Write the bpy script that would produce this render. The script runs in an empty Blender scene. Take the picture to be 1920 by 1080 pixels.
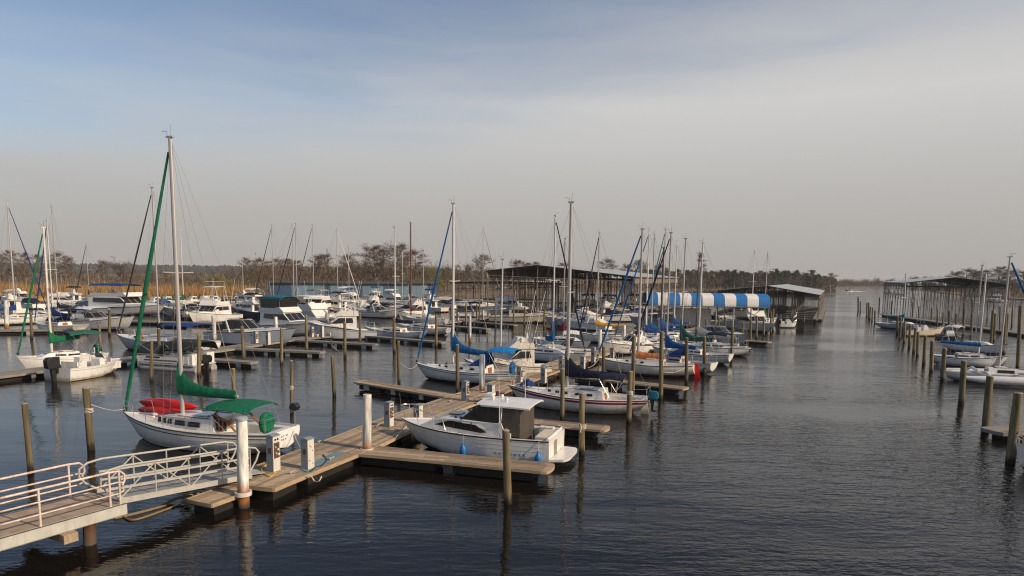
import bpy, math, random
from mathutils import Vector, Matrix, Euler, noise as mnoise
C = bpy.context.scene.collection
SC = bpy.context.scene
rnd = random.Random(7)
RAD = math.radians
# ---------------------------------------------------------------- camera
F, CX, CY, HC = 1250.0, 960.0, 667.0, 7.5          # pixels of the 1920-wide photograph; eye height in metres
PITCH, ROLL = math.atan(149/1250.0), RAD(.77)
CR = Matrix.Rotation(math.pi/2-PITCH, 3, 'X') @ Matrix.Rotation(ROLL, 3, 'Z')
cam = bpy.data.objects.new('camera', bpy.data.cameras.new('camera'))
C.objects.link(cam); SC.camera = cam
cam.matrix_world = Matrix.Translation((0, 0, HC)) @ CR.to_4x4()
cam.data.sensor_width = 36; cam.data.lens = 36*F/1920
cam.data.shift_y = (CY-540)/1920
cam.data.clip_start = .1; cam.data.clip_end = 6000
SC.render.resolution_x, SC.render.resolution_y = 1024, 576
def G(px, py, z=0.0):
    d = CR @ Vector(((px-CX)/F, -(py-CY)/F, -1)); t = (z-HC)/d.z
    return Vector((d.x*t, d.y*t, z))
CRT = CR.transposed()
def PRJ(p):
    q = CRT @ (Vector(p)-Vector((0, 0, HC))); return CX+F*q.x/-q.z, CY-F*q.y/-q.z
def HZ(p, py):                                       # height at which a vertical over p reaches picture row py
    lo, hi = -5., 90.
    for _ in range(50):
        m = (lo+hi)/2
        if PRJ((p[0], p[1], m))[1] > py: lo = m
        else: hi = m
    return lo
# ---------------------------------------------------------------- light
SUN_EL, SUN_AZ = RAD(29), math.atan2(.90, -.43)
sd = Vector((math.sin(SUN_AZ)*math.cos(SUN_EL), math.cos(SUN_AZ)*math.cos(SUN_EL), math.sin(SUN_EL)))
sun = bpy.data.objects.new('sun', bpy.data.lights.new('sun', 'SUN')); C.objects.link(sun)
sun.data.energy = 4.3; sun.data.angle = RAD(.6); sun.data.color = (1, .80, .58)
sun.rotation_euler = sd.to_track_quat('Z', 'Y').to_euler(); sun.location = (60, -40, 60)
W = bpy.data.worlds.new('World'); SC.world = W; W.use_nodes = True
wt = W.node_tree; wn = wt.nodes; wl = wt.links
bg = wn['Background']; bg.inputs['Strength'].default_value = .115
sky = wn.new('ShaderNodeTexSky'); sky.sky_type = 'NISHITA'; sky.sun_disc = False
sky.sun_elevation = SUN_EL; sky.sun_rotation = SUN_AZ; sky.air_density = 1.0; sky.dust_density = 1.2; sky.ozone_density = 2.5
tc = wn.new('ShaderNodeTexCoord')
def wmath(op, a, b=None, c=None, clamp=False):
    n = wn.new('ShaderNodeMath'); n.operation = op; n.use_clamp = clamp
    for i, v in enumerate((a, b, c)):
        if v is None: continue
        if hasattr(v, 'is_output'): wl.new(v, n.inputs[i])
        else: n.inputs[i].default_value = v
    return n.outputs[0]
sep = wn.new('ShaderNodeSeparateXYZ'); wl.new(tc.outputs['Generated'], sep.inputs[0])
mp = wn.new('ShaderNodeMapping'); mp.inputs['Rotation'].default_value = (0, RAD(5), 0); mp.inputs['Scale'].default_value = (1.3, 1.3, 9)
wl.new(tc.outputs['Generated'], mp.inputs[0])
nz = wn.new('ShaderNodeTexNoise'); nz.inputs['Scale'].default_value = 2.1; nz.inputs['Detail'].default_value = 6; nz.inputs['Roughness'].default_value = .55
nz.inputs['Distortion'].default_value = .3
wl.new(mp.outputs[0], nz.inputs[0])
# high thin cloud: full near the horizon, thinning upward, thicker towards the east (+x)
e = wmath('SUBTRACT', sep.outputs[2], wmath('MULTIPLY', sep.outputs[0], .19))
e = wmath('SUBTRACT', e, wmath('MULTIPLY', wmath('SUBTRACT', nz.outputs[0], .5), .20))
mr = wn.new('ShaderNodeMapRange'); mr.interpolation_type = 'SMOOTHSTEP'
wl.new(e, mr.inputs[0]); mr.inputs[1].default_value = .15; mr.inputs[2].default_value = .43
mr.inputs[3].default_value = 1.0; mr.inputs[4].default_value = .14
ch = wn.new('ShaderNodeValToRGB')                      # cloud colour by elevation: dusty beige low, paler above
ch.color_ramp.elements[0].position = 0; ch.color_ramp.elements[0].color = (.41, .385, .36, 1)
ch.color_ramp.elements[1].position = .40; ch.color_ramp.elements[1].color = (.44, .45, .50, 1)
el = ch.color_ramp.elements.new(.11); el.color = (.49, .475, .458, 1)
el = ch.color_ramp.elements.new(.235); el.color = (.63, .622, .61, 1)
wl.new(sep.outputs[2], ch.inputs[0])
cm = wn.new('ShaderNodeMixRGB'); cm.blend_type = 'MULTIPLY'; cm.inputs[0].default_value = 1; cm.inputs[2].default_value = (8.58, 8.58, 8.58, 1)
wl.new(ch.outputs[0], cm.inputs[1])
mx = wn.new('ShaderNodeMixRGB'); wl.new(mr.outputs[0], mx.inputs[0]); wl.new(sky.outputs[0], mx.inputs[1]); wl.new(cm.outputs[0], mx.inputs[2])
wl.new(mx.outputs[0], bg.inputs[0])
SC.cycles.filter_width = 1.15
SC.view_settings.view_transform = 'Standard'; SC.view_settings.look = 'None'; SC.view_settings.exposure = 0; SC.view_settings.gamma = 1
# ---------------------------------------------------------------- materials
MATS = {}
def node_mat(name):
    m = bpy.data.materials.new(name); m.use_nodes = True; MATS[name] = m
    return m, m.node_tree.nodes, m.node_tree.links, m.node_tree.nodes['Principled BSDF']
def mat(name, col, rough=.5, metal=0, var=.12, scale=3.0, bump=0, bscale=20, stretch=(1, 1, 1), isl=0, spec=.5, coat=0, dirt=None, dirt_amt=.35, scum=False):
    m, n, l, b = node_mat(name)
    b.inputs['Roughness'].default_value = rough; b.inputs['Metallic'].default_value = metal
    b.inputs['Specular IOR Level'].default_value = spec; b.inputs['Coat Weight'].default_value = coat
    t = n.new('ShaderNodeTexCoord'); mp = n.new('ShaderNodeMapping'); mp.inputs['Scale'].default_value = stretch
    l.new(t.outputs['Object'], mp.inputs[0])
    z = n.new('ShaderNodeTexNoise'); z.inputs['Scale'].default_value = scale; z.inputs['Detail'].default_value = 5; z.inputs['Roughness'].default_value = .6
    l.new(mp.outputs[0], z.inputs[0])
    r = n.new('ShaderNodeValToRGB'); c = Vector(col)
    r.color_ramp.elements[0].position = .3; r.color_ramp.elements[1].position = .7
    r.color_ramp.elements[0].color = (*(c*(1-var)), 1); r.color_ramp.elements[1].color = (*(c*(1+var)), 1)
    l.new(z.outputs[0], r.inputs[0]); out = r.outputs[0]
    if dirt:
        d = n.new('ShaderNodeTexNoise'); d.inputs['Scale'].default_value = 1.0; d.inputs['Detail'].default_value = 7
        m2 = n.new('ShaderNodeMapping'); m2.inputs['Scale'].default_value = (7, 7, .7); l.new(t.outputs['Object'], m2.inputs[0]); l.new(m2.outputs[0], d.inputs[0])
        rr = n.new('ShaderNodeMapRange'); rr.inputs[1].default_value = .5; rr.inputs[2].default_value = .78; rr.inputs[4].default_value = dirt_amt
        l.new(d.outputs[0], rr.inputs[0]); x = n.new('ShaderNodeMixRGB'); x.inputs[2].default_value = (*dirt, 1)
        l.new(rr.outputs[0], x.inputs[0]); l.new(out, x.inputs[1]); out = x.outputs[0]
    if scum:                                             # yellow-brown tide line left along the hull
        sz = n.new('ShaderNodeSeparateXYZ'); l.new(t.outputs['Object'], sz.inputs[0]); dn = n.new('ShaderNodeTexNoise'); dn.inputs['Scale'].default_value = 2.5; dn.inputs['Detail'].default_value = 6; l.new(t.outputs['Object'], dn.inputs[0])
        am = n.new('ShaderNodeMath'); am.operation = 'MULTIPLY_ADD'; am.inputs[1].default_value = -.5; l.new(dn.outputs[0], am.inputs[0]); l.new(sz.outputs[2], am.inputs[2])
        km = n.new('ShaderNodeMapRange'); km.inputs[1].default_value = -.22; km.inputs[2].default_value = .12; km.inputs[3].default_value = .75; km.inputs[4].default_value = 0; l.new(am.outputs[0], km.inputs[0])
        xs = n.new('ShaderNodeMixRGB'); xs.inputs[2].default_value = (.24, .19, .10, 1); l.new(km.outputs[0], xs.inputs[0]); l.new(out, xs.inputs[1]); out = xs.outputs[0]
    if isl:
        g = n.new('ShaderNodeNewGeometry'); h = n.new('ShaderNodeHueSaturation')
        mr = n.new('ShaderNodeMapRange'); mr.inputs[3].default_value = 1-isl; mr.inputs[4].default_value = 1+isl
        l.new(g.outputs['Random Per Island'], mr.inputs[0]); l.new(mr.outputs[0], h.inputs['Value']); l.new(out, h.inputs['Color']); out = h.outputs[0]
    l.new(out, b.inputs['Base Color'])
    if bump:
        z2 = n.new('ShaderNodeTexNoise'); z2.inputs['Scale'].default_value = bscale; z2.inputs['Detail'].default_value = 4; l.new(mp.outputs[0], z2.inputs[0])
        bu = n.new('ShaderNodeBump'); bu.inputs['Strength'].default_value = bump; bu.inputs['Distance'].default_value = .03
        l.new(z2.outputs[0], bu.inputs['Height']); l.new(bu.outputs[0], b.inputs['Normal'])
    return m
GRIME = (.25, .21, .15)
mat('gel', (.74, .725, .69), .32, var=.05, scale=2, coat=.25, dirt=GRIME, dirt_amt=.28, scum=True)
mat('gel_old', (.62, .585, .51), .5, var=.1, scale=2, dirt=(.2, .2, .11), dirt_amt=.55, scum=True)
mat('cream', (.66, .58, .44), .4, var=.07, scale=2, dirt=GRIME, scum=True)
mat('gel_grey', (.42, .44, .46), .4, var=.07, scale=2, dirt=GRIME, dirt_amt=.25, scum=True)
mat('gel_blue', (.34, .40, .47), .4, var=.07, scale=2, dirt=GRIME, dirt_amt=.2)
mat('deck_tan', (.55, .50, .42), .7, var=.1, scale=5, dirt=GRIME)
mat('deck_grey', (.46, .45, .42), .7, var=.12, scale=5, dirt=GRIME)
mat('navy', (.012, .02, .06), .5, var=.2)
mat('hull_dark', (.02, .022, .026), .4, var=.2)
mat('antifoul', (.09, .02, .018), .8, var=.3)
mat('antifoul_blue', (.02, .05, .12), .8, var=.3)
mat('black', (.015, .015, .016), .45, var=.3)
mat('rubber', (.03, .03, .03), .8, var=.3)
mat('red_stripe', (.20, .012, .018), .5, var=.15)
mat('blue_stripe', (.02, .06, .22), .5, var=.15)
mat('teal_stripe', (.02, .16, .22), .5, var=.15)
for nme, col in dict(cv_green=(.005, .125, .062), cv_dkgreen=(.02, .10, .08), cv_blue=(.006, .085, .25), cv_royal=(.009, .038, .17), cv_navy=(.009, .012, .03),
                     cv_teal=(.01, .14, .20), cv_bright=(.006, .19, .50), cv_grey=(.23, .24, .25), cv_orange=(.48, .17, .055), cv_maroon=(.12, .01, .014), cv_white=(.66, .64, .6), cv_gold=(.5, .27, .03)).items():
    mat(nme, col, .85, var=.24, scale=2.6, bump=1, bscale=4, stretch=(1.6, 1.4, .6), spec=.2, dirt=(.2, .2, .2), dirt_amt=.16)
mat('awning_white', (.74, .72, .68), .7, var=.04, scale=.6, dirt=(.45, .43, .4), dirt_amt=.15); mat('awning_blue', (.008, .15, .42), .7, var=.06, scale=.6)
mat('pile_top', (.30, .26, .20), .9, var=.3, scale=9)
mat('steel', (.68, .66, .62), .28, .85, var=.08)
mat('alu', (.47, .44, .415), .42, .3, var=.06, stretch=(1, 1, .3))
mat('spar_white', (.66, .63, .58), .4, 0, var=.06)
mat('spar_brown', (.17, .05, .025), .5, 0, var=.2)
mat('spar_black', (.02, .02, .022), .4, 0, var=.2)
mat('wire', (.11, .11, .11), .6, 0)
mat('rope', (.55, .50, .42), .9, var=.2, scale=30)
mat('rope_old', (.22, .17, .10), .9, var=.3, scale=30)
mat('teak', (.30, .115, .042), .55, var=.3, scale=8, stretch=(1, 6, 6))
mat('red_plastic', (.62, .010, .012), .38, var=.08)
mat('blue_fender', (.012, .15, .42), .45, var=.1)
mat('orange', (.62, .14, .02), .5, var=.1)
mat('yellow', (.62, .38, .03), .5, var=.1)
mat('board', (.37, .28, .19), .88, var=.32, scale=3, bump=.6, bscale=26, stretch=(.35, 4, 1), isl=.36, spec=.15, dirt=(.21, .195, .175), dirt_amt=.8)
mat('board_grey', (.225, .21, .185), .85, var=.24, scale=4, bump=.4, bscale=22, stretch=(.35, 4, 1), isl=.22, spec=.2)
mat('fascia', (.37, .275, .18), .8, var=.25, scale=3, stretch=(.3, 1, 3), isl=.15, spec=.2)
mat('float', (.013, .011, .009), .85, var=.5, scale=4)
mat('foam', (.40, .40, .39), .9, var=.3, scale=5)
mat('galv', (.42, .44, .44), .5, .3, var=.15, scale=2, dirt=(.22, .15, .09), dirt_amt=.3)
mat('beam_paint', (.47, .47, .42), .6, var=.12, scale=3, dirt=(.30, .17, .09), dirt_amt=.4)
mat('platform_deck', (.36, .27, .19), .9, var=.25, scale=2.5, bump=.3, bscale=30)
mat('roof_metal', (.44, .47, .46), .45, .25, var=.1, scale=.4, dirt=(.3, .3, .28))
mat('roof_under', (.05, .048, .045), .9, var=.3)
mat('post_dark', (.15, .128, .105), .8, var=.35, isl=.3)
mat('post_steel', (.10, .115, .125), .6, .3, var=.3, isl=.3)
mat('valance', (.19, .155, .12), .9, var=.35, scale=3, isl=.4)
mat('plaster', (.60, .585, .55), .8, var=.1)
mat('shed_blue', (.12, .20, .27), .6, var=.12, scale=1.5, isl=.15)
mat('shed_dkblue', (.025, .06, .12), .6, var=.2, isl=.15)
mat('ped_shade_grey', (.22, .265, .30), .6, var=.12, scale=4, dirt=(.28, .16, .08), dirt_amt=.35)  # shade of the unlit sides put into the cabinet colour, with rust streaks
mat('ped_white', (.62, .60, .54), .6, var=.08, scale=4, dirt=(.28, .18, .1), dirt_amt=.3)
mat('meter', (.09, .05, .035), .6, var=.4, scale=15)
mat('blue_paint', (.14, .235, .27), .8, var=.25, scale=3, stretch=(.4, 3, 1))
mat('marsh', (.14, .095, .05), 1, var=.3, scale=.2)
mat('reed', (.32, .19, .075), .9, var=.25, scale=.1, isl=.45, spec=.1)
mat('reed_green', (.075, .085, .03), .9, var=.3, scale=.1, isl=.4, spec=.1)
mat('bark', (.23, .19, .155), .95, var=.3, scale=2)
mat('twig', (.13, .098, .075), .95, var=.3, scale=.4, isl=.45, spec=.05)
mat('twig_red', (.145, .085, .066), .95, var=.3, scale=.4, isl=.4, spec=.05)
mat('leaf_willow', (.20, .185, .045), .9, var=.25, scale=.4, isl=.35, spec=.05)
mat('leaf_pine', (.045, .058, .026), .9, var=.3, scale=.4, isl=.4, spec=.05)
mat('far_wood', (.06, .065, .055), 1, var=.3, scale=.05, isl=.3, spec=0)
mat('brush', (.125, .09, .058), .95, var=.3, scale=.3, isl=.45, spec=.05)
mat('moss', (.05, .07, .02), .95, var=.4, scale=5, isl=.4)
mat('skin', (.45, .27, .19), .6, var=.08)
mat('feather', (.09, .09, .10), .8, var=.3, scale=30)
mat('feather_white', (.72, .7, .66), .8, var=.06, scale=30)
mat('foam_white', (.7, .72, .74), .9, var=.15, scale=.6)
def glass_mat(name, col, rough=.05):
    m, n, l, b = node_mat(name)
    b.inputs['Base Color'].default_value = (*col, 1); b.inputs['Roughness'].default_value = rough
    z = n.new('ShaderNodeTexNoise'); z.inputs['Scale'].default_value = 1.2
    r = n.new('ShaderNodeMapRange'); r.inputs[3].default_value = rough*.6; r.inputs[4].default_value = rough*2.2+.03
    l.new(z.outputs[0], r.inputs[0]); l.new(r.outputs[0], b.inputs['Roughness'])
glass_mat('glass_dark', (.016, .014, .013), .22); MATS['glass_dark'].node_tree.nodes['Principled BSDF'].inputs['Specular IOR Level'].default_value = .22
glass_mat('glass', (.018, .018, .02)); glass_mat('glass_grey', (.06, .075, .08), .12); glass_mat('vinyl', (.16, .16, .155), .18)
def banded(name, top, low, z0, z1, rust=None, stretch=(6, 6, .5), rough=.85, top_rust=None, bump=.6):
    """stuff standing in the water: its own colour above, wet and weedy below the tide mark"""
    m, n, l, b = node_mat(name); b.inputs['Roughness'].default_value = rough; b.inputs['Specular IOR Level'].default_value = .25
    t = n.new('ShaderNodeTexCoord'); mp = n.new('ShaderNodeMapping'); mp.inputs['Scale'].default_value = stretch
    l.new(t.outputs['Object'], mp.inputs[0])
    oi = n.new('ShaderNodeObjectInfo'); z = n.new('ShaderNodeTexNoise'); z.noise_dimensions = '4D'; z.inputs['Scale'].default_value = 1.5; z.inputs['Detail'].default_value = 6
    ml = n.new('ShaderNodeMath'); ml.operation = 'MULTIPLY'; ml.inputs[1].default_value = 40; l.new(oi.outputs['Random'], ml.inputs[0]); l.new(ml.outputs[0], z.inputs['W'])
    l.new(mp.outputs[0], z.inputs[0])
    r = n.new('ShaderNodeValToRGB'); c = Vector(top)
    r.color_ramp.elements[0].position = .32; r.color_ramp.elements[1].position = .68
    r.color_ramp.elements[0].color = (*(c*.50), 1); r.color_ramp.elements[1].color = (*(c*1.45), 1); l.new(z.outputs[0], r.inputs[0])
    hv = n.new('ShaderNodeHueSaturation'); mv = n.new('ShaderNodeMapRange'); mv.inputs[3].default_value = .75; mv.inputs[4].default_value = 1.25
    l.new(oi.outputs['Random'], mv.inputs[0]); l.new(mv.outputs[0], hv.inputs['Value']); l.new(r.outputs[0], hv.inputs['Color'])
    s = n.new('ShaderNodeSeparateXYZ'); l.new(t.outputs['Object'], s.inputs[0])
    ad = n.new('ShaderNodeMath'); ad.operation = 'MULTIPLY_ADD'; ad.inputs[1].default_value = .5; l.new(z.outputs[0], ad.inputs[0]); l.new(s.outputs[2], ad.inputs[2])
    k = n.new('ShaderNodeMapRange'); k.inputs[1].default_value = z0+.25; k.inputs[2].default_value = z1+.25; l.new(ad.outputs[0], k.inputs[0])
    x = n.new('ShaderNodeMixRGB'); x.inputs[1].default_value = (*low, 1); l.new(hv.outputs[0], x.inputs[2]); l.new(k.outputs[0], x.inputs[0]); out = x.outputs[0]
    if rust:
        k2 = n.new('ShaderNodeMapRange'); k2.inputs[1].default_value = z1+.55; k2.inputs[2].default_value = z1+1.0; k2.inputs[3].default_value = 1; k2.inputs[4].default_value = 0
        l.new(ad.outputs[0], k2.inputs[0]); x2 = n.new('ShaderNodeMixRGB'); x2.inputs[2].default_value = (*rust, 1); l.new(k2.outputs[0], x2.inputs[0]); l.new(out, x2.inputs[1]); out = x2.outputs[0]
        x3 = n.new('ShaderNodeMixRGB'); x3.inputs[1].default_value = (*low, 1); l.new(k.outputs[0], x3.inputs[0]); l.new(out, x3.inputs[2]); out = x3.outputs[0]
    l.new(out, b.inputs['Base Color'])
    bu = n.new('ShaderNodeBump'); bu.inputs['Strength'].default_value = bump; bu.inputs['Distance'].default_value = .02; l.new(z.outputs[0], bu.inputs['Height']); l.new(bu.outputs[0], b.inputs['Normal'])
banded('pile_wood', (.165, .132, .075), (.022, .020, .012), .12, .4)
banded('pile_steel', (.60, .58, .54), (.05, .045, .035), .05, .22, rust=(.30, .12, .04), stretch=(4, 4, .8), rough=.6, bump=.15)
banded('pile_rust', (.15, .065, .04), (.10, .085, .06), .05, .5, stretch=(5, 5, 1.5))
banded('post_grey', (.30, .29, .26), (.04, .04, .03), .1, .4)
# ---------------------------------------------------------------- mesh helpers
class MB:
    def __init__(s): s.v = []; s.f = []; s.m = []; s.mats = []
    def mi(s, m):
        if m not in s.mats: s.mats.append(m)
        return s.mats.index(m)
    def add(s, vs, fs, m):
        o = len(s.v); s.v += [tuple(p) for p in vs]; i = s.mi(m)
        for f in fs: s.f.append(tuple(k+o for k in f)); s.m.append(i)
    def box(s, c, size, m, rz=0, M=None):
        x, y, z = (k/2 for k in size); vs = []
        R = M if M is not None else Matrix.Rotation(rz, 3, 'Z')
        for a in (-x, x):
            for b in (-y, y):
                for d in (-z, z): vs.append(Vector(c)+R @ Vector((a, b, d)))
        s.add(vs, [(0, 1, 3, 2), (4, 6, 7, 5), (0, 4, 5, 1), (2, 3, 7, 6), (0, 2, 6, 4), (1, 5, 7, 3)], m)
    def loft(s, rings, m, closed=True, cap=True):
        n = len(rings[0]); vs = [p for r in rings for p in r]; fs = []
        for i in range(len(rings)-1):
            for j in range(n if closed else n-1):
                k = (j+1) % n; fs.append((i*n+j, i*n+k, (i+1)*n+k, (i+1)*n+j))
        if cap and closed: fs += [tuple(range(n))[::-1], tuple(range((len(rings)-1)*n, len(rings)*n))]
        s.add(vs, fs, m)
    def tube(s, pts, r, m, n=6, cap=True, sy=1.0):
        pts = [Vector(p) for p in pts]; N = len(pts); rings = []; up = None
        for i, p in enumerate(pts):
            t = (pts[min(i+1, N-1)]-pts[max(i-1, 0)])
            t = t.normalized() if t.length > 1e-9 else Vector((0, 0, 1))
            if up is None: up = Vector((0, 1, 0)) if abs(t.y) < .9 else Vector((1, 0, 0))
            a = (up-t*up.dot(t)).normalized(); b = t.cross(a); up = a
            rr = r[i] if isinstance(r, (list, tuple)) else r
            rings.append([p+a*rr*sy*math.cos(2*math.pi*k/n)+b*rr*math.sin(2*math.pi*k/n) for k in range(n)])
        s.loft(rings, m, True, cap)
    def grid(s, fn, nu, nv, m):
        s.add([fn(i/nu, j/nv) for i in range(nu+1) for j in range(nv+1)],
              [(i*(nv+1)+j, (i+1)*(nv+1)+j, (i+1)*(nv+1)+j+1, i*(nv+1)+j+1) for i in range(nu) for j in range(nv)], m)
    def slab(s, fn, nu, nv, th, m):                    # a sheet given thickness th downwards
        T = [Vector(fn(i/nu, j/nv)) for i in range(nu+1) for j in range(nv+1)]; n = len(T)
        B = [p-Vector((0, 0, th)) for p in T]; q = nv+1; fs = []
        for i in range(nu):
            for j in range(nv):
                a = (i*q+j, (i+1)*q+j, (i+1)*q+j+1, i*q+j+1); fs += [a, tuple(k+n for k in a[::-1])]
        for i in range(nu):
            for j in (0, nv): a, b = i*q+j, (i+1)*q+j; fs.append((a, b, b+n, a+n))
        for j in range(nv):
            for i in (0, nu): a, b = i*q+j, i*q+j+1; fs.append((a, b, b+n, a+n))
        s.add(T+B, fs, m)
    def ext(s, poly, w, m, mside=None, top=None):
        """side profile poly [(x,z)] carried across the beam, half-width w(x,z)"""
        P = []
        for i, a in enumerate(poly):
            b = poly[(i+1) % len(poly)]; d = math.hypot(b[0]-a[0], b[1]-a[1]); k = max(1, int(d/.6))
            P += [(a[0]+(b[0]-a[0])*j/k, a[1]+(b[1]-a[1])*j/k) for j in range(k)]
        n = len(P)
        rings = []
        for t in (1, .5, -.5, -1):
            rings.append([(x, t*w(x, z), z+(.04 if abs(t) < .9 else 0)*0) for x, z in P])
        vs = [p for r in rings for p in r]
        fs = [(i*n+j, i*n+(j+1) % n, (i+1)*n+(j+1) % n, (i+1)*n+j) for i in range(3) for j in range(n)]
        s.add(vs, fs, m)
        s.add(rings[0], [tuple(range(n))[::-1]], mside or m); s.add(rings[3], [tuple(range(n))], mside or m)
    def pane(s, poly, w, m, side, th=.03, off=.012):
        a = [(x, side*(w(x, z)+off), z) for x, z in poly]; b = [(x, side*(w(x, z)+off-th), z) for x, z in poly]; n = len(a)
        s.add(a+b, [tuple(range(n)), tuple(range(n, 2*n))[::-1]]+[(i, n+i, n+(i+1) % n, (i+1) % n) for i in range(n)], m)
    def build(s, name, parent=None, smooth=35, label=None):
        me = bpy.data.meshes.new(name); me.from_pydata(s.v, [], s.f)
        for k in s.mats: me.materials.append(MATS[k])
        me.polygons.foreach_set('material_index', s.m)
        if smooth:
            me.polygons.foreach_set('use_smooth', [True]*len(s.f)); me.set_sharp_from_angle(angle=RAD(smooth))
        me.update()
        o = bpy.data.objects.new(name, me); C.objects.link(o)
        if parent is not None: o.parent = parent
        if label: o['label'] = label
        return o
def tag(o, label, cat, group=None, kind=None):
    if label: o['label'] = label
    if cat: o['category'] = cat
    if group: o['group'] = group
    if kind: o['kind'] = kind
    return o
def thing(name, label, cat, loc=(0, 0, 0), rz=0, group=None):
    o = bpy.data.objects.new(name, None); C.objects.link(o); o.location = loc; o.rotation_euler = (0, 0, rz); o.empty_display_size = .3
    return tag(o, label, cat, group)
def dup(root, loc, rz=0, label=None, sc=None, group=None):
    r = root.copy(); C.objects.link(r); r.location = loc; r.rotation_euler = (0, 0, rz)
    if label: r['label'] = label
    if group: r['group'] = group
    if sc: r.scale = sc if isinstance(sc, tuple) else (sc, sc, sc)
    for ch in root.children:
        c = ch.copy(); C.objects.link(c); c.parent = r
        for gch in ch.children:
            d = gch.copy(); C.objects.link(d); d.parent = c
    return r
def lerp(a, b, t): return a+(b-a)*t
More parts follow.
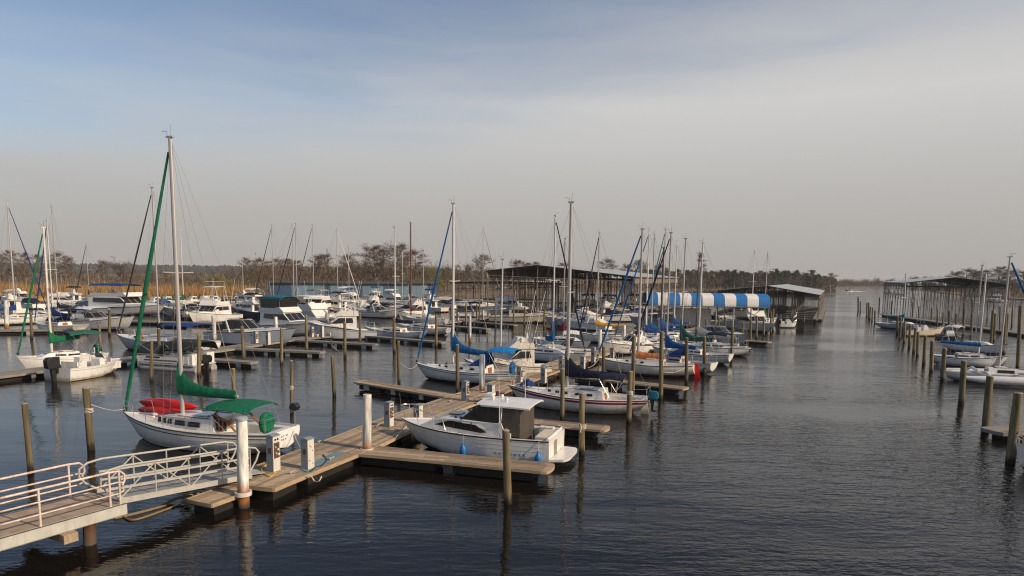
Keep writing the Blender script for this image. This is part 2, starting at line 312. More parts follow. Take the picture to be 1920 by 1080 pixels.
# ---------------------------------------------------------------- boats
class Hull:
    def __init__(s, L, B, f, kind='sail', tw=.55, rb=None, rs=.0, dr=None, hull='gel', stripe=None, boot='navy', bottom='antifoul', rub='black', deck='gel', pit=(.06, .34, .6, .45), n=22, twotone=None):
        s.L, s.B, s.kind, s.tw, s.n = L, B, kind, tw, n
        s.f0, s.fm, s.f1 = f; s.rs = rs
        s.rb = rb if rb is not None else L*(.11 if kind == 'sail' else .12)
        s.dr = dr or (.45 if kind == 'sail' else .35)
        s.hull, s.stripe, s.boot, s.bottom, s.rub, s.deckm, s.pit, s.twotone = hull, stripe, boot, bottom, rub, deck, pit, twotone
    def u(s, x): return min(1, max(0, x/s.L+.5))
    def b(s, u):
        k = .42 if s.kind == 'sail' else .38
        if u < k: v = s.tw+(1-s.tw)*math.sin(u/k*math.pi/2)
        else:
            q = (u-k)/(1-k); v = 1-q**(2.0 if s.kind == 'sail' else 2.7)
        return max(.012, v*s.B/2)
    def zs(s, u):
        a = 2*s.f0+2*s.f1-4*s.fm; b = 4*s.fm-3*s.f0-s.f1
        return a*u*u+b*u+s.f0
    def zk(s, u):
        if s.kind == 'sail':
            q = abs(u-.5)/.5
            return -s.dr+(s.dr+.24)*q**2.6 if u < .5 else -s.dr+(s.dr+.1)*q**3.0
        return -s.dr if u < .6 else -s.dr+(s.dr+s.f1*.25)*((u-.6)/.4)**2.2
    def x(s, u, z):
        k = (s.zs(u)-z)/max(.2, s.zs(u))
        x = (u-.5)*s.L
        x -= s.rb*k*max(0, (u-.5)/.5)**2.5
        x += s.rs*k*max(0, (.3-u)/.3)**1.5
        return x
    def y(s, u, z):
        zs, zk, b = s.zs(u), s.zk(u), s.b(u)
        t = min(1, max(0, (zs-z)/(zs-zk)))
        if s.kind == 'sail': return b*max(0, 1-t**2.7)**.72
        zc = lerp(.04, zs*.50, max(0, (u-.45)/.55)**1.6)
        cf = lerp(.94, .42, max(0, (u-.35)/.65)**1.3)
        if z >= zc: return b*lerp(cf, 1, ((z-zc)/max(.01, zs-zc))**(1.0 if u < .6 else .8))
        return b*cf*max(0, (z-zk)/max(.01, zc-zk))
    def hw(s, frac, tumble=0, z0=0, inset=0):
        return lambda x, z: max(.02, s.b(s.u(x))*frac-inset-tumble*max(0, z-z0))
    def build_hull(s, par, label=None):
        mb = MB(); n = s.n; rows = None
        us = [i/n for i in range(n+1)]
        def zrow(u):
            zs, zk = s.zs(u), s.zk(u)
            if s.stripe == 'wide': st = [zs-.12, zs-.235]
            else: st = [zs-.15, zs-.20]
            r = [zs, zs-.055]+st
            for t in (.25, .5, .75): r.append(lerp(st[1], .17, t))
            r += [.17, .03, -.12, zk]
            out = []
            for z in r:
                z = max(z, zk)
                if out: z = min(z, out[-1])
                out.append(z)
            return out
        col = s.stripe_m if hasattr(s, 'stripe_m') else s.hull
        up = s.twotone or s.hull
        ms = [s.rub, s.hull, col, up, s.hull, s.hull, s.hull, s.boot, s.bottom, s.bottom]
        Z = [zrow(u) for u in us]; R = len(Z[0])
        for sd in (1, -1):
            for r in range(R-1):
                vs = []
                for i, u in enumerate(us):
                    for z in (Z[i][r], Z[i][r+1]):
                        off = .018 if r == 0 else 0
                        vs.append((s.x(u, z), sd*(s.y(u, z)+off), z))
                fs = [(2*i, 2*i+1, 2*i+3, 2*i+2) if sd > 0 else (2*i, 2*i+2, 2*i+3, 2*i+1) for i in range(n)]
                mb.add(vs, fs, ms[r])
        # transom, one strip per row so boot and bottom paint carry round
        for r in range(R-1):
            a, b_ = Z[0][r], Z[0][r+1]
            if a-b_ < .004: continue
            ya, yb = s.y(0, a), s.y(0, b_)
            mb.add([(s.x(0, a), ya, a), (s.x(0, a), -ya, a), (s.x(0, b_), -yb, b_), (s.x(0, b_), yb, b_)], [(0, 1, 2, 3)], ms[r] if r not in (2, 0) else s.hull)
        return mb.build('hull', par, 40, label)
    def build_deck(s, par, lip=.07):
        mb = MB(); p0, p1, wf, dp = s.pit
        us = sorted(set([i/s.n for i in range(s.n+1)]+[p0, p0+1e-4, p1, p1+1e-4]))
        P = []
        for u in us:
            b, zs = s.b(u), s.zs(u)+.004; inn = p0 < u <= p1 and u != p0
            inn = p0+5e-5 < u < p1+5e-5
            bb = max(.006, b-.05); yc = bb*wf; d = dp if inn else 0; zd = zs-lip
            row = [(b, zs), (max(.004, b-.045), zs), (bb*.995, zd), (yc+.001, zd+.02), (yc, zd+.02-d), (0, zd+.045-d)]
            P.append([(s.x(u, s.zs(u)), y, z) for y, z in row]+[(s.x(u, s.zs(u)), -y, z) for y, z in row[-2::-1]])
        n = len(P[0]); vs = [p for r in P for p in r]; ms = {}
        for i in range(len(P)-1):
            for j in range(n-1): ms.setdefault('deck_tan' if 2 <= j <= n-4 else s.deckm, []).append((i*n+j, i*n+j+1, (i+1)*n+j+1, (i+1)*n+j))
        for m, fs in ms.items(): mb.add(vs, fs, m if m != 'deck_tan' else s.deckm)
        return mb.build('deck', par, 30)
def place(root, bow, zb, stern, zs):
    """put a boat between two points seen in the photograph; returns its length"""
    a, b = G(*stern, zs), G(*bow, zb); a.z = b.z = 0
    root.location = (a+b)/2; d = b-a; root.rotation_euler = (0, 0, math.atan2(d.y, d.x)); return d.length
def place_h(root, stern, zs, hdg, bowx):
    c = G(*stern, zs); d = Vector((math.cos(RAD(hdg)), math.sin(RAD(hdg)), 0)); lo, hi = 1.0, 20.0
    for _ in range(40):
        m = (lo+hi)/2; x = PRJ(Vector((c.x, c.y, 1.1))+d*m)[0]
        if (x > bowx) == (d.x < 0): lo = m
        else: hi = m
    root.location = Vector((c.x, c.y, 0))+d*lo/2; root.rotation_euler = (0, 0, RAD(hdg)); return lo
def canopy(mb, x0, x1, w, z, m, cam=.22, th=.03, drop=.14, nx=6, ny=8, sag=.05):
    def fn(a, b):
        t = 2*b-1; x = lerp(x0, x1, a)
        zz = z-cam*t*t-drop*max(0, abs(t)-.82)/.18-(.10*(2*a-1)**4)+sag*math.cos(a*math.pi*4)*.3
        return (x, t*w, zz)
    mb.slab(fn, nx, ny, th, m)
def sail_cover(par, x0, x1, z, m, top=1.5, h=.30, name='sail_cover', slope=.0, seed=0):
    mb = MB(); rings = []; N = 18
    for i in range(N+1):
        t = i/N; x = lerp(x0, x1, t); hh = h*(1-.25*t)+(top-h)*math.exp(-t*7.5)
        w = .17*(1-.35*t); zb = z-.12+slope*t; j = .02*mnoise.noise((t*9+seed, seed, 0)); rg = []
        for k in range(12):
            a = 2*math.pi*k/12; y = math.sin(a)*w; zz = (1-math.cos(a))/2
            y *= (1-.62*zz*min(1, hh/1.0)) if hh > .5 else (1-.3*zz)
            r = .03*mnoise.noise((t*13+seed, k*.9, zz*3+seed))
            rg.append((x+.03*math.sin(a+t*9), y+r+j, zb+zz*hh+r))
        rings.append(rg)
    mb.loft(rings, m); return mb.build(name, par, 60)
def rail_loop(mb, pts, r=.014, m='steel'): mb.tube(pts, r, m, 5)
def sailboat(label, spec, bow=None, stern=None, cat='sailboat', group=None, loc=None, heading=0, name='sailboat'):
    S = dict(B=.31, f=(.95, .85, 1.2), kind='sail', mast_x=.10, hull='gel', boot='navy', bottom='antifoul', rub='black', stripe_m=None, stripe='thin', wins=((-.16, -.02), (.0, .12)), wide_win=False, cover=None, cover_top=1.4,
             jib=None, bimini=None, dodger=None, spar='alu', mast_r=.075, boom_end=-.33, rail=True, wheel=None, outboard=None, lod=0, jib_r=.06, spread=1, deck='gel', cab=(-.16, .27, .42), rs=.2, tw=.6, bim=(-.46, -.22, 2.0), rud=False, backstay=True, hank=False, boom_dz=.75)
    S.update(spec)
    t = thing(name, label, cat, group=group)
    if 'hdg' in S: L = place_h(t, stern, S['f'][0], S['hdg'], bow[0])
    elif bow is not None: L = place(t, bow, S['f'][2], stern, S['f'][0])
    else: L = S['L']; t.location = loc; t.rotation_euler = (0, 0, heading)
    if 'Lmax' in S: L = min(L, S['Lmax'])
    t['_L'] = L
    Hh = Hull(L, S['B']*L+.35, S['f'], 'sail', S['tw'], hull=S['hull'], stripe=S['stripe'], boot=S['boot'], bottom=S['bottom'], rub=S['rub'], rs=S['rs'], deck=S['deck'], pit=(.05, .30, .55, .45), n=22 if S['lod'] < 2 else 14)
    if S['stripe_m']: Hh.stripe_m = S['stripe_m']
    Hh.build_hull(t); Hh.build_deck(t)
    # cabin trunk
    c0, c1, ch = S['cab']; x0, x1 = c0*L, c1*L
    zd = lambda x: Hh.zs(Hh.u(x))-.06
    prof = [(x0, zd(x0)-.05), (x0+.06, zd(x0)+ch), (x0+.5*(x1-x0), zd(x0+.5*(x1-x0))+ch*.95), (x1-.17*L*.6, zd(x1)+ch*.72), (x1, zd(x1)+.02), (x1-.05, zd(x1)-.06), (lerp(x0, x1, .5), zd(lerp(x0, x1, .5))-.1)]
    wf = Hh.hw(.66, .22, zd(0)); mb = MB(); mb.ext(prof, wf, S['deck'] if S['deck'] != 'gel' else 'gel'); cab = mb.build('cabin', t, 30)
    for a, b in S['wins']:
        for sd in (1, -1):
            xa, xb = a*L, b*L; za, zb = zd(xa), zd(xb); lo, hi = (.28, .72) if S['wide_win'] else (.35, .66)
            mb = MB(); mb.pane([(xa, za+ch*lo), (xb, zb+ch*lo), (xb-.03, zb+ch*hi*.95), (xa+.03, za+ch*hi)], wf, 'glass_dark', sd); mb.build('window', cab, 0)
    if S['lod'] < 2:
        xm = lerp(x0, x1, .3); mb = MB(); mb.box((xm, 0, zd(xm)+ch+.045), (.09*L, .75, .05), 'gel'); mb.build('sliding_hatch', cab, 0)
        xf = lerp(x0, x1, .78); mb = MB(); mb.box((xf-.1, 0, zd(xf)+ch*.82), (.5, .5, .06), 'glass_grey', M=Matrix.Rotation(.06, 3, 'Y')); mb.build('fore_hatch', cab, 0)
        mb = MB()
        for sd in (1, -1):
            mb.tube([(lerp(x0, x1, q), sd*wf(lerp(x0, x1, q), zd(0))*.72, zd(lerp(x0, x1, q))+ch*1.03) for q in (.1, .25, .4, .55)], .02, 'teak', 5)
        mb.build('handrail', cab)
        mb = MB()                                        # companionway boards
        mb.box((x0+.0, 0, zd(x0)+.05), (.05, .62, ch*1.1), 'teak'); mb.build('companionway_board', t, 0)
    mxp = S['mast_x']*L; mz = zd(mxp)+ch*.92; bz = mz+S['boom_dz']
    H = S.get('mast_h')
    if H is None:
        base = Matrix.Rotation(t.rotation_euler.z, 3, 'Z') @ Vector((mxp, 0, 0))+t.location
        H = HZ(base, S['mast_top'])
    mr = S['mast_r']
    mb = MB(); tilt = S.get('tilt', 0)
    mt = Vector((mxp+tilt*(H-mz), S.get('tilty', 0)*(H-mz), H))
    mb.tube([(mxp, 0, mz-.1), lerp(Vector((mxp, 0, mz-.1)), mt, .5), mt], [mr, mr, mr*.82], S['spar'], 10, sy=.75)
    mb.box(mt+Vector((0, 0, .03)), (.34, .12, .07), S['spar'])
    mast = mb.build('mast', t, 50)
    if S['lod'] < 3:
        mb = MB(); mb.tube([mt, mt+Vector((-.05, 0, .55))], .008, 'wire', 4); mb.tube([mt+Vector((.1, .05, 0)), mt+Vector((.1, .05, .25)), mt+Vector((.36, .05, .27))], .012, 'wire', 4); mb.build('antenna', mast, 0)
    sps = []
    for k in ([.52] if S['spread'] == 1 else [.38, .68]):
        p = lerp(Vector((mxp, 0, mz)), mt, k); w = .10*L*(1 if S['spread'] == 1 else .9); mb = MB()
        mb.tube([p+Vector((-.12, w, .03)), p, p+Vector((-.12, -w, .03))], .028, S['spar'], 5); mb.build('spreader', mast); sps.append((p, w))
    bx = Hh.x(.985, Hh.f1)
    bow_p = Vector((bx, 0, Hh.f1+.06)); st_p = Vector((-L/2+.1, 0, Hh.f0+.1))
    rg = MB(); wr = .006 if S['lod'] < 2 else .009
    fr = lerp(Vector((mxp, 0, mz)), mt, S.get('frac', .985))
    rg.tube([bow_p, fr], wr, 'wire', 3)
    if S['backstay']: rg.tube([st_p, mt], wr, 'wire', 3)
    for sd in (1, -1):
        cy = Hh.b(Hh.u(mxp))*.92*sd; p, w = sps[-1]
        pts = [(mxp-.1, cy, zd(mxp)+.05)]+[(q+Vector((-.12, sd*ww, .03))) for q, ww in sps]+[mt]
        rg.tube(pts, wr, 'wire', 3); rg.tube([(mxp-.35, cy*.97, zd(mxp)+.05), sps[0][0]], wr, 'wire', 3)
    rg.build('rigging', t, 0)
    be = S['boom_end']*L
    if S['cover'] or S.get('boom', True):
        mb = MB(); mb.tube([(mxp-.05, 0, bz), (be, 0, bz+S.get('boom_slope', .05))], .055, S['spar'], 8); mb.tube([(be+.25, 0, bz), (be+.35, 0, zd(-.3*L)+.2)], .015, 'rope', 4)
        mb.tube([(be+.05, 0, bz+.05), lerp(Vector((be+.05, 0, bz+.05)), mt, .28)], .022 if S['lod'] < 1 else .012, 'rope_old', 4); mb.tube([lerp(Vector((be+.05, 0, bz+.05)), mt, .28), mt], .007, 'wire', 3)
        boom = mb.build('boom', t)
        if S['cover']: sail_cover(boom, mxp+.12, be+.12, bz-.02, S['cover'], top=S['cover_top'], h=S.get('cover_h', .34), slope=S.get('boom_slope', .05), seed=rnd.random()*50)
    if S['jib']:
        m = S['jib']; n = 10; pts = []; rr = []
        for i in range(n+1):
            k = lerp(.02, .965, i/n); p = lerp(bow_p, fr, k); pts.append(p); rr.append(S['jib_r']*(.6+.65*math.sin(math.pi*min(1, .18+k*.8))**1.0)+.012*mnoise.noise((i*1.7, L, 0)))
        mb = MB(); mb.tube(pts, rr, m, 8); j = mb.build('furled_jib', t)
        if S['lod'] < 2: mb = MB(); mb.tube([bow_p+Vector((0, 0, .0)), bow_p+Vector((-.03, 0, .16))], .09, 'black', 10); mb.build('furler_drum', j)
    if S['rail']:
        lr = .0125 if S['lod'] < 1 else .016
        mb = MB(); b8 = lambda u, dz: (Hh.x(u, Hh.zs(u)), Hh.b(u)*.93, Hh.zs(u)+dz)
        mir = lambda p: (p[0], -p[1], p[2])
        a, b_, c = b8(.86, .02), b8(.87, .58), b8(.985, .60)
        mb.tube([a, b_, c, (L/2-.02, 0, Hh.f1+.62), mir(c), mir(b_), mir(a)], lr, 'steel', 5)
        for q in (b8(.96, 0),): mb.tube([q, (c[0], c[1], c[2])], lr, 'steel', 5); mb.tube([mir(q), mir(c)], lr, 'steel', 5)
        mb.build('pulpit', t)
        mb = MB(); d0, d1, d2 = b8(.13, 0), b8(.13, .6), b8(.02, .6)
        mb.tube([d0, d1, d2, mir(d2), mir(d1), mir(d0)], lr, 'steel', 5); mb.tube([b8(.02, 0), d2], lr, 'steel', 5); mb.tube([mir(b8(.02, 0)), mir(d2)], lr, 'steel', 5); mb.build('pushpit', t)
        if S['lod'] < 2:
            for sd in (1, -1):
                mb = MB(); mm = (lambda p: p) if sd > 0 else mir
                qs = [.13, .29, .45, .60, .74, .87]
                for u in qs[1:-1]: mb.tube([mm(b8(u, 0)), mm(b8(u, .6))], .012, 'steel', 5)
                for dz in (.58, .3): mb.tube([mm(b8(u, dz)) for u in qs], .0055, 'wire', 3)
                mb.build('lifeline', t)
    if S['bimini']:
        a, b_, z = S['bim']; mb = MB(); w = Hh.b(.25)*.78; zz = Hh.fm+z
        canopy(mb, a*L, b_*L, w, zz, S['bimini'], cam=.13, drop=.09); bi = mb.build('bimini', t, 60)
        for sd in (1, -1):
            mb = MB(); mb.tube([(a*L+.1, sd*w*.97, zz-.25), ((a+b_)/2*L, sd*w*1.02, Hh.fm+.1), (b_*L-.1, sd*w*.97, zz-.25)], .014, 'steel', 5); mb.build('bimini_frame', bi)
    if S['dodger']:
        mb = MB(); xd = x0+.35; w = Hh.b(Hh.u(xd))*.58
        def fn(a, b):
            th = math.pi*b; x = xd+.9-1.3*a; return (x, w*math.cos(th), zd(xd)+ch*.8+(.25+.55*math.sin(a*math.pi/2))*math.sin(th)**.7)
        mb.slab(fn, 6, 10, .02, S['dodger']); mb.build('dodger', t, 60)
    if S['wheel']:
        mb = MB(); xw = -.40*L; zc = Hh.fm+.30; r = .35
        mb.tube([(xw, r*math.cos(k*.2618), zc+r*math.sin(k*.2618)) for k in range(25)], .11 if S['wheel'] != 'bare' else .02, S['wheel'] if S['wheel'] != 'bare' else 'steel', 8)
        mb.box((xw, 0, zc), (.16, r*1.9, r*1.9), S['wheel']) if S['wheel'] != 'bare' else None
        mb.tube([(xw+.15, 0, Hh.fm-.5), (xw+.12, 0, zc+.2)], .08, 'gel', 8); mb.build('wheel_cover', t, 40)
    if S['rud']:
        mb = MB(); xr = Hh.x(0, .3)-.05
        mb.ext([(xr+.1, Hh.f0+.1), (xr-.16, Hh.f0+.12), (xr-.36, .05), (xr-.42, -.3), (xr+.08, -.3)], lambda x, z: .03, S['rud']); mb.build('rudder', t, 0)
    if S['outboard']:
        outboard(t, (-L/2-.12, .35, Hh.f0-.05), S['outboard'])
    return t, Hh, L
def outboard(par, p, cowl, k=1.0):
    e = MB(); x, y, z = p
    e.loft([[(x+dx*k, y+dy*k, z+zz*k) for dx, dy in ((.2, -.12), (.22, 0), (.2, .12), (-.1, .15), (-.3*s_, .1), (-.33*s_, 0), (-.3*s_, -.1), (-.1, -.15))] for zz, s_ in ((.1, .8), (.18, 1), (.42, 1.05), (.52, .7))], cowl)
    o = e.build('outboard', par, 40)
    m = MB(); m.ext([(x-.12*k, z+.12*k), (x+.1*k, z+.12*k), (x+.06*k, z-.6*k), (x-.2*k, z-.62*k), (x-.2*k, z-.55*k), (x-.05*k, z-.5*k)], lambda a, b: .05*k, 'black')
    for v in range(len(m.v)): m.v[v] = (m.v[v][0], m.v[v][1]+y, m.v[v][2])
    m.box((x+.16*k, y, z+.05*k), (.2*k, .22*k, .3*k), 'black'); m.build('outboard_leg', o, 0)
    return o
# --- power boats
def bow_rail(par, Hh, u0=.45, h=.6, m='steel', r=.014):
    mb = MB(); us = [lerp(u0, .985, i/6) for i in range(7)]
    P = lambda u, s, dz: (Hh.x(u, Hh.zs(u)), s*Hh.b(u)*.92, Hh.zs(u)+dz)
    top = [P(us[0], 1, .05)]+[P(u, 1, h*min(1, .55+k*.1)) for k, u in enumerate(us[1:])]
    mb.tube(top+[(p[0], -p[1], p[2]) for p in top[::-1]], r, m, 5)
    for k in (1, 3, 5, 6):
        for s in (1, -1): mb.tube([P(us[k]-.015, s, 0), P(us[k], s, h*min(1, .55+(k-1)*.1))], r*.85, m, 5)
    return mb.build('bow_rail', par)
def fly(label, spec, bow=None, stern=None, cat='motor yacht', group=None, loc=None, heading=0, name='motor_yacht'):
    """flybridge cruiser / sportfisher"""
    S = dict(B=.30, f=(.95, 1.15, 1.75), hull='gel', boot='navy', house=(-.20, .16), hh=1.25, brow=.0, bridge=(-.22, .06), bh=.75, win='glass', front='glass', top=None, topz=1.85, tower=None, curtain=None, stripe_m=None, deck='gel', twotone=None, lod=1, rail=True, door=True, rods=False, superm='gel', ladder=False, tophard=False, tw=.88)
    S.update(spec); t = thing(name, label, cat, group=group)
    if bow is not None: L = place(t, bow, S['f'][2], stern, S['f'][0])
    else: L = S['L']; t.location = loc; t.rotation_euler = (0, 0, heading)
    t['_L'] = L
    Hh = Hull(L, S['B']*L+.3, S['f'], 'power', S['tw'], hull=S['hull'], boot=S['boot'], rub=S.get('rub', 'black'), deck=S['deck'], pit=(.03, .5+S['house'][0]-.01, .86, .62), twotone=S['twotone'])
    if S['stripe_m']: Hh.stripe_m = S['stripe_m']
    Hh.build_hull(t); Hh.build_deck(t)
    a, b = S['house'][0]*L, S['house'][1]*L; zd = Hh.fm-.05; hh = S['hh']; sm = S['superm']
    w = Hh.hw(.80, .10, zd); slope = hh*.75
    prof = [(a, zd-.1), (a, zd+hh), (b-slope, zd+hh), (b, zd+.32*hh), (b+.14*L, zd+.30*hh+(Hh.zs(Hh.u(b+.14*L))-zd)*.6), (b+.27*L, Hh.zs(Hh.u(b+.27*L))-.03), (b+.27*L-.05, Hh.zs(Hh.u(b+.27*L))-.12)]
    mb = MB(); mb.ext(prof, w, sm); house = mb.build('deckhouse', t, 30)
    for sd in (1, -1):
        mb = MB(); ax = a+.12*(b-a); mid = lerp(ax, b-slope, .55)
        mb.pane([(ax, zd+.48*hh), (mid-.05, zd+.46*hh), (mid-.05, zd+.86*hh), (ax+.1, zd+.86*hh)], w, S['win'], sd); mb.build('window', house, 0)
        mb = MB(); mb.pane([(mid+.05, zd+.46*hh), (b-.12, zd+.40*hh), (b-slope*.95, zd+.86*hh), (mid+.05, zd+.86*hh)], w, S['win'], sd); mb.build('window', house, 0)
    # raked windscreen panes, proud of the front
    n0 = Vector((-(zd+.32*hh-zd-hh), 0, slope)).normalized()
    for k in (-1, 0, 1):
        P = []
        for q, zz in ((.10, 0), (.88, 1)):
            x = lerp(b, b-slope, q); z = lerp(zd+.32*hh, zd+hh, q); ww = w(x, z)*.94
            P.append([(x, (k-.47)*ww*.66, z), (x, (k+.47)*ww*.66, z)])
        vs = [Vector(P[0][0]), Vector(P[0][1]), Vector(P[1][1]), Vector(P[1][0])]
        mb = MB(); mb.add([v+n0*.02 for v in vs]+[v-n0*.02 for v in vs], [(0, 1, 2, 3), (7, 6, 5, 4), (0, 4, 5, 1), (1, 5, 6, 2), (2, 6, 7, 3), (3, 7, 4, 0)], S['front']); mb.build('windscreen', house, 0)
    if S['door']:
        mb = MB(); ww = w(a, zd+.5); mb.box((a-.012, .15*ww, zd+.42*hh), (.03, ww*.9, hh*.85), 'glass'); mb.build('door', house, 0)
    # flybridge
    c, d = S['bridge'][0]*L, S['bridge'][1]*L; zf = zd+hh; bh = S['bh']; wb = lambda x, z: max(.05, min(w(max(x, a), zf)+.10, w(a, zf)+.10)+.05*(z-zf))
    mb = MB()
    mb.ext([(c-.3, zf+.02), (c-.3, zf+.10), (c+.9, zf+.12), (c+1.0, zf+.15), (d-.5, zf+bh), (d-.25, zf+bh), (d+.35, zf+.12), (d+.4, zf+.02)], wb, sm)
    for sd in (1, -1): mb.box(((c+d)/2-.2, sd*(wb(c, zf)-.03), zf+bh*.4), ((d-c)*.85, .05, bh*.75), sm)
    br = mb.build('flybridge', t, 30)
    mb = MB(); mb.box((lerp(c, d, .55), 0, zf+.5), (.5, .7, .75), 'gel'); mb.box((lerp(c, d, .40), .3, zf+.55), (.45, .5, .55), 'cv_white'); mb.box((lerp(c, d, .40)-.2, .3, zf+.9), (.1, .5, .5), 'cv_white'); mb.build('helm_seat', br, 0)
    mb = MB(); x0 = c-.25
    mb.tube([(x0+1, wb(c, zf)-.05, zf+bh*.8), (x0, wb(c, zf)-.05, zf+.75), (x0, -wb(c, zf)+.05, zf+.75), (x0+1, -wb(c, zf)+.05, zf+bh*.8)], .018, 'steel', 5)
    for sd in (1, -1): mb.tube([(x0, sd*(wb(c, zf)-.05), zf), (x0, sd*(wb(c, zf)-.05), zf+.75)], .016, 'steel', 5)
    mb.build('bridge_rail', br)
    if S['top']:
        tz = zf+S['topz']; mb = MB(); wt = wb(c, zf)*.95
        if S['tophard']: canopy(mb, c, d-.1, wt, tz, S['top'], cam=.08, th=.07, drop=.03)
        else: canopy(mb, c, d-.1, wt, tz, S['top'], cam=.16, drop=.2)
        tp = mb.build('hardtop' if S['tophard'] else 'bimini', t, 50); mb = MB()
        for xx in (c+.15, d-.4):
            for sd in (1, -1): mb.tube([(xx+(.25 if xx > 0 else .1), sd*wt*.97, zf+.4), (xx, sd*wt*.93, tz-.2)], .028, 'steel' if not S['tophard'] else 'spar_white', 6)
        mb.build('top_frame', tp)
        if S['curtain']:
            mb = MB(); xs = [(c+.05, wt*.95), (d-.25, wt*.95), (d-.25, -wt*.95), (c+.05, -wt*.95)]
            for i in range(4):
                p, q = xs[i], xs[(i+1) % 4]; mx_, my = (p[0]+q[0])/2, (p[1]+q[1])/2; ln = math.hypot(q[0]-p[0], q[1]-p[1])
                mb.box((mx_, my, (zf+bh*.75+tz-.22)/2), (ln-.04, .02, tz-.22-zf-bh*.75), S['curtain'], rz=math.atan2(q[1]-p[1], q[0]-p[0]))
            mb.build('curtain', tp, 0)
    if S['tower']:
        tz = zf+S['tower']; mb = MB(); wt = wb(c, zf)
        for xx, xo in ((c+.2, .45), (d-.3, -.35)):
            for sd in (1, -1): mb.tube([(xx, sd*(wt-.02), zf+.1), (xx+xo*.6, sd*wt*.6, tz)], .03, 'spar_white', 6)
        for sd in (1, -1): mb.tube([(c+.35, sd*wt*.85, lerp(zf, tz, .5)), (d-.45, sd*wt*.85, lerp(zf, tz, .5))], .022, 'spar_white', 5)
        canopy(mb, c+.3, d-.3, wt*.72, tz+.06, 'gel', cam=.04, th=.06, drop=0)
        mb.tube([(c+.4, wt*.6, tz+.05), (c+.4, wt*.6, tz+.75), (d-.5, wt*.6, tz+.75), (d-.5, -wt*.6, tz+.75), (c+.4, -wt*.6, tz+.75), (c+.4, -wt*.6, tz+.05)], .02, 'spar_white', 5)
        mb.build('tower', t)
    mb = MB(); mb.tube([(c+.3, .5, zf+.7), (c-.2, .5, zf+3.6)], .012, 'spar_white', 5); mb.tube([(c+.3, -.5, zf+.7), (c-.1, -.5, zf+2.6)], .012, 'spar_white', 5); mb.build('antenna', t)
    if S['rods']:
        for sd in (1, -1):
            mb = MB(); mb.tube([(a+.5, sd*w(a, zd), zd+.4), (a-.6, sd*(w(a, zd)+.4), zd+5.5)], .02, 'spar_white', 5); mb.build('outrigger', t)
    if S['rail']: bow_rail(t, Hh)
    if S['ladder']:
        mb = MB(); xt = -L/2-.03
        for sd in (1, -1): mb.tube([(xt, sd*.2+.3, .15), (xt-.03, sd*.2+.3, Hh.f0+.7)], .015, 'steel', 5)
        for k in range(5): mb.tube([(xt, .1, .25+k*.22), (xt, .5, .25+k*.22)], .013, 'steel', 5)
        mb.build('ladder', t)
    mb = MB(); mb.box((-L/2-.28, 0, .22), (.6, Hh.b(0)*1.7, .06), S.get('plat', 'teak')); mb.build('swim_platform', t, 0)
    return t, Hh, L
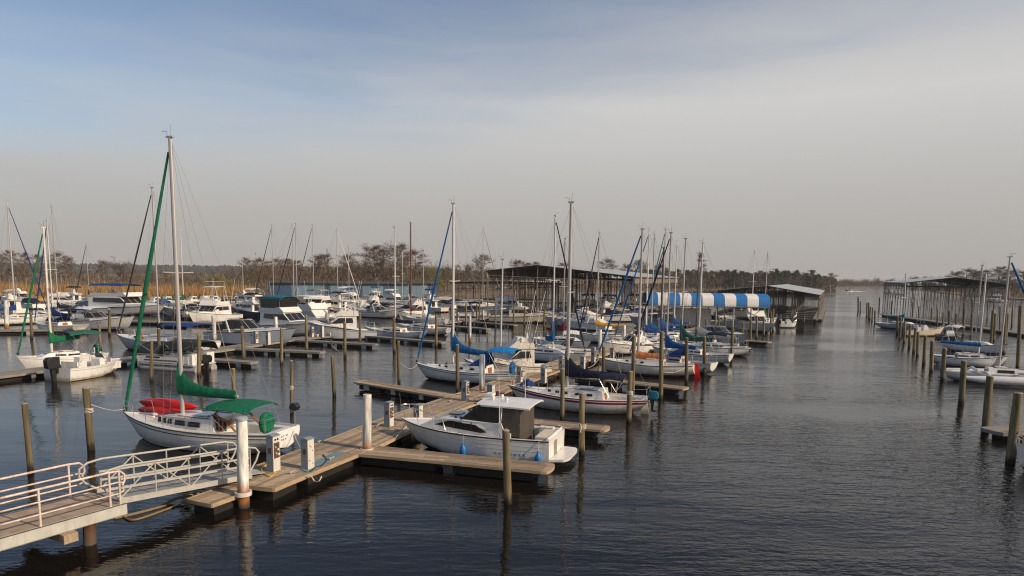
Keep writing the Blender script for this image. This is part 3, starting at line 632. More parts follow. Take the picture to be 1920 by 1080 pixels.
def express(label, spec, bow=None, stern=None, cat='cabin cruiser', group=None, name='cabin_cruiser', loc=None, heading=0):
    S = dict(B=.29, f=(.95, 1.1, 1.45), hull='gel', boot='black', arch=True, canvas='cv_navy', stripe_m=None, win='glass', hull_ports=True, shield=(.02, .62), lod=1, deck='gel', top=None, rail=True, ob=None)
    S.update(spec); t = thing(name, label, cat, group=group)
    if bow is not None: L = place(t, bow, S['f'][2], stern, S['f'][0])
    else: L = S['L']; t.location = loc; t.rotation_euler = (0, 0, heading)
    t['_L'] = L
    Hh = Hull(L, S['B']*L+.3, S['f'], 'power', .88, hull=S['hull'], boot=S['boot'], deck=S['deck'], pit=(.04, .46, .80, .5), twotone=S.get('twotone'))
    if S['stripe_m']: Hh.stripe_m = S['stripe_m']
    Hh.build_hull(t); Hh.build_deck(t)
    zd = Hh.fm-.05; xs, sh = S['shield'][0]*L, S['shield'][1]; w = Hh.hw(.84, .1, zd)
    mb = MB(); mb.ext([(xs-.1, zd-.05), (xs-.1, zd+.34), (xs+.1*L, zd+.42), (xs+.24*L, zd+.36+.1), (xs+.38*L, Hh.zs(Hh.u(xs+.38*L))), (xs+.37*L, Hh.zs(Hh.u(xs+.37*L))-.12)], Hh.hw(.80, .15, zd), 'gel'); cab = mb.build('foredeck_cabin', t, 30)
    mb = MB(); mb.box((xs+.18*L, 0, zd+.47), (.5, .5, .05), 'glass_grey', M=Matrix.Rotation(.03, 3, 'Y')); mb.build('fore_hatch', cab, 0)
    # wraparound windscreen
    mb = MB(); N = 12
    def fn(a, b):
        th = (a-.5)*math.pi*.98; ww = Hh.b(Hh.u(xs))*.80*(1-.10*b); x = xs-.13*L+(.23*L)*max(0, math.cos(th))**.8*(1-.42*b); return (x-.25*b, ww*math.sin(th)/1.0, zd+.30+sh*b)
    mb.slab(fn, N, 3, .02, S['win']); ws = mb.build('windscreen', t, 60)
    mb = MB(); mb.tube([fn(i/N, 1) for i in range(N+1)], .02, 'spar_white', 5); mb.tube([fn(i/N, 0) for i in range(N+1)], .03, 'gel', 5)
    for i in (3, 6, 9): mb.tube([fn(i/N, 0), fn(i/N, 1)], .018, 'spar_white', 4)
    mb.build('windscreen_frame', ws)
    if S['arch']:
        mb = MB(); xa = xs-.20*L; wa = Hh.b(Hh.u(xa))*.92; pts = [(xa+.45, wa, Hh.zs(Hh.u(xa))-.05), (xa-.05, wa*.93, zd+1.15), (xa-.15, wa*.75, zd+1.35), (xa-.15, -wa*.75, zd+1.35), (xa-.05, -wa*.93, zd+1.15), (xa+.45, -wa, Hh.zs(Hh.u(xa))-.05)]
        mb.tube(pts, [.16, .11, .1, .1, .11, .16], 'gel', 8, sy=.5); mb.build('radar_arch', t, 40)
    if S['canvas']:
        mb = MB(); x1, x2 = xs-.10*L, xs-.22*L; wc = Hh.b(Hh.u(x1))*.80
        def fc(a, b):
            th = math.pi*b; x = lerp(x1, x2-.55*(1-math.sin(th)*.4), a); z = zd+.25+(sh+.18)*math.sin(th)**.45*(1-.15*a); return (x, wc*math.cos(th), z)
        mb.slab(fc, 5, 12, .02, S['canvas']); cv = mb.build('cockpit_canvas', t, 60)
        mb = MB(); x3 = -L/2+.35
        def fd(a, b):
            th = math.pi*b; x = lerp(x2-.3, x3, a); return (x, wc*1.02*math.cos(th), zd+.1+lerp(sh+.1, .05, a)*math.sin(th)**.5)
        mb.slab(fd, 5, 10, .02, S.get('canvas2', S['canvas'])); mb.build('aft_curtain', cv, 60)
    if S['top']:
        mb = MB(); canopy(mb, xs-.24*L, xs+.02*L, Hh.b(.4)*.85, zd+1.75, S['top'], cam=.12); tp = mb.build('bimini', t, 60)
        for sd in (1, -1): mb = MB(); mb.tube([(xs-.2*L, sd*Hh.b(.4)*.82, zd+1.6), (xs-.1*L, sd*Hh.b(.4)*.88, zd+.1), (xs, sd*Hh.b(.4)*.82, zd+1.6)], .014, 'steel', 5); mb.build('bimini_frame', tp)
    if S['hull_ports']:
        for k in range(3):
            for sd in (1, -1):
                u = .58+k*.045; z = Hh.zs(u)-.34; mb = MB(); x = Hh.x(u, z); y = Hh.y(u, z)
                mb.tube([(x-.11, sd*(y+.004), z), (x+.11, sd*(Hh.y(u+.02, z)+.004), z)], .05, 'glass', 6, sy=.3); mb.build('porthole', t)
    if S['rail']: bow_rail(t, Hh, .52)
    if S['ob']: outboard(t, (-L/2-.15, 0, Hh.f0-.15), S['ob'], 1.2)
    mb = MB(); mb.box((-L/2-.25, 0, .25), (.55, Hh.b(0)*1.6, .07), 'gel'); mb.build('swim_platform', t, 0)
    return t, Hh, L
def console(label, spec, bow, stern, cat='motorboat', group=None, name='centre_console'):
    S = dict(B=.30, f=(.7, .68, 1.0), hull='gel', boot='antifoul_blue', top=None, ob='black', deck='deck_tan', seat='cv_white'); S.update(spec)
    t = thing(name, label, cat, group=group); L = place(t, bow, S['f'][2], stern, S['f'][0]); t['_L'] = L
    Hh = Hull(L, S['B']*L+.25, S['f'], 'power', .86, hull=S['hull'], boot=S['boot'], deck=S['deck'], rub='gel', pit=(.10, .86, .84, .38)); Hh.build_hull(t); Hh.build_deck(t)
    zd = Hh.fm-.4; mb = MB()
    mb.ext([(-.25, zd), (-.3, zd+1.0), (.0, zd+1.12), (.35, zd+.75), (.45, zd)], lambda x, z: .42, 'gel'); c = mb.build('console', t, 30)
    mb = MB(); mb.add([(-.02, .4, zd+1.1), (-.02, -.4, zd+1.1), (-.2, -.36, zd+1.5), (-.2, .36, zd+1.5), (-.04, .4, zd+1.1), (-.04, -.4, zd+1.1), (-.22, -.36, zd+1.5), (-.22, .36, zd+1.5)], [(0, 1, 2, 3), (7, 6, 5, 4), (0, 4, 5, 1), (1, 5, 6, 2), (2, 6, 7, 3), (3, 7, 4, 0)], 'glass_grey'); mb.build('windscreen', c, 0)
    mb = MB(); mb.box((-.95, 0, zd+.4), (.5, .9, .7), S['seat']); mb.box((-1.2, 0, zd+.9), (.1, .9, .4), S['seat']); mb.build('seat', t, 0)
    if S['top']:
        mb = MB(); canopy(mb, -1.2, .7, .85, zd+2.15, S['top'], cam=.06, drop=.05); tp = mb.build('t_top', t, 50); mb = MB()
        for xx in (-.7, .4):
            for sd in (1, -1): mb.tube([(xx*.6, sd*.5, zd), (xx, sd*.75, zd+2.05)], .025, 'steel', 5)
        mb.build('top_frame', tp)
    if S['ob']: outboard(t, (-L/2-.2, 0, Hh.f0-.1), S['ob'], 1.15)
    bow_rail(t, Hh, .72, .3)
    return t, Hh, L
# ---------------------------------------------------------------- water and land
def water_mat():
    m, n, l, b = node_mat('water')
    b.inputs['Base Color'].default_value = (.0075, .0062, .0055, 1); b.inputs['Roughness'].default_value = .03; b.inputs['IOR'].default_value = 1.333
    t = n.new('ShaderNodeTexCoord')
    def noise(rot, scale, sc, detail, rough=.5, dist=0):
        mp = n.new('ShaderNodeMapping'); mp.inputs['Rotation'].default_value = (0, 0, rot); mp.inputs['Scale'].default_value = scale
        l.new(t.outputs['Object'], mp.inputs[0]); z = n.new('ShaderNodeTexNoise'); z.inputs['Scale'].default_value = sc; z.inputs['Detail'].default_value = detail
        z.inputs['Roughness'].default_value = rough; z.inputs['Distortion'].default_value = dist; l.new(mp.outputs[0], z.inputs[0]); return z.outputs[0]
    def mth(op, a, b_=None, c=None):
        q = n.new('ShaderNodeMath'); q.operation = op
        for i, v in enumerate((a, b_, c)):
            if v is None: continue
            if hasattr(v, 'is_output'): l.new(v, q.inputs[i])
            else: q.inputs[i].default_value = v
        return q.outputs[0]
    a = noise(RAD(21), (.75, 4.2, 1), 1.0, 3, .55, .4)          # wind ripples, crests lying along the fingers
    c = noise(RAD(-6), (1.3, 2.0, 1), 2.2, 2, .55, .5)          # crossing wavelets
    md = noise(RAD(17), (.55, 1.5, 1), .75, 2, .5, .6)
    s = noise(RAD(12), (.3, .8, 1), .55, 2)                    # slow undulation
    patch = noise(RAD(15), (.028, .055, 1), 1.0, 4, .55)              # cat's paws: where the wind touches
    # the basin left of the pier lies in the lee and is calmer
    sp = n.new('ShaderNodeSeparateXYZ'); l.new(t.outputs['Object'], sp.inputs[0])
    lee = mth('SUBTRACT', sp.outputs[0], mth('MULTIPLY', sp.outputs[1], .42))
    mr = n.new('ShaderNodeMapRange'); mr.inputs[1].default_value = -16; mr.inputs[2].default_value = 2; mr.inputs[3].default_value = .40; mr.inputs[4].default_value = 1; l.new(lee, mr.inputs[0])
    pr = n.new('ShaderNodeMapRange'); pr.inputs[1].default_value = .40; pr.inputs[2].default_value = .58; pr.inputs[3].default_value = .22; pr.inputs[4].default_value = 1.15; l.new(patch, pr.inputs[0])
    amp = mth('MULTIPLY', mr.outputs[0], pr.outputs[0])
    h = mth('ADD', mth('ADD', mth('MULTIPLY', a, .50), mth('MULTIPLY', c, .42)), mth('MULTIPLY', md, .6))
    h = mth('ADD', mth('MULTIPLY', h, amp), mth('MULTIPLY', s, .5))
    bu = n.new('ShaderNodeBump'); bu.inputs['Strength'].default_value = 1; bu.inputs['Distance'].default_value = .075
    l.new(h, bu.inputs['Height']); l.new(bu.outputs[0], b.inputs['Normal'])
water_mat()
w_ = MB(); w_.add([(-2500, -60, 0), (2500, -60, 0), (2500, 4200, 0), (-2500, 4200, 0)], [(0, 1, 2, 3)], 'water')
tag(w_.build('water', None, 0), 'dark tannin-brown river water of the marina basin', None, None, 'structure')
def land(name, pts, label, z=.3):
    mb = MB(); n = len(pts); vs = [(p.x, p.y, z) for p in pts]+[(p.x, p.y, -1) for p in pts]
    mb.add(vs, [tuple(range(n))]+[(i, i+n, (i+1) % n+n, (i+1) % n) for i in range(n)], 'marsh'); tag(mb.build(name, None, 0), label, None, None, 'structure')
sh = [G(*q) for q in ((-260, 566), (60, 563), (300, 564), (480, 566), (620, 566), (800, 562), (850, 553), (960, 551), (1060, 547), (1200, 546), (1300, 545.5), (1420, 542), (1540, 538.6), (1620, 538.6), (1660, 538.8))]
land('marsh_ground', sh+[Vector((900, 1500, 0)), Vector((600, 2400, 0)), Vector((-2200, 2400, 0)), Vector((-2200, 300, 0))], 'flat brown marsh ground behind the marina')
shr = [G(*q) for q in ((2300, 580), (1960, 564), (1880, 560), (1815, 555), (1770, 550), (1740, 545.5), (1690, 541.5), (1664, 539.6))]
land('river_bank', shr[::-1]+[Vector((2300, 260, 0)), Vector((2300, 1400, 0)), Vector((905, 1490, 0))][::-1][::-1] if False else [Vector((2300, 260, 0))]+shr+[Vector((900, 1400, 0)), Vector((2300, 1400, 0))], 'low wooded river bank across the channel')
# ---------------------------------------------------------------- vegetation
def sliver(mb, p, d, L, w, m, r=None):
    q = r or rnd; d = d.normalized(); s = d.cross(Vector((q.uniform(-1, 1), q.uniform(-1, 1), q.uniform(-.3, .3)))).normalized()*w
    mb.add([p-s, p+s, p+d*L], [(0, 1, 2)], m)
def make_tree(kind, seed):
    """tree about 1 unit = 1 m; returns (trunk MB, crown MB, height)"""
    r = random.Random(seed); tk, cr = MB(), MB(); H = 15.0
    def limb(p, d, L, rad, depth, tip_m, dens):
        n = 4; pts = [p]; q = p.copy(); dd = d.copy()
        for i in range(n):
            dd = (dd+Vector((r.uniform(-.22, .22), r.uniform(-.22, .22), r.uniform(-.12, .2)))).normalized(); q = q+dd*L/n; pts.append(q.copy())
        tk.tube(pts, [rad*(1-.75*i/n) for i in range(n+1)], 'bark', 4)
        for k in range(dens):
            i = r.randint(1, n); a = pts[i]; e = (dd+Vector((r.uniform(-1, 1), r.uniform(-1, 1), r.uniform(-.5, .9)))).normalized()
            for j in range(3):
                pp = a+Vector((r.gauss(0, .35), r.gauss(0, .35), r.gauss(0, .22)))
                sliver(cr, pp, e+Vector((r.uniform(-.5, .5), r.uniform(-.5, .5), r.uniform(-.3, .4))), r.uniform(.5, 1.25), r.uniform(.022, .05), tip_m, r)
        if depth:
            for k in range(3):
                a = pts[r.randint(1, n)]; e = (d+Vector((r.uniform(-.9, .9), r.uniform(-.9, .9), r.uniform(-.3, .6)))).normalized()
                limb(a, e, L*.6, rad*.5, depth-1, tip_m, dens)
    if kind in ('cypress', 'cypress_thin'):
        tk.tube([(0, 0, -.3), (0, 0, 1), (.1, .1, 6), (0, .2, 11), (.1, 0, 14.5)], [.55, .36, .26, .17, .05], 'bark', 6)
        lv = [(.36, 1.6), (.46, 2.1), (.55, 2.4), (.63, 2.7), (.71, 3.3), (.78, 3.6), (.85, 3.3), (.91, 2.5), (.96, 1.5)] if kind == 'cypress' else [(.35, 1.0), (.48, 1.5), (.6, 1.8), (.7, 1.6), (.8, 1.4), (.9, 1.0), (.97, .6)]
        for f, sp in lv:
            for k in range(5 if kind == 'cypress' else 3):
                a = r.uniform(0, 6.28); limb(Vector((0, 0, H*f+r.uniform(-.4, .4))), Vector((math.cos(a), math.sin(a), .12)), sp*r.uniform(.6, 1.15), .07, 1, 'twig_red' if r.random() < .3 else 'twig', 6 if kind == 'cypress' else 5)
    elif kind == 'hardwood':
        tk.tube([(0, 0, -.3), (0, 0, 1.5), (.2, .1, 5), (.1, .2, 9)], [.4, .3, .22, .12], 'bark', 6)
        for k in range(17):
            a = r.uniform(0, 6.28); z = r.uniform(2.0, 9); limb(Vector((.1, .1, z)), Vector((math.cos(a)*.8, math.sin(a)*.8, .75)), r.uniform(2.5, 4.6), .09, 1, 'twig', 10)
    elif kind == 'willow':
        tk.tube([(0, 0, -.3), (0, 0, 2), (.3, .1, 6), (.2, .3, 9)], [.4, .3, .2, .1], 'bark', 6)
        for k in range(16):
            a = r.uniform(0, 6.28); limb(Vector((.1, .1, r.uniform(1, 9))), Vector((math.cos(a), math.sin(a), .6)), r.uniform(2.5, 4.4), .08, 1, 'leaf_willow', 13)
    elif kind == 'pine':
        for j in range(900):
            f = .18+.8*r.random(); rad = 3.2*min(1, (1.02-f)*2.2)*(.75+.35*math.sin(f*23+seed))*r.random()**.45; a = r.uniform(0, 6.28)
            sliver(cr, Vector((math.cos(a)*rad, math.sin(a)*rad, 15*f)), Vector((math.cos(a), math.sin(a), r.uniform(-.2, 1.1))), r.uniform(.5, 1.2), r.uniform(.08, .2), 'leaf_pine', r)
        tk.tube([(0, 0, -.3), (0, 0, 3), (.1, 0, 9), (0, .1, 14)], [.3, .25, .17, .05], 'bark', 6)
        for k in range(26):
            f = r.uniform(.42, 1.0); a = r.uniform(0, 6.28); rad = 2.9*(1-abs(f-.62)*1.25)*r.uniform(.3, 1); c = Vector((math.cos(a)*rad, math.sin(a)*rad, 14.6*f))
            tk.tube([(0, 0, c.z-.5), tuple(c)], [.06, .02], 'bark', 3)
            for j in range(42):
                p = c+Vector((r.gauss(0, .75), r.gauss(0, .75), r.gauss(0, .38))); sliver(cr, p, Vector((r.uniform(-1, 1), r.uniform(-1, 1), r.uniform(-.1, 1))), r.uniform(.35, .8), r.uniform(.06, .14), 'leaf_pine', r)
    return tk, cr
PROTO = {}
def tree(kind, px, top, d, label, group, wide=1.0, v=None):
    """tree rooted d metres away in picture column px whose tip reaches picture row top"""
    v = rnd.randint(0, 3) if v is None else v; key = (kind, v)
    hp = G(px, 700); k = d/hp.y; p = Vector((hp.x*k, d, .25)); H = max(3, HZ(p, top)-.25); s = H/15.0
    nm = {'cypress': 'bare_cypress', 'cypress_thin': 'bare_cypress', 'hardwood': 'bare_tree', 'willow': 'budding_tree', 'pine': 'pine_tree'}[kind]
    rz = rnd.uniform(0, 6.28); sw = s*wide*rnd.uniform(.9, 1.12)
    if key not in PROTO:
        tk, cr = make_tree(kind, 11+v*7+len(kind)); t = thing(nm, label, 'tree', p, rz, group); tk.build('trunk', t, 60); cr.build('crown', t, 0); t.scale = (sw, sw, s); PROTO[key] = t
        return t
    t = dup(PROTO[key], p, rz, label, (sw, sw, s), group); t.name = nm; return t
def scrub(name, label, pts, h, n, m, depth=10, w=(.03, .09), base=.2):
    """an uncountable mass of stems along a shore: one object"""
    mb = MB(); r = random.Random(len(name)*13+n)
    for i in range(n):
        t = r.random()*(len(pts)-1); k = int(t); a, b = pts[k], pts[k+1]; p = a.lerp(b, t-k); dr = p.normalized()
        q = p+dr*r.random()**1.3*depth; hh = lerp(h[0], h[1], r.random())*(.75+.5*mnoise.noise((q.x*.12, q.y*.12, 3)))
        if name.startswith('reed'): sliver(mb, Vector((q.x, q.y, base)), Vector((r.gauss(0, .08), r.gauss(0, .08), 1)), max(.8, hh), r.uniform(*w), m if r.random() > .06 else 'reed_green', r)
        else:
            z = r.random()**.75*max(.5, hh); sliver(mb, Vector((q.x+r.gauss(0, .6), q.y, base+z)), Vector((r.gauss(0, .5), r.gauss(0, .5), 1)), r.uniform(.6, 1.6), r.uniform(*w), m, r)
    return tag(mb.build(name, None, 0), label, None, None, 'stuff')
# ---------------------------------------------------------------- docks, piles, pedestals
def dock(name, label, pts, widths, z, cat, group=None, bm='board', bw=.19, far=False, fl='float', th=.16, float_h=.42, round_end=False, fb=None, z_in=0):
    pts = [Vector((p[0], p[1], 0)) for p in pts]; N = len(pts)
    if not hasattr(widths, '__len__'): widths = [widths]*N
    o = pts[0]; t = thing(name, label, cat, o, 0, group); q = [p-o for p in pts]; nr = []
    for i in range(N):
        a = (q[i]-q[i-1]).normalized() if i else None; b = (q[i+1]-q[i]).normalized() if i < N-1 else None
        d = ((a or b)+(b or a)).normalized(); nn = Vector((-d.y, d.x, 0)); c = nn.dot(Vector((-(b or a).y, (b or a).x, 0))); nr.append(nn/max(.5, c))
    S = lambda i, s: q[i]+nr[i]*s*widths[i]/2
    mb = MB(); nb = max(3, int(max(widths)/bw))
    for i in range(N-1):
        L = (q[i+1]-q[i]).length; M = math.radians(0)
        for k in range(nb):
            s0, s1 = -1+2*(k+.03)/nb, -1+2*(k+.97)/nb; cuts = [0]
            while cuts[-1] < 1-1e-6: cuts.append(min(1, cuts[-1]+rnd.uniform(2.4, 4.2)/L)) if not far else cuts.append(min(1, cuts[-1]+8/L))
            for j in range(len(cuts)-1):
                a, b = cuts[j]+.004/L*2, cuts[j+1]-.004/L*2; zz = z-.02*rnd.random()*(0 if far else .5)
                P = [S(i, s0).lerp(S(i+1, s0), a), S(i, s1).lerp(S(i+1, s1), a), S(i, s1).lerp(S(i+1, s1), b), S(i, s0).lerp(S(i+1, s0), b)]
                mb.add([(p.x, p.y, zz) for p in P]+[(p.x, p.y, zz-.045) for p in P], [(0, 3, 2, 1), (0, 1, 5, 4), (1, 2, 6, 5), (2, 3, 7, 6), (3, 0, 4, 7), (4, 5, 6, 7)], bm)
    mb.build('decking', t, 0)
    for s in (1, -1):
        mb = MB()
        for i in range(N-1):
            a, b = S(i, s), S(i+1, s); oa = nr[i]*s*.05; ob = nr[i+1]*s*.05
            vs = [(p.x, p.y, zz) for zz in (z+.012, z-th) for p in (a+nr[i]*s*.003, b+nr[i+1]*s*.003, b+ob, a+oa)]
            mb.add(vs, [(0, 1, 2, 3), (7, 6, 5, 4), (0, 4, 5, 1), (1, 5, 6, 2), (2, 6, 7, 3), (3, 7, 4, 0)], 'fascia' if bm == 'board' else bm)
        mb.build('fascia', t, 0)
    for e, i in ((-1, 0), (1, N-1)):
        mb = MB(); d = (q[1]-q[0]).normalized() if e < 0 else (q[-1]-q[-2]).normalized(); w = widths[i]; wx = w/2+.05
        nn = Vector((-d.y, d.x, 0)); out = []
        for k in range(9):
            a = -math.pi/2+math.pi*k/8; ex = (.32 if round_end and e > 0 else .05)*math.cos(a)**.5 if abs(math.cos(a)) > 1e-6 else 0
            out.append(q[i]+d*e*ex+nn*math.sin(a)*wx*(1 if not round_end else 1))
        inn = [q[i]+d*e*.003+nn*wx, q[i]+d*e*.003-nn*wx]; P = out+inn; n = len(P)
        mb.add([(p.x, p.y, z+.008) for p in P]+[(p.x, p.y, z-th) for p in P], [tuple(range(n)), tuple(range(n, 2*n))[::-1]]+[(k, k+n, (k+1) % n+n, (k+1) % n) for k in range(n)], 'fascia' if bm == 'board' else bm); mb.build('end_board', t, 0)
    for i in range(N-1):
        L = (q[i+1]-q[i]).length; nf = max(1, int(L/(2.4 if not far else 4.5))); d = (q[i+1]-q[i]).normalized(); rz = math.atan2(d.y, d.x)
        for k in range(nf):
            c = q[i].lerp(q[i+1], (k+.5)/nf); w = lerp(widths[i], widths[i+1], (k+.5)/nf); mb = MB()
            mb.box((c.x, c.y, z-th-float_h/2), (L/nf*.80, w*.80, float_h), fl, rz=rz); mb.build('float', t, 0)
        if fb:
            for k in range(max(2, int(L/2.0))):
                c = q[i].lerp(q[i+1], (k+.6)/max(2, int(L/2.0))); w = lerp(widths[i], widths[i+1], .5); mb = MB(); mb.box((c.x, c.y, z-th-.17), (.30+.2*rnd.random(), w*.93, .30), 'foam', rz=rz); mb.build('foam_block', t, 0)
        mb = MB(); c = q[i].lerp(q[i+1], .5); w = (widths[i]+widths[i+1])/2; mb.box((c.x, c.y, z-.13), (L*.99, w*.8, .1), 'float', rz=rz); mb.build('frame', t, 0)
    return t
PILE_N = 0
def pile(top, base, r, label, group=None, m='pile_wood', name='timber_pile', cap=None, z0=0, base_p=None):
    p = base_p or G(*base, z0); h = HZ(p, top[1]); px = PRJ((p.x, p.y, h))[0]; dep = p.y
    lean = (top[0]-px)*dep/F; lean = max(-.09*h, min(.09*h, lean)); ly = rnd.uniform(-.02, .02)*h
    o = MB(); n = 14; rings = []; j = [rnd.uniform(-.03, .03) for _ in range(8)]
    for i in range(9):
        t = i/8; z = lerp(-1.0, h, t); k = max(0, z)/h; rr = r*(1.06-.12*t)
        cx, cy = lean*k+j[i % 8]*.4*r, ly*k
        rings.append([(cx+rr*(1+.03*math.sin(3*a+i)+.02*math.sin(5*a))*math.cos(a), cy+rr*(1+.03*math.sin(3*a+i))*math.sin(a), z) for a in [2*math.pi*q/n for q in range(n)]])
    o.loft(rings, m, cap=(m != 'pile_wood'))
    if m == 'pile_wood': o.loft([rings[-1], [(x*.88+lean*.12, y*.88+ly*.12, z+.02+.03*rnd.random()) for x, y, z in rings[-1]]], 'pile_top')
    if cap is None:
        ob = o.build(name, None, 50); ob.location = (p.x, p.y, 0); tag(ob, label, 'pile', group); return ob
    t = thing(name, label, 'pile', (p.x, p.y, 0), 0, group); o.build('shaft', t, 50)
    c = MB(); cz = h
    if cap == 'cone': c.loft([[(lean+q*r*math.cos(a), ly+q*r*math.sin(a), cz+dz) for a in [2*math.pi*k/14 for k in range(14)]] for q, dz in ((1.1, -.02), (1.1, .06), (.9, .09), (.5, .10))], 'galv')
    c.build('cap', t, 40)
    return t
def pedestal(base, label, top=None, h=1.0, meter=True, zb=.5, group='dock power pedestals', rz=None, w=.30, d=.34, white=True):
    p = G(*base, zb); rz = AX-math.pi/2 if rz is None else rz
    if top: h = HZ(p, top); h = max(.6, min(1.5, h-zb))
    t = thing('power_pedestal', label, 'power pedestal', (p.x, p.y, zb), rz, group); mb = MB()
    mb.box((0, 0, h/2), (w, d, h), 'ped_shade_grey'); b = mb.build('cabinet', t, 0)
    mb = MB(); mb.box((w/2+.008, 0, h/2), (.014, d*.98, h*.99), 'ped_white'); mb.build('front_panel', t, 0)  # white front against the greyed cabinet: sunlit and shaded faces done by colour
    mb = MB(); mb.ext([(-w/2-.03, h+.004), (-w/2-.03, h+.03), (0, h+.07), (w/2+.04, h+.03), (w/2+.04, h+.004)], lambda x, z: d/2+.02, 'ped_shade_grey'); mb.build('lid', t, 0)
    if meter:
        f = MB(); f.box((w/2+.022, 0, h*.60), (.014, d*.78, h*.44), 'meter')
        for k, (yy, zz) in enumerate(((-.06, .70), (.05, .62), (-.03, .52), (.07, .48))): f.box((w/2+.036, yy*d/.3, h*zz), (.02, .07*d/.3, .06), 'ped_white' if k % 2 else 'fascia')
        f.build('outlet_panel', t, 0)
        for yy in (-.06, .06):
            c = MB(); c.tube([(w/2+.01, yy, h*.91), (w/2+.04, yy, h*.91)], .035, 'black', 10); c.build('meter_dial', t, 0)
    else:
        c = MB()
        for yy, zz in ((-.06, .8), (.07, .62), (.0, .75), (.08, .18), (-.08, .3)): c.tube([(w/2+.01, yy, h*zz), (w/2+.035, yy, h*zz)], .018, 'meter', 8)
        c.build('outlet', t, 0)
    s = MB(); s.box((.02, -d/2-.008, h*.6), (.13, .012, .2), 'meter'); s.build('side_hatch', t, 0)
    return t
AX = math.atan2(.907, .40)                              # direction of the piers
# ---------------------------------------------------------------- large structures
def boathouse(label, L0, P0, R0, ax, zl, zp, zr, name='boathouse', bays=9, floor=True, slips=True, post='post_dark', val=1.1, brace=False, cat='boathouse', dens=1):
    """gable roof on posts: front corners L0, P0 (ridge), R0, running back along ax"""
    t = thing(name, label, cat, (P0.x, P0.y, 0)); o = Vector((P0.x, P0.y, 0)); ax = Vector((ax[0], ax[1], 0))
    l, p, r = [Vector((q.x, q.y, 0))-o for q in (L0, P0, R0)]
    th = .16
    mb = MB()
    def rf(a, b):
        s = a*2
        q = l.lerp(p, s) if s <= 1 else p.lerp(r, s-1); z = lerp(zl, zp, s) if s <= 1 else lerp(zp, zr, s-1)
        e = (q-p)*.02; return tuple(Vector((q.x, q.y, z))+e+ax*(b*1.01-.005)+Vector((0, 0, .012*math.sin(b*170))))
    mb.slab(rf, 2, 60, .05, 'roof_metal'); mb.build('roof', t, 0)
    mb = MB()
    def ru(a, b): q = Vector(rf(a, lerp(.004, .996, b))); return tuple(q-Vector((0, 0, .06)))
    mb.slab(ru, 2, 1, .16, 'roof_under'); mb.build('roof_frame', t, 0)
    mb = MB()                                            # hung valance along both eaves and the rear gable
    def strip(a, b, za, zb, h):
        n = max(2, int((b-a).length/.55))
        for i in range(n):
            q0, q1 = a.lerp(b, i/n), a.lerp(b, (i+.94)/n); z0, z1 = lerp(za, zb, i/n)-.24, lerp(za, zb, (i+.94)/n)-.24; nn = (q1-q0).cross(Vector((0, 0, 1))).normalized()*.03
            hh = h*rnd.uniform(.85, 1.05)
            vs = [q0+nn+Vector((0, 0, z0)), q1+nn+Vector((0, 0, z1)), q1+nn+Vector((0, 0, z1-hh)), q0+nn+Vector((0, 0, z0-hh))]; vs += [v-nn*2 for v in vs]
            mb.add(vs, [(0, 1, 2, 3), (7, 6, 5, 4), (0, 4, 5, 1), (1, 5, 6, 2), (2, 6, 7, 3), (3, 7, 4, 0)], 'valance' if post == 'post_dark' else 'post_steel')
    if val:
        strip(r, r+ax, zr, zr, val); strip(l, l+ax, zl, zl, val); strip(l+ax, p+ax, zl, zp, val*1.3); strip(p+ax, r+ax, zp, zr, val*1.3); mb.build('eave_cladding', t, 0)
    cols = [(l, zl), (l.lerp(p, .5), (zl+zp)/2), (p, zp), (p.lerp(r, .5), (zp+zr)/2), (r, zr)]
    for i in range(bays+1):
        for k, (q, z) in enumerate(cols):
            c = q+ax*(i/bays)*.985+ax*.006; m = MB(); m.tube([(c.x, c.y, -.6), (c.x, c.y, z-.2)], .085 if post == 'post_dark' else .055, post, 5); m.build('post', t, 0)
    m = MB(); r2 = random.Random(5)                      # light members between the posts
    for i in range(int(bays*3*dens)):
        for q, z in cols:
            if r2.random() < .75:
                c = q+ax*(r2.uniform(.01, .98)); m.tube([(c.x, c.y, .1), (c.x, c.y, z-.2)], .055 if post == 'post_dark' else .028, post, 4)
    for i in range(bays):
        for q, z in ((cols[0]), (cols[4])):
            a, b = q+ax*(i/bays), q+ax*((i+1)/bays)
            m.tube([(a.x, a.y, z-.3), (b.x, b.y, z*(.45 if brace else .6))], .05, post, 4)
            if brace: m.tube([(b.x, b.y, z-.3), (a.x, a.y, z*.45)], .05, post, 4)
    for i in range(bays+1):
        a, b = l+ax*(i/bays)*.98+ax*.01, r+ax*(i/bays)*.98+ax*.01; m.tube([(a.x, a.y, zl-.9), (b.x, b.y, zr-.9)], .07, post, 4)
    for q, z in (cols[0], cols[4]): m.tube([(q.x, q.y, z*.62), (q.x+ax.x, q.y+ax.y, z*.62)], .07, post, 4)
    m.build('bracing', t, 0)
    if floor:
        for q in (l, p, r):
            m = MB(); a = q+ax*.5; m.box((a.x, a.y, .38), (ax.length, 1.6, .22), 'board_grey', rz=math.atan2(ax.y, ax.x)); m.box((a.x, a.y, .08), (ax.length*.99, 1.3, .36), 'float', rz=math.atan2(ax.y, ax.x)); m.build('walkway', t, 0)
        for i in range(bays+1):
            m = MB(); c = (l+r)*.5+ax*(i/bays); d = r-l; m.box((c.x, c.y, .33), (d.length, .7, .2), 'board_grey', rz=math.atan2(d.y, d.x)); m.build('slip_beam', t, 0)
    return t
V2 = lambda x, y: Vector((x, y, 0))
boathouse('largest open boathouse, with a long pale metal gable roof', V2(-4.5, 115), V2(4.1, 115.5), V2(21.2, 117), (20.3, 52), 8.45, 9.55, 7.75, bays=9, dens=1.3)
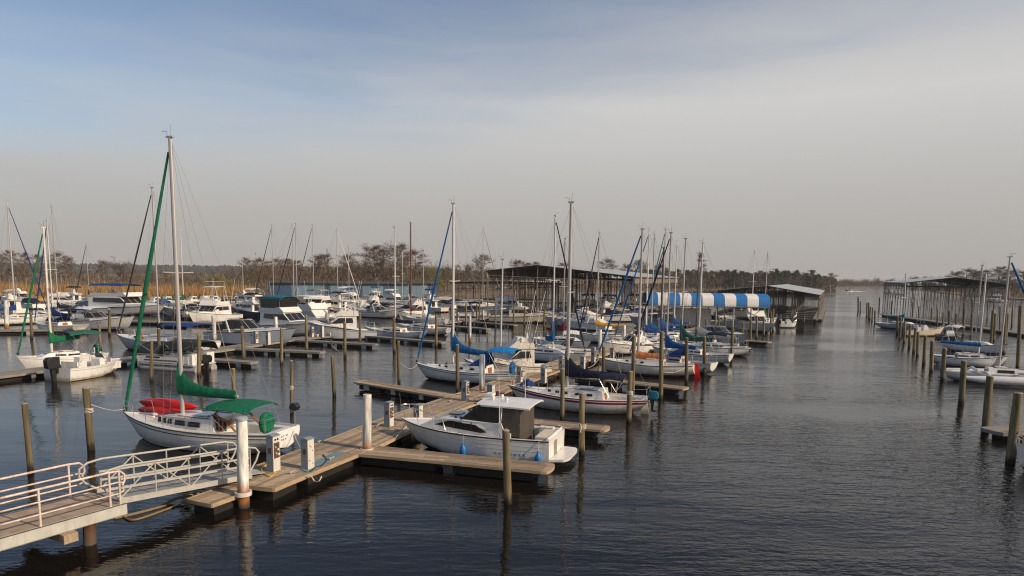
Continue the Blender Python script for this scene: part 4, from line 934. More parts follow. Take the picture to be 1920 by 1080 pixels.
boathouse('low pale grey boathouse just past the striped canopy', V2(42.9, 140), V2(49.8, 131), V2(55.8, 122), (26.8, 56), 5.2, 6.35, 4.9, bays=8, val=.5, dens=1.2)
boathouse('open steel framed boathouse with a thin roof standing across the channel', V2(85, 145.4), V2(93.5, 142), V2(102, 138.6), (11.5, 29), 7.3, 8.6, 7.3, bays=8, val=.45, post='post_steel', brace=True, dens=.6, floor=False)
boathouse('low dark shed roof on thin posts, left of the largest boathouse', V2(-18, 190), V2(-2, 192), V2(14, 194), (8, 22), 5.9, 6.2, 5.9, bays=4, val=.5, dens=1.0)
def metal_shed(label, x0, x1, d0, d1, h, pal, name='storage_shed'):
    a, b = Vector((x0, d0, 0)), Vector((x1, d1, 0)); t = thing(name, label, 'shed', a); d = b-a; nn = Vector((-d.y, d.x, 0)).normalized()*9; n = int(d.length/1.6); mb = MB()
    for i in range(n):
        q0, q1 = d*(i/n), d*((i+.985)/n); m = pal[1] if (i < n*.12 or mnoise.noise((i*.35, x0, 0)) > .28) else pal[0]
        mb.add([tuple(q0+Vector((0, 0, .2))), tuple(q1+Vector((0, 0, .2))), tuple(q1+Vector((0, 0, h))), tuple(q0+Vector((0, 0, h)))]+[tuple(v+nn*.02+Vector((0, 0, z))) for v, z in ((q0, .2), (q1, .2), (q1, h), (q0, h))], [(0, 1, 2, 3), (0, 4, 5, 1), (1, 5, 6, 2), (2, 6, 7, 3), (3, 7, 4, 0)], m)
    mb.build('wall', t, 0)
    mb = MB(); mb.add([tuple(v) for v in (nn*.03+Vector((0, 0, .2)), d+nn*.03+Vector((0, 0, .2)), d+nn+Vector((0, 0, .2)), nn+Vector((0, 0, .2)))]+[tuple(v) for v in (nn*.03+Vector((0, 0, h)), d+nn*.03+Vector((0, 0, h)), d+nn+Vector((0, 0, h)), nn+Vector((0, 0, h)))], [(0, 1, 5, 4), (1, 2, 6, 5), (2, 3, 7, 6), (3, 0, 4, 7)], 'shed_dkblue'); mb.build('side_wall', t, 0)
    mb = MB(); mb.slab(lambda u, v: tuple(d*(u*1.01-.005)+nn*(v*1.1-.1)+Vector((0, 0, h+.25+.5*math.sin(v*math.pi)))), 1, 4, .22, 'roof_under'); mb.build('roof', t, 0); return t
metal_shed('long low storage shed of pale blue metal panels under the tall bare trees', -74, -33.5, 203, 216, 4.5, ('shed_blue', 'shed_dkblue'))
metal_shed('short dark blue metal shed at the right end of the long pale blue shed', -33, -24.5, 217, 220, 4.7, ('shed_dkblue', 'shed_blue'))
# striped canopy over the fuel dock
def striped_canopy():
    a, b = Vector((19.6, 97.6, 0)), Vector((37.2, 96.6, 0)); d = b-a; t = thing('dock_canopy', 'long blue and white striped barrel canopy on posts over the pier end', 'canopy', a); n = 11; dep = Vector((d.normalized().y*-1, d.normalized().x, 0))*5.2
    zb, zt = 3.75, 5.4; mb = MB()
    for i in range(n):
        def fn(u, v, i=i):
            th = v*math.pi; q = d*((i+u)/n)+dep*(.5-.5*math.cos(th)); return tuple(q+Vector((0, 0, zb+(zt-zb)*math.sin(th)**.42)))
        mb.slab(fn, 2, 14, .025, 'awning_blue' if i % 2 == 0 else 'awning_white')
    for i in range(44):
        q = d*((i+.5)/44); mb.add([tuple(q-d/96+Vector((0, 0, zb))), tuple(q+d/96+Vector((0, 0, zb))), tuple(q+d/110+Vector((0, 0, zb-.22))), tuple(q-d/110+Vector((0, 0, zb-.22)))]+[tuple(q+dep*.003+k*d/96+Vector((0, 0, zb-h))) for k, h in ((-1, 0), (1, 0), (.85, .22), (-.85, .22))], [(0, 1, 2, 3), (7, 6, 5, 4), (0, 4, 5, 1), (1, 5, 6, 2), (2, 6, 7, 3), (3, 7, 4, 0)], 'awning_blue' if (i//4) % 2 == 0 else 'awning_white')
    mb.build('awning', t, 30)
    mb = MB()
    for q in (Vector(), dep): mb.tube([tuple(q+Vector((0, 0, zb-.25))), tuple(q+d+Vector((0, 0, zb-.25)))], .09, 'post_dark', 5)
    for k in range(6):
        for w in (0, 1): mb.tube([tuple(d*(k/5)+dep*.0+Vector((0, 0, zb-.25))), tuple(d*(k/5)+dep+Vector((0, 0, zb-.25)))], .06, 'post_dark', 4)
    mb.build('canopy_frame', t, 0)
    for k in range(8):
        for w in (0.02, .98):
            q = d*(k/7*.985+.007)+dep*w; m = MB(); m.tube([(q.x, q.y, -.5), (q.x, q.y, zb-.2)], .10, 'post_grey', 8); m.build('post', t, 30)
    c = d*.42+dep*.8; m = MB(); m.box((c.x, c.y, 1.75), (5.2, 2.4, 2.5), 'plaster', rz=math.atan2(d.y, d.x)); m.build('kiosk', t, 0)
    return t
striped_canopy()
# ---------------------------------------------------------------- main pier and its fingers
pA = [G(463, 909, .5), G(520, 884, .5), G(655, 832, .5), G(760, 787, .5), G(905, 735, .5), G(1000, 700, .5), G(1068, 677, .5), G(1150, 651, .5)]
pA += [G(1250, 628, .5), G(1360, 607, .5)]
dock('floating_pier', 'main floating timber pier running from the gangway out to the striped canopy', pA, [2.1, 2.35, 2.5, 2.4, 2.3, 2.3, 2.3, 2.4, 2.5, 2.6], .5, 'pier', th=.13)
A, B = G(374, 940, .42), G(447, 914, .42); dock('finger_dock', 'narrow landing stage under the ramp at the near end of the pier', [B, A], [1.1, 1.05], .42, 'landing stage', th=.12, float_h=.35)
for (a, b, w, lab) in (((672, 842), (1022, 876), 1.1, 'finger dock beside the white hardtop cruiser, rounded at its far end'), ((905, 781), (1130, 802), 1.0, 'finger dock between the white cruiser and the maroon striped sailboat'),
                       ((1075, 704), (1280, 727), 1.0, 'finger dock between the maroon striped and the orange covered sailboats'), ((895, 750), (678, 715), 1.0, 'empty finger dock left of the pier, before the blue covered sailboat'),
                       ((1190, 650), (1345, 668), 1.0, 'finger dock past the boat with the navy transom'), ((1235, 637), (1400, 652), 1.0, 'finger dock before the grey hulled cruiser'), ((1270, 628), (1440, 641), 1.0, 'finger dock under the right end of the striped canopy')):
    A, B = G(*a, .5), G(*b, .5); dock('finger_dock', lab, [A, A.lerp(B, .5), B], [w*1.2, w, w], .5, 'finger dock', 'finger docks of the main pier', fb=2 if a[0] > b[0] else None, round_end=True, float_h=.35, th=.10)
A_, B_ = G(585, 832, .5), G(655, 832, .5)
mbx = MB(); cA, cB = G(572, 892, .5), G(652, 851, .5); dd = (cB-cA); nn = Vector((-dd.y, dd.x, 0)).normalized()
mbx.add([tuple(v+Vector((0, 0, z))) for z in (.016, .006) for v in (cA+dd*.12+nn*.12, cA+dd*1.05+nn*.12, cA+dd*1.0+nn*.62, cA+dd*.2+nn*.60)], [(0, 1, 2, 3), (7, 6, 5, 4), (0, 4, 5, 1), (1, 5, 6, 2), (2, 6, 7, 3), (3, 7, 4, 0)], 'blue_paint')
tag(mbx.build('painted_panel', None, 0), 'worn blue painted sheet on the pier boards by the white steel pile', 'panel')
# second pier, left
pB = [G(-120, 716, .45), G(60, 694, .45), G(240, 672, .45), G(400, 656, .45), G(530, 637, .45), G(650, 625, .45), G(760, 613, .45), G(860, 601, .45), G(950, 591, .45)]
dock('floating_pier', 'second grey floating pier crossing the left basin behind the green sailboat', pB, 2.0, .45, 'pier', bm='board_grey', bw=.3, far=True)
for (a, b, lab) in (((440, 652), (602, 659), 'grey finger dock ending left of the heron pile'), ((560, 637), (701, 645), 'grey finger dock ending beside the grey blue sailboat'), ((380, 672), (473, 678), 'grey finger dock behind the canopied pontoon boat'),
                    ((655, 626), (830, 641), 'grey finger dock along the grey blue sailboat'), ((790, 606), (914, 616), 'dark finger dock right of the two moored sterns'), ((862, 601), (965, 609), 'finger dock with a pale rounded end before the tan cruiser'), ((905, 592), (1010, 601), 'finger dock alongside the tan cruiser')):
    A, B = G(*a, .45), G(*b, .45); dock('finger_dock', lab, [A, B], [1.1, 1.0], .45, 'finger dock', 'finger docks of the second pier', bm='board_grey', bw=.3, far=True, fb=2, round_end=True, float_h=.35)
A, B = G(-60, 619, .45), G(165, 617, .45); dock('floating_pier', 'pale floating pier behind the blue covered sailboats at the far left', [A, B], 1.8, .45, 'pier', bm='board_grey', bw=.4, far=True)
A, B = G(240, 601, .45), G(420, 606, .45); dock('floating_pier', 'pale floating pier with the dark dinghy alongside', [A, B], 1.6, .45, 'pier', bm='board_grey', bw=.4, far=True)
A, B = G(380, 588, .45), G(640, 580, .45); dock('floating_pier', 'far pier among the cruisers in front of the pale blue shed', [A, B], 1.8, .45, 'pier', bm='board_grey', bw=.4, far=True)
A, B = G(-40, 566, .45), G(500, 568, .45); dock('floating_pier', 'far pier along the marsh edge with small white boats moored to it', [A, B], 1.8, .7, 'pier', bm='board_grey', bw=.5, far=True)
A, B = G(640, 570, .45), G(860, 566, .45); dock('floating_pier', 'far pier in front of the blue sheds', [A, B], 1.8, .6, 'pier', bm='board_grey', bw=.5, far=True)
A, B = G(1660, 590, .45), G(1940, 628, .45); dock('floating_pier', 'dark floating pier beneath the steel framed boathouse across the channel', [A, B], 2.0, .5, 'pier', bm='board_grey', bw=.4, far=True)
A, B = G(1790, 623, .45), G(1935, 631, .45)
A, B = G(1866, 806, .45), G(1990, 800, .45); dock('finger_dock', 'short dark finger dock at the right edge by the last channel pile', [B, A], [1.2, 1.2], .45, 'finger dock', bm='board_grey', bw=.2, round_end=True)
# ---------------------------------------------------------------- gangway
def gangway():
    e = Vector((1.6, 2.65, 0)).normalized(); n = Vector((-e.y, e.x, 0)); zp = .92; w = 1.95
    b = G(238, 945, zp); a = b-e*9.0
    P = lambda s, t, z: tuple(a+e*s+n*t+Vector((0, 0, z-a.z)))
    t = thing('access_pier', 'fixed access pier with rusty white pipe rails at the lower left', 'pier', (0, 0, 0))
    Lp = 9.0; m = MB()
    k = 8
    for i in range(6):
        s0, s1 = Lp*i/6+.004, Lp*(i+1)/6-.004; q = [P(s0, .06, zp), P(s1, .06, zp), P(s1, w-.06, zp), P(s0, w-.06, zp)]; m.add(q+[(x, y, z-.05) for x, y, z in q], [(0, 1, 2, 3), (7, 6, 5, 4), (0, 4, 5, 1), (1, 5, 6, 2), (2, 6, 7, 3), (3, 7, 4, 0)], 'platform_deck')
    m.build('deck', t, 0)
    for s in (0, w):
        m = MB(); sg = 1 if s == 0 else -1
        for (t0, t1, z0, z1) in ((0, .045, -.30, .02), (-.05*sg if False else 0, .11, .005, .02), (0, .12, -.30, -.28)):
            q = [P(0, s+sg*t0, zp+z0), P(Lp, s+sg*t0, zp+z0), P(Lp, s+sg*t1, zp+z0), P(0, s+sg*t1, zp+z0)]; q2 = [(x, y, zp+z1) for x, y, z in q]; m.add(q+q2, [(3, 2, 1, 0), (4, 5, 6, 7), (0, 1, 5, 4), (1, 2, 6, 5), (2, 3, 7, 6), (3, 0, 4, 7)], 'beam_paint')
        m.build('edge_beam', t, 0)
    m = MB(); c = a+e*7.4+n*w*.5; m.box((c.x, c.y, zp-.42), (.35, 2.4, .24), 'board', rz=math.atan2(e.y, e.x)); m.build('cross_beam', t, 0)
    rr = .032
    for s in (.09, w-.09):
        m = MB(); z = zp; end = Lp-.15 if s < 1 else Lp-.35
        top = [P(0, s, z+1.0), P(end-.25, s, z+1.0), P(end+.05, s, z+.97), P(end+.17, s, z+.85), P(end+.17, s, z+.68), P(end+.10, s, z+.55)]
        m.tube(top, rr, 'rail_rust', 8); m.tube([P(0, s, z+.66), P(end, s, z+.66), P(end+.12, s, z+.62)], rr*.8, 'rail_rust', 6); m.tube([P(0, s, z+.33), P(end, s, z+.33), P(end+.12, s, z+.38), P(end+.13, s, z+.45)], rr*.8, 'rail_rust', 6)
        m.build('handrail', t, 60)
        for q in ([end-.25-1.75*k for k in range(6)] if s < 1 else [end-.25-1.9*k for k in range(5)])+([end+.02] if s < 1 else []):
            if q < 0: continue
            m = MB(); m.tube([P(q, s, z-.0), P(q, s, z+1.0)], rr*.95, 'rail_rust', 8); m.build('rail_post', t, 60)
    # rusty pile underneath
    pile((168, 982), (168, 1020), .165, 'rusty brown steel pile under the end of the access pier', None, 'pile_rust', 'steel_pile')
    # hinged ramp down to the pier
    r0 = b-e*.05+n*.33; r1 = G(455, 897, .62); r1.z = 0; f = (Vector((r1.x, r1.y, 0))-Vector((r0.x, r0.y, 0))); Lr = f.length+.35; f.normalize(); g = Vector((-f.y, f.x, 0)); z0, z1 = .97, .64; wr = 1.25
    Q = lambda s, t, dz: tuple(Vector((r0.x, r0.y, 0))+f*s*Lr+g*t+Vector((0, 0, lerp(z0, z1, s)+dz)))
    t2 = thing('gangway_ramp', 'grey aluminium gangway ramp with crossed side trusses leading down to the pier', 'gangway', (0, 0, 0))
    m = MB(); q = [Q(0, .05, .0), Q(1, .05, .0), Q(1, wr-.05, .0), Q(0, wr-.05, 0)]; m.add(q+[(x, y, z-.05) for x, y, z in q], [(0, 1, 2, 3), (7, 6, 5, 4), (0, 4, 5, 1), (1, 5, 6, 2), (2, 6, 7, 3), (3, 7, 4, 0)], 'ramp_deck'); m.build('walkway', t2, 0)
    m = MB(); q = [Q(.97, .1, .015), Q(1.14, .1, -.02), Q(1.14, wr-.1, -.02), Q(.97, wr-.1, .015)]; m.add(q+[(x, y, z-.02) for x, y, z in q], [(0, 1, 2, 3), (7, 6, 5, 4), (0, 4, 5, 1), (1, 5, 6, 2), (2, 6, 7, 3), (3, 7, 4, 0)], 'ramp'); m.build('toe_plate', t2, 0)
    for s in (0, wr):
        m = MB()
        for (dz, hh, ww) in ((-.02, .17, .05),):
            q = [Q(0, s-ww/2, dz-hh/2), Q(1, s-ww/2, dz-hh/2), Q(1, s+ww/2, dz-hh/2), Q(0, s+ww/2, dz-hh/2)]; q2 = [(x, y, z+hh) for x, y, z in q]; m.add(q+q2, [(3, 2, 1, 0), (4, 5, 6, 7), (0, 1, 5, 4), (1, 2, 6, 5), (2, 3, 7, 6), (3, 0, 4, 7)], 'ramp')
        m.build('side_beam', t2, 0)
        m = MB(); o = .0
        ends0 = [Q(.03, s, .02), Q(-.07, s, .34), Q(-.105, s, .55), Q(-.10, s, .78), Q(-.05, s, .93), Q(.04, s, 1.0)]; ends1 = [Q(.96, s, 1.0), Q(1.04, s, .93), Q(1.07, s, .78), Q(1.045, s, .5), Q(.97, s, .05)]
        m.tube(ends0+[Q(k/6, s, 1.0) for k in range(1, 6)]+ends1, .034, 'ramp', 8); m.build('handrail', t2, 60)
        m = MB()
        for zz in (.36, .62):
            q = [Q(.02, s-.015, zz-.03), Q(.98, s-.015, zz-.03), Q(.98, s+.015, zz-.03), Q(.02, s+.015, zz-.03)]; q2 = [(x, y, z+.06) for x, y, z in q]; m.add(q+q2, [(3, 2, 1, 0), (4, 5, 6, 7), (0, 1, 5, 4), (1, 2, 6, 5), (2, 3, 7, 6), (3, 0, 4, 7)], 'ramp')
        m.build('guard_rail', t2, 0)
        m = MB(); nb = 2
        for k in range(nb):
            x0, x1, xm = (k+.02)/nb, (k+.98)/nb, (k+.5)/nb
            m.tube([Q(x0, s, .04), Q(xm, s, .97)], .022, 'ramp', 5); m.tube([Q(x1, s, .04), Q(xm, s, .97)], .022, 'ramp', 5); m.tube([Q(xm, s, .04), Q(xm, s, .98)], .022, 'ramp', 5); m.tube([Q(x1, s, .04), Q(x1, s, .98)], .022, 'ramp', 5)
        m.build('truss', t2, 0)
    return t
mat('rail_rust', (.64, .53, .45), .6, var=.22, scale=7, stretch=(1, 1, 1), dirt=(.34, .14, .065), dirt_amt=.95)
mat('ramp', (.44, .43, .39), .55, .1, var=.1, scale=4, dirt=(.25, .17, .1), dirt_amt=.3)
mat('ramp_deck', (.28, .275, .26), .7, .1, var=.12, scale=3, bump=.3, bscale=50)
gangway()
# hoses and ropes under the ramp
def rope(label, pts, r=.022, m='rope_old', name='rope', cat='rope', grp=None):
    mb = MB(); P = [Vector(p) for p in pts]; out = []
    for i in range(len(P)-1):
        for k in range(6): t = k/6; a, b = P[i], P[i+1]; p0 = P[max(0, i-1)]; p3 = P[min(len(P)-1, i+2)]; out.append(.5*((2*a)+(b-p0)*t+(2*p0-5*a+4*b-p3)*t*t+(3*a-p0-3*b+p3)*t**3))
    out.append(P[-1]); mb.tube(out, r, m, 6); return tag(mb.build(name, None, 60), label, cat, grp)
rope('thick muddy rope lying on the water under the ramp', [G(215, 972, .02), G(258, 962, .02), G(300, 950, .03), G(330, 935, .12), G(372, 925, .38)], .05)
rope('thin brown line looped beneath the ramp to the pier end', [G(228, 967, .02), G(255, 974, .03), G(330, 948, .03), G(352, 940, .12), G(360, 930, .35)], .03)
rope('slack cable trailing off the pier end into the water', [G(318, 925, .55), G(345, 925, .5), G(362, 930, .35), G(350, 948, .05), G(338, 958, -.03)], .028)
# steel guide piles
for top, base, r, lab, cap in (((452, 787), (457, 951), .178, 'white steel pile with rusty foot and metal cap at the pier end by the ramp', 'cone'), ((688, 740), (688, 864), .18, 'plain white steel pile with rusty foot on the pier by the white hardtop cruiser', None),
                          ((904, 665), (904, 748), .175, 'white steel pile beside the blue covered sailboat on the pier', None), ((998, 645), (998, 706), .17, 'white steel pile on the pier in front of the old flybridge cruiser', None), ((1125, 618), (1125, 668), .17, 'white steel pile farther along the pier, near the blue furled jib', None),
                          ((1170, 610), (1170, 656), .17, 'white steel pile on the pier behind the orange covered sailboat', None), ((1237, 596), (1237, 632), .2, 'white steel pile on the pier short of the striped canopy', None), ((1264, 591), (1264, 622), .2, 'bright white steel pile just before the striped canopy', None),
                          ((11, 563), (13, 618), .26, 'pale steel pile at the far left edge', None), ((400, 592), (403, 648), .2, 'pale steel pile at the stern of the navy canopied sailboat', None), ((517, 594), (518, 637), .2, 'grey steel pile in front of the teal topped cruiser', None), ((613, 588), (613, 632), .22, 'grey steel pile in front of the white cruiser with sloping panels', None), ((881, 592), (881, 642), .17, 'slim white pile at the dark finger dock', None)):
    t = pile(top, base, r, lab, 'white steel guide piles', 'pile_steel', 'steel_pile', cap)
    if base[1] > 700:
        p = G(*base, 0); m = MB(); R = r*1.45; m.loft([[(p.x+q*math.cos(a), p.y+q*math.sin(a), z) for a in [2*math.pi*k/20 for k in range(20)]] for q, z in ((R*.80, .40), (R, .40), (R, .53), (R*.80, .53), (R*.80, .40))], 'ped_white', True, False); tag(m.build('pile_collar', None, 40), {458: 'white ring collar round the steel pile at the pier end by the ramp', 457: 'white ring collar round the steel pile at the pier end by the ramp', 688: 'white ring at the foot of the steel pile by the hardtop cruiser', 904: 'white ring at the foot of the steel pile by the blue covered sailboat', 998: 'white ring at the foot of the steel pile before the old flybridge cruiser'}[base[0]], 'collar')
# timber piles: (top), (waterline), radius, label or None
RG = 'timber piles along the main pier and channel'
PR = 'round weathered timber pile of the row beside the main pier slips'
for top, base, r, lab in (((948, 808), (953, 944), .128, 'mossy topped timber pile standing in front of the white hardtop cruiser'), ((1091, 738), (1091, 852), .125, 'timber pile right of the white cruiser stern, tied with white line'), ((1182, 697), (1179, 792), .135, 'thick timber pile in front of the stern of the maroon striped sailboat'),
    ((1055, 692), (1054, 786), .115, 'timber pile in front of the dark sail cover of the maroon striped sailboat'), ((1241, 623), (1239, 748), .135, 'tall timber pile near the stern of the orange covered sailboat'), ((1189, 630), (1186, 737), .125, 'timber pile before the cabin of the orange covered sailboat'),
    ((1132, 650), (1131, 728), .12, 'timber pile at the bow of the orange covered sailboat'), ((1288, 634), (1287, 718), .125, 'timber pile close to the red rudder'), ((1321, 632), (1321, 703), .14, None), ((1373, 613), (1372, 669), .14, None), ((1394, 605), (1393, 650), .13, None), ((1348, 596), (1346, 636), .13, None),
    ((1324, 598), (1323, 642), .13, None), ((1360, 595), (1359, 632), .13, None), ((1408, 600), (1407, 642), .14, None), ((1419, 592), (1418, 635), .13, None), ((1432, 596), (1432, 630), .13, None), ((1446, 585), (1445, 625), .13, None), ((1450, 580), (1449, 621), .13, None), ((1464, 590), (1463, 606), .13, None), ((1486, 592), (1485, 605), .14, None), ((1508, 594), (1507, 606), .14, None),
    ((851, 622), (851, 690), .12, 'stout timber pile behind the blue sail cover'), ((857, 647), (858, 735), .118, 'timber pile in front of the hull of the blue covered sailboat'), ((818, 591), (818, 650), .14, 'timber pile at the white sailboat sterns in the basin'), ((747, 640), (748, 718), .108, 'timber pile by the end of the empty finger dock'), ((623, 668), (627, 741), .115, 'timber pile with a heron perched on top'),
    ((546, 677), (547, 773), .095, 'tall timber pile behind the green bimini'), ((437, 692), (440, 772), .11, 'timber pile rising behind the green sail cover'), ((920, 728), (921, 752), .15, 'short thick timber pile stump by the bow of the maroon striped sailboat')):
    pile(top, base, r, lab or PR, RG)
LG = 'timber piles in the left basin'
for top, base, r, lab in (((47, 757), (58, 884), .105, 'leaning timber pile standing alone at the left edge of the picture'), ((161, 728), (171, 843), .142, 'thick timber pile with the white mooring line of the green sailboat'), ((283.5, 639), (284, 714), .115, 'timber pile left of the white topped pile'), ((298, 616), (299, 692), .12, 'timber pile with a white painted top beside the pontoon boat'), ((263.5, 619), (264, 660), .13, None), ((204.6, 581), (205, 628), .15, 'timber pile against the white cruiser bow'), ((186.5, 610), (189, 660), .12, 'thin timber pile holding a drooping rope'),
    ((373, 628), (373, 704), .14, 'timber pile against the pontoon boat stern'), ((57.7, 587), (59, 635), .14, None), ((98, 604), (99, 634), .13, None), ((454, 613), (458, 678), .14, 'leaning dark timber pile at the root of the grey finger dock'), ((527.5, 616), (528, 682), .13, None), ((573.7, 592), (575, 659), .14, None), ((646, 605), (647, 670), .14, 'timber pile right of the heron pile'), ((675, 588), (675, 645), .14, None), ((738.7, 597), (739, 660), .15, 'timber pile across the grey blue sailboat hull'),
    ((616, 576), (616, 622), .13, None), ((429, 559), (429, 597), .14, None), ((442, 557), (442, 587), .14, None), ((326, 575), (326, 600), .13, None), ((846, 573), (846, 603), .14, None), ((874, 570), (874, 612), .13, None), ((894, 571), (894, 606), .13, None), ((899, 560), (899, 604), .14, None), ((929, 560), (929, 612), .14, None), ((963, 572), (963, 607), .13, None), ((984, 575), (983, 610), .13, None), ((1021, 572), (1020, 616), .13, None), ((1043, 595), (1042, 615), .13, None), ((1055, 560), (1054, 600), .12, None), ((1075, 570), (1074, 606), .12, None), ((1100, 566), (1099, 604), .12, None), ((1128, 575), (1127, 612), .12, None), ((1005, 555), (1005, 590), .12, None)):
    pile(top, base, r, lab or 'round timber pile among the moored boats of the left basin', LG)
CG = 'timber piles across the channel'
for top, base, r in (((1609, 557), (1609, 584), .16), ((1613, 565), (1613, 586), .13), ((1625.7, 568), (1625, 595), .16), ((1629, 567), (1628.5, 598), .14), ((1632, 575), (1631, 600), .13), ((1636, 577), (1635, 603), .13), ((1641, 582), (1640, 608), .13), ((1649, 558), (1648, 583), .15), ((1683, 593), (1682, 628), .14), ((1689, 595), (1687, 636), .14), ((1697, 603), (1695, 643), .14), ((1707, 608), (1704.5, 652), .14), ((1716.7, 615), (1713, 661), .14), ((1722, 623), (1720, 668), .14),
    ((1712, 566), (1711, 600), .16), ((1723, 574), (1722, 600), .13), ((1747, 577), (1746, 605), .14), ((1758, 580), (1757, 611), .13), ((1769, 586), (1768, 612), .13), ((1780, 583), (1779, 622), .15), ((1793, 588), (1792, 626), .14), ((1807, 568), (1806, 628), .14), ((1823, 588), (1820, 642), .14), ((1842, 600), (1836, 652), .15), ((1861, 582), (1857, 655), .14), ((1866, 588), (1863, 640), .13), ((1824, 562), (1822, 600), .13), ((1852, 565), (1851, 600), .13), ((1864, 565), (1862, 598), .13), ((1876, 575), (1874, 625), .13), ((1887, 570), (1882, 664), .15), ((1890, 588), (1886, 640), .14), ((1913, 573), (1908, 692), .15), ((1899, 575), (1897, 612), .13), ((1697, 570), (1696, 590), .13), ((1672, 565), (1671, 588), .14)):
    pile(top, base, r, 'weathered timber pile of the crowded slips across the channel', CG)
for top, base, r, lab in (((1735, 630), (1732, 684), .14, 'channel pile at the stern of the white and blue sailboat'), ((1748, 640), (1746, 697), .15, 'channel pile just beyond the trimaran'), ((1771, 653), (1767, 714), .15, 'channel pile at the trimaran outboard motor'), ((1807.7, 677), (1802, 758), .17, 'stout channel pile in front of the trimaran'), ((1857, 706), (1846.7, 811), .17, 'second nearest channel pile at the right edge'), ((1911, 738), (1894, 868), .18, 'nearest channel pile at the right edge, beside a white bow')):
    pile(top, base, r, lab, CG)
# power pedestals on the pier
for base, top, lab, met in (((513, 882), 817, 'pedestal with an open outlet panel by the green sailboat stern', True), ((577, 878), 823, 'plain back of a pedestal standing on the pier next to the blue painted sheet', False), ((729, 799), 755, 'pedestal with outlet panel left of the white cruiser bow', True), ((784, 792), 760, 'pedestal hidden behind the white cruiser bow rail', False), ((872, 751), 716, 'pedestal with outlet panel at the root of the empty finger dock', True), ((920, 756), 722, 'pedestal with a coiled red hose beside the pile stump', False),
    ((974, 717), 689, 'pedestal in front of the blue covered sailboat transom', True), ((1019, 718), 691, 'pedestal at the bow of the maroon striped sailboat', False), ((1052, 694), 668, 'pedestal behind the dark mast, with outlet panel', True), ((1092, 697), 669, 'pedestal by the orange covered sailboat bow', False), ((1112, 679), 652, 'pedestal behind the white motorboat bow', True), ((1147, 679), 653, 'pedestal on the pier ahead of the orange covered cabin', False), ((1200, 648), 628, 'pedestal by the teal masthead boat', True), ((1229, 640), 620, 'small pedestal far along the pier', False)):
    pedestal(base, lab, top, meter=met)
for base, top, lab, met in (((480, 643), 622, 'far pedestal with outlet panel before the grey express cruiser', True), ((503, 646), 623, 'far pedestal before the grey express cruiser, blank front', False), ((585, 632), 613, 'far pedestal with outlet panel left of the white dock box', True), ((604, 632), 612, 'far pedestal right of the white dock box', False), ((858, 603), 586, 'far pedestal on the pier before the tan cruiser', True), ((905, 599), 582, 'far blue grey pedestal behind the dark finger docks', False)):
    pedestal(base, lab, top, meter=met, zb=.45)
for base, lab, w in (((402, 653), 'white dock box on the second pier behind the pontoon boat', .8), ((596, 631), 'small white dock box between two far pedestals', .5), ((620, 629), 'white dock box by the grey steel pile', .6), ((653, 627), 'white dock box near the sportfisher stern', .55), ((905, 752), 'low white fender box near the pedestal with the red hose', .35)):
    p = G(*base, .5); t = thing('dock_box', lab, 'dock box', (p.x, p.y, .46), AX-math.pi/2, 'white dock boxes'); m = MB(); m.box((0, 0, w*.28), (w*.6, w*1.1, w*.5), 'gel'); m.build('box', t, 0); m = MB(); m.ext([(-w*.34, w*.535), (-w*.3, w*.62), (w*.3, w*.62), (w*.34, w*.535)], lambda x, z: w*.59, 'gel'); m.build('lid', t, 0)
p = G(933, 757, .5); m = MB()
for k in range(5): m.tube([(p.x+.13*math.cos(a), p.y-.05, .62+.05*k+.22+.16*math.sin(a)) for a in [2*math.pi*q/12 for q in range(13)]], .03, 'cv_maroon', 5)
tag(m.build('coiled_hose', None, 60), 'coiled dark red hose hanging at the pedestal by the pile stump', 'hose')
# ---------------------------------------------------------------- boats in the photograph
def local(t, p): return t.location+Matrix.Rotation(t.rotation_euler.z, 3, 'Z') @ Vector(p)
mat('rub_brown', (.10, .075, .05), .6, var=.2); mat('white_boot', (.66, .65, .62), .4, var=.05)
gs, gH, gL = sailboat('white sailboat with green sail cover, green furled jib and green bimini', dict(B=.30, f=(.98, .93, 1.15), hdg=163.5, mast_top=258, mast_x=.11, mast_r=.105, stripe_m='rub_brown', cover='cv_green', cover_top=1.5, cover_h=.52, jib='cv_green', jib_r=.066, bimini='cv_green', bim=(-.385, -.125, 1.15), wheel='cv_green', boom_end=-.235, boom_slope=.0, boom_dz=.92,
     boot='white_boot', bottom='hull_dark', rub='rub_brown', deck='gel', cab=(-.17, .27, .48), wins=((.165, .19), (.13, .155), (.09, .118), (-.0, .07), (-.09, -.015)), wide_win=True, rs=-.16, tw=.74, spread=1), (231, 776), (533, 806))
# teak-edged companionway screen
m = MB(); xa = -.17*gL
for s in (1, -1):
    zz = gH.fm+.38; wv = gH.hw(.66, .22, gH.fm)
    m.ext([(xa-.95, zz-.42), (xa+.2, zz-.36), (xa+.15, zz+.05), (xa-.45, zz+.22), (xa-.9, zz-.1)], lambda x, z: .02, 'gel')
    for i in range(len(m.v)-20 if False else 0): pass
m = MB(); ys = gH.b(.3)*.55
m.tube([(xa-1.0, ys, gH.fm+.0), (xa-.55, ys, gH.fm+.42), (xa+.1, ys*.9, gH.fm+.62), (xa+.35, 0, gH.fm+.78), (xa+.1, -ys*.9, gH.fm+.62), (xa-.55, -ys, gH.fm+.42), (xa-1.0, -ys, gH.fm+.0)], .045, 'teak', 6)
for k in (.35, .75): m.tube([(xa-.55+k*.5, ys*.97, gH.fm+.46+.1*k), (xa-.5+k*.4, ys, gH.fm-.05)], .035, 'teak', 5)
m.build('screen_frame', gs, 50)
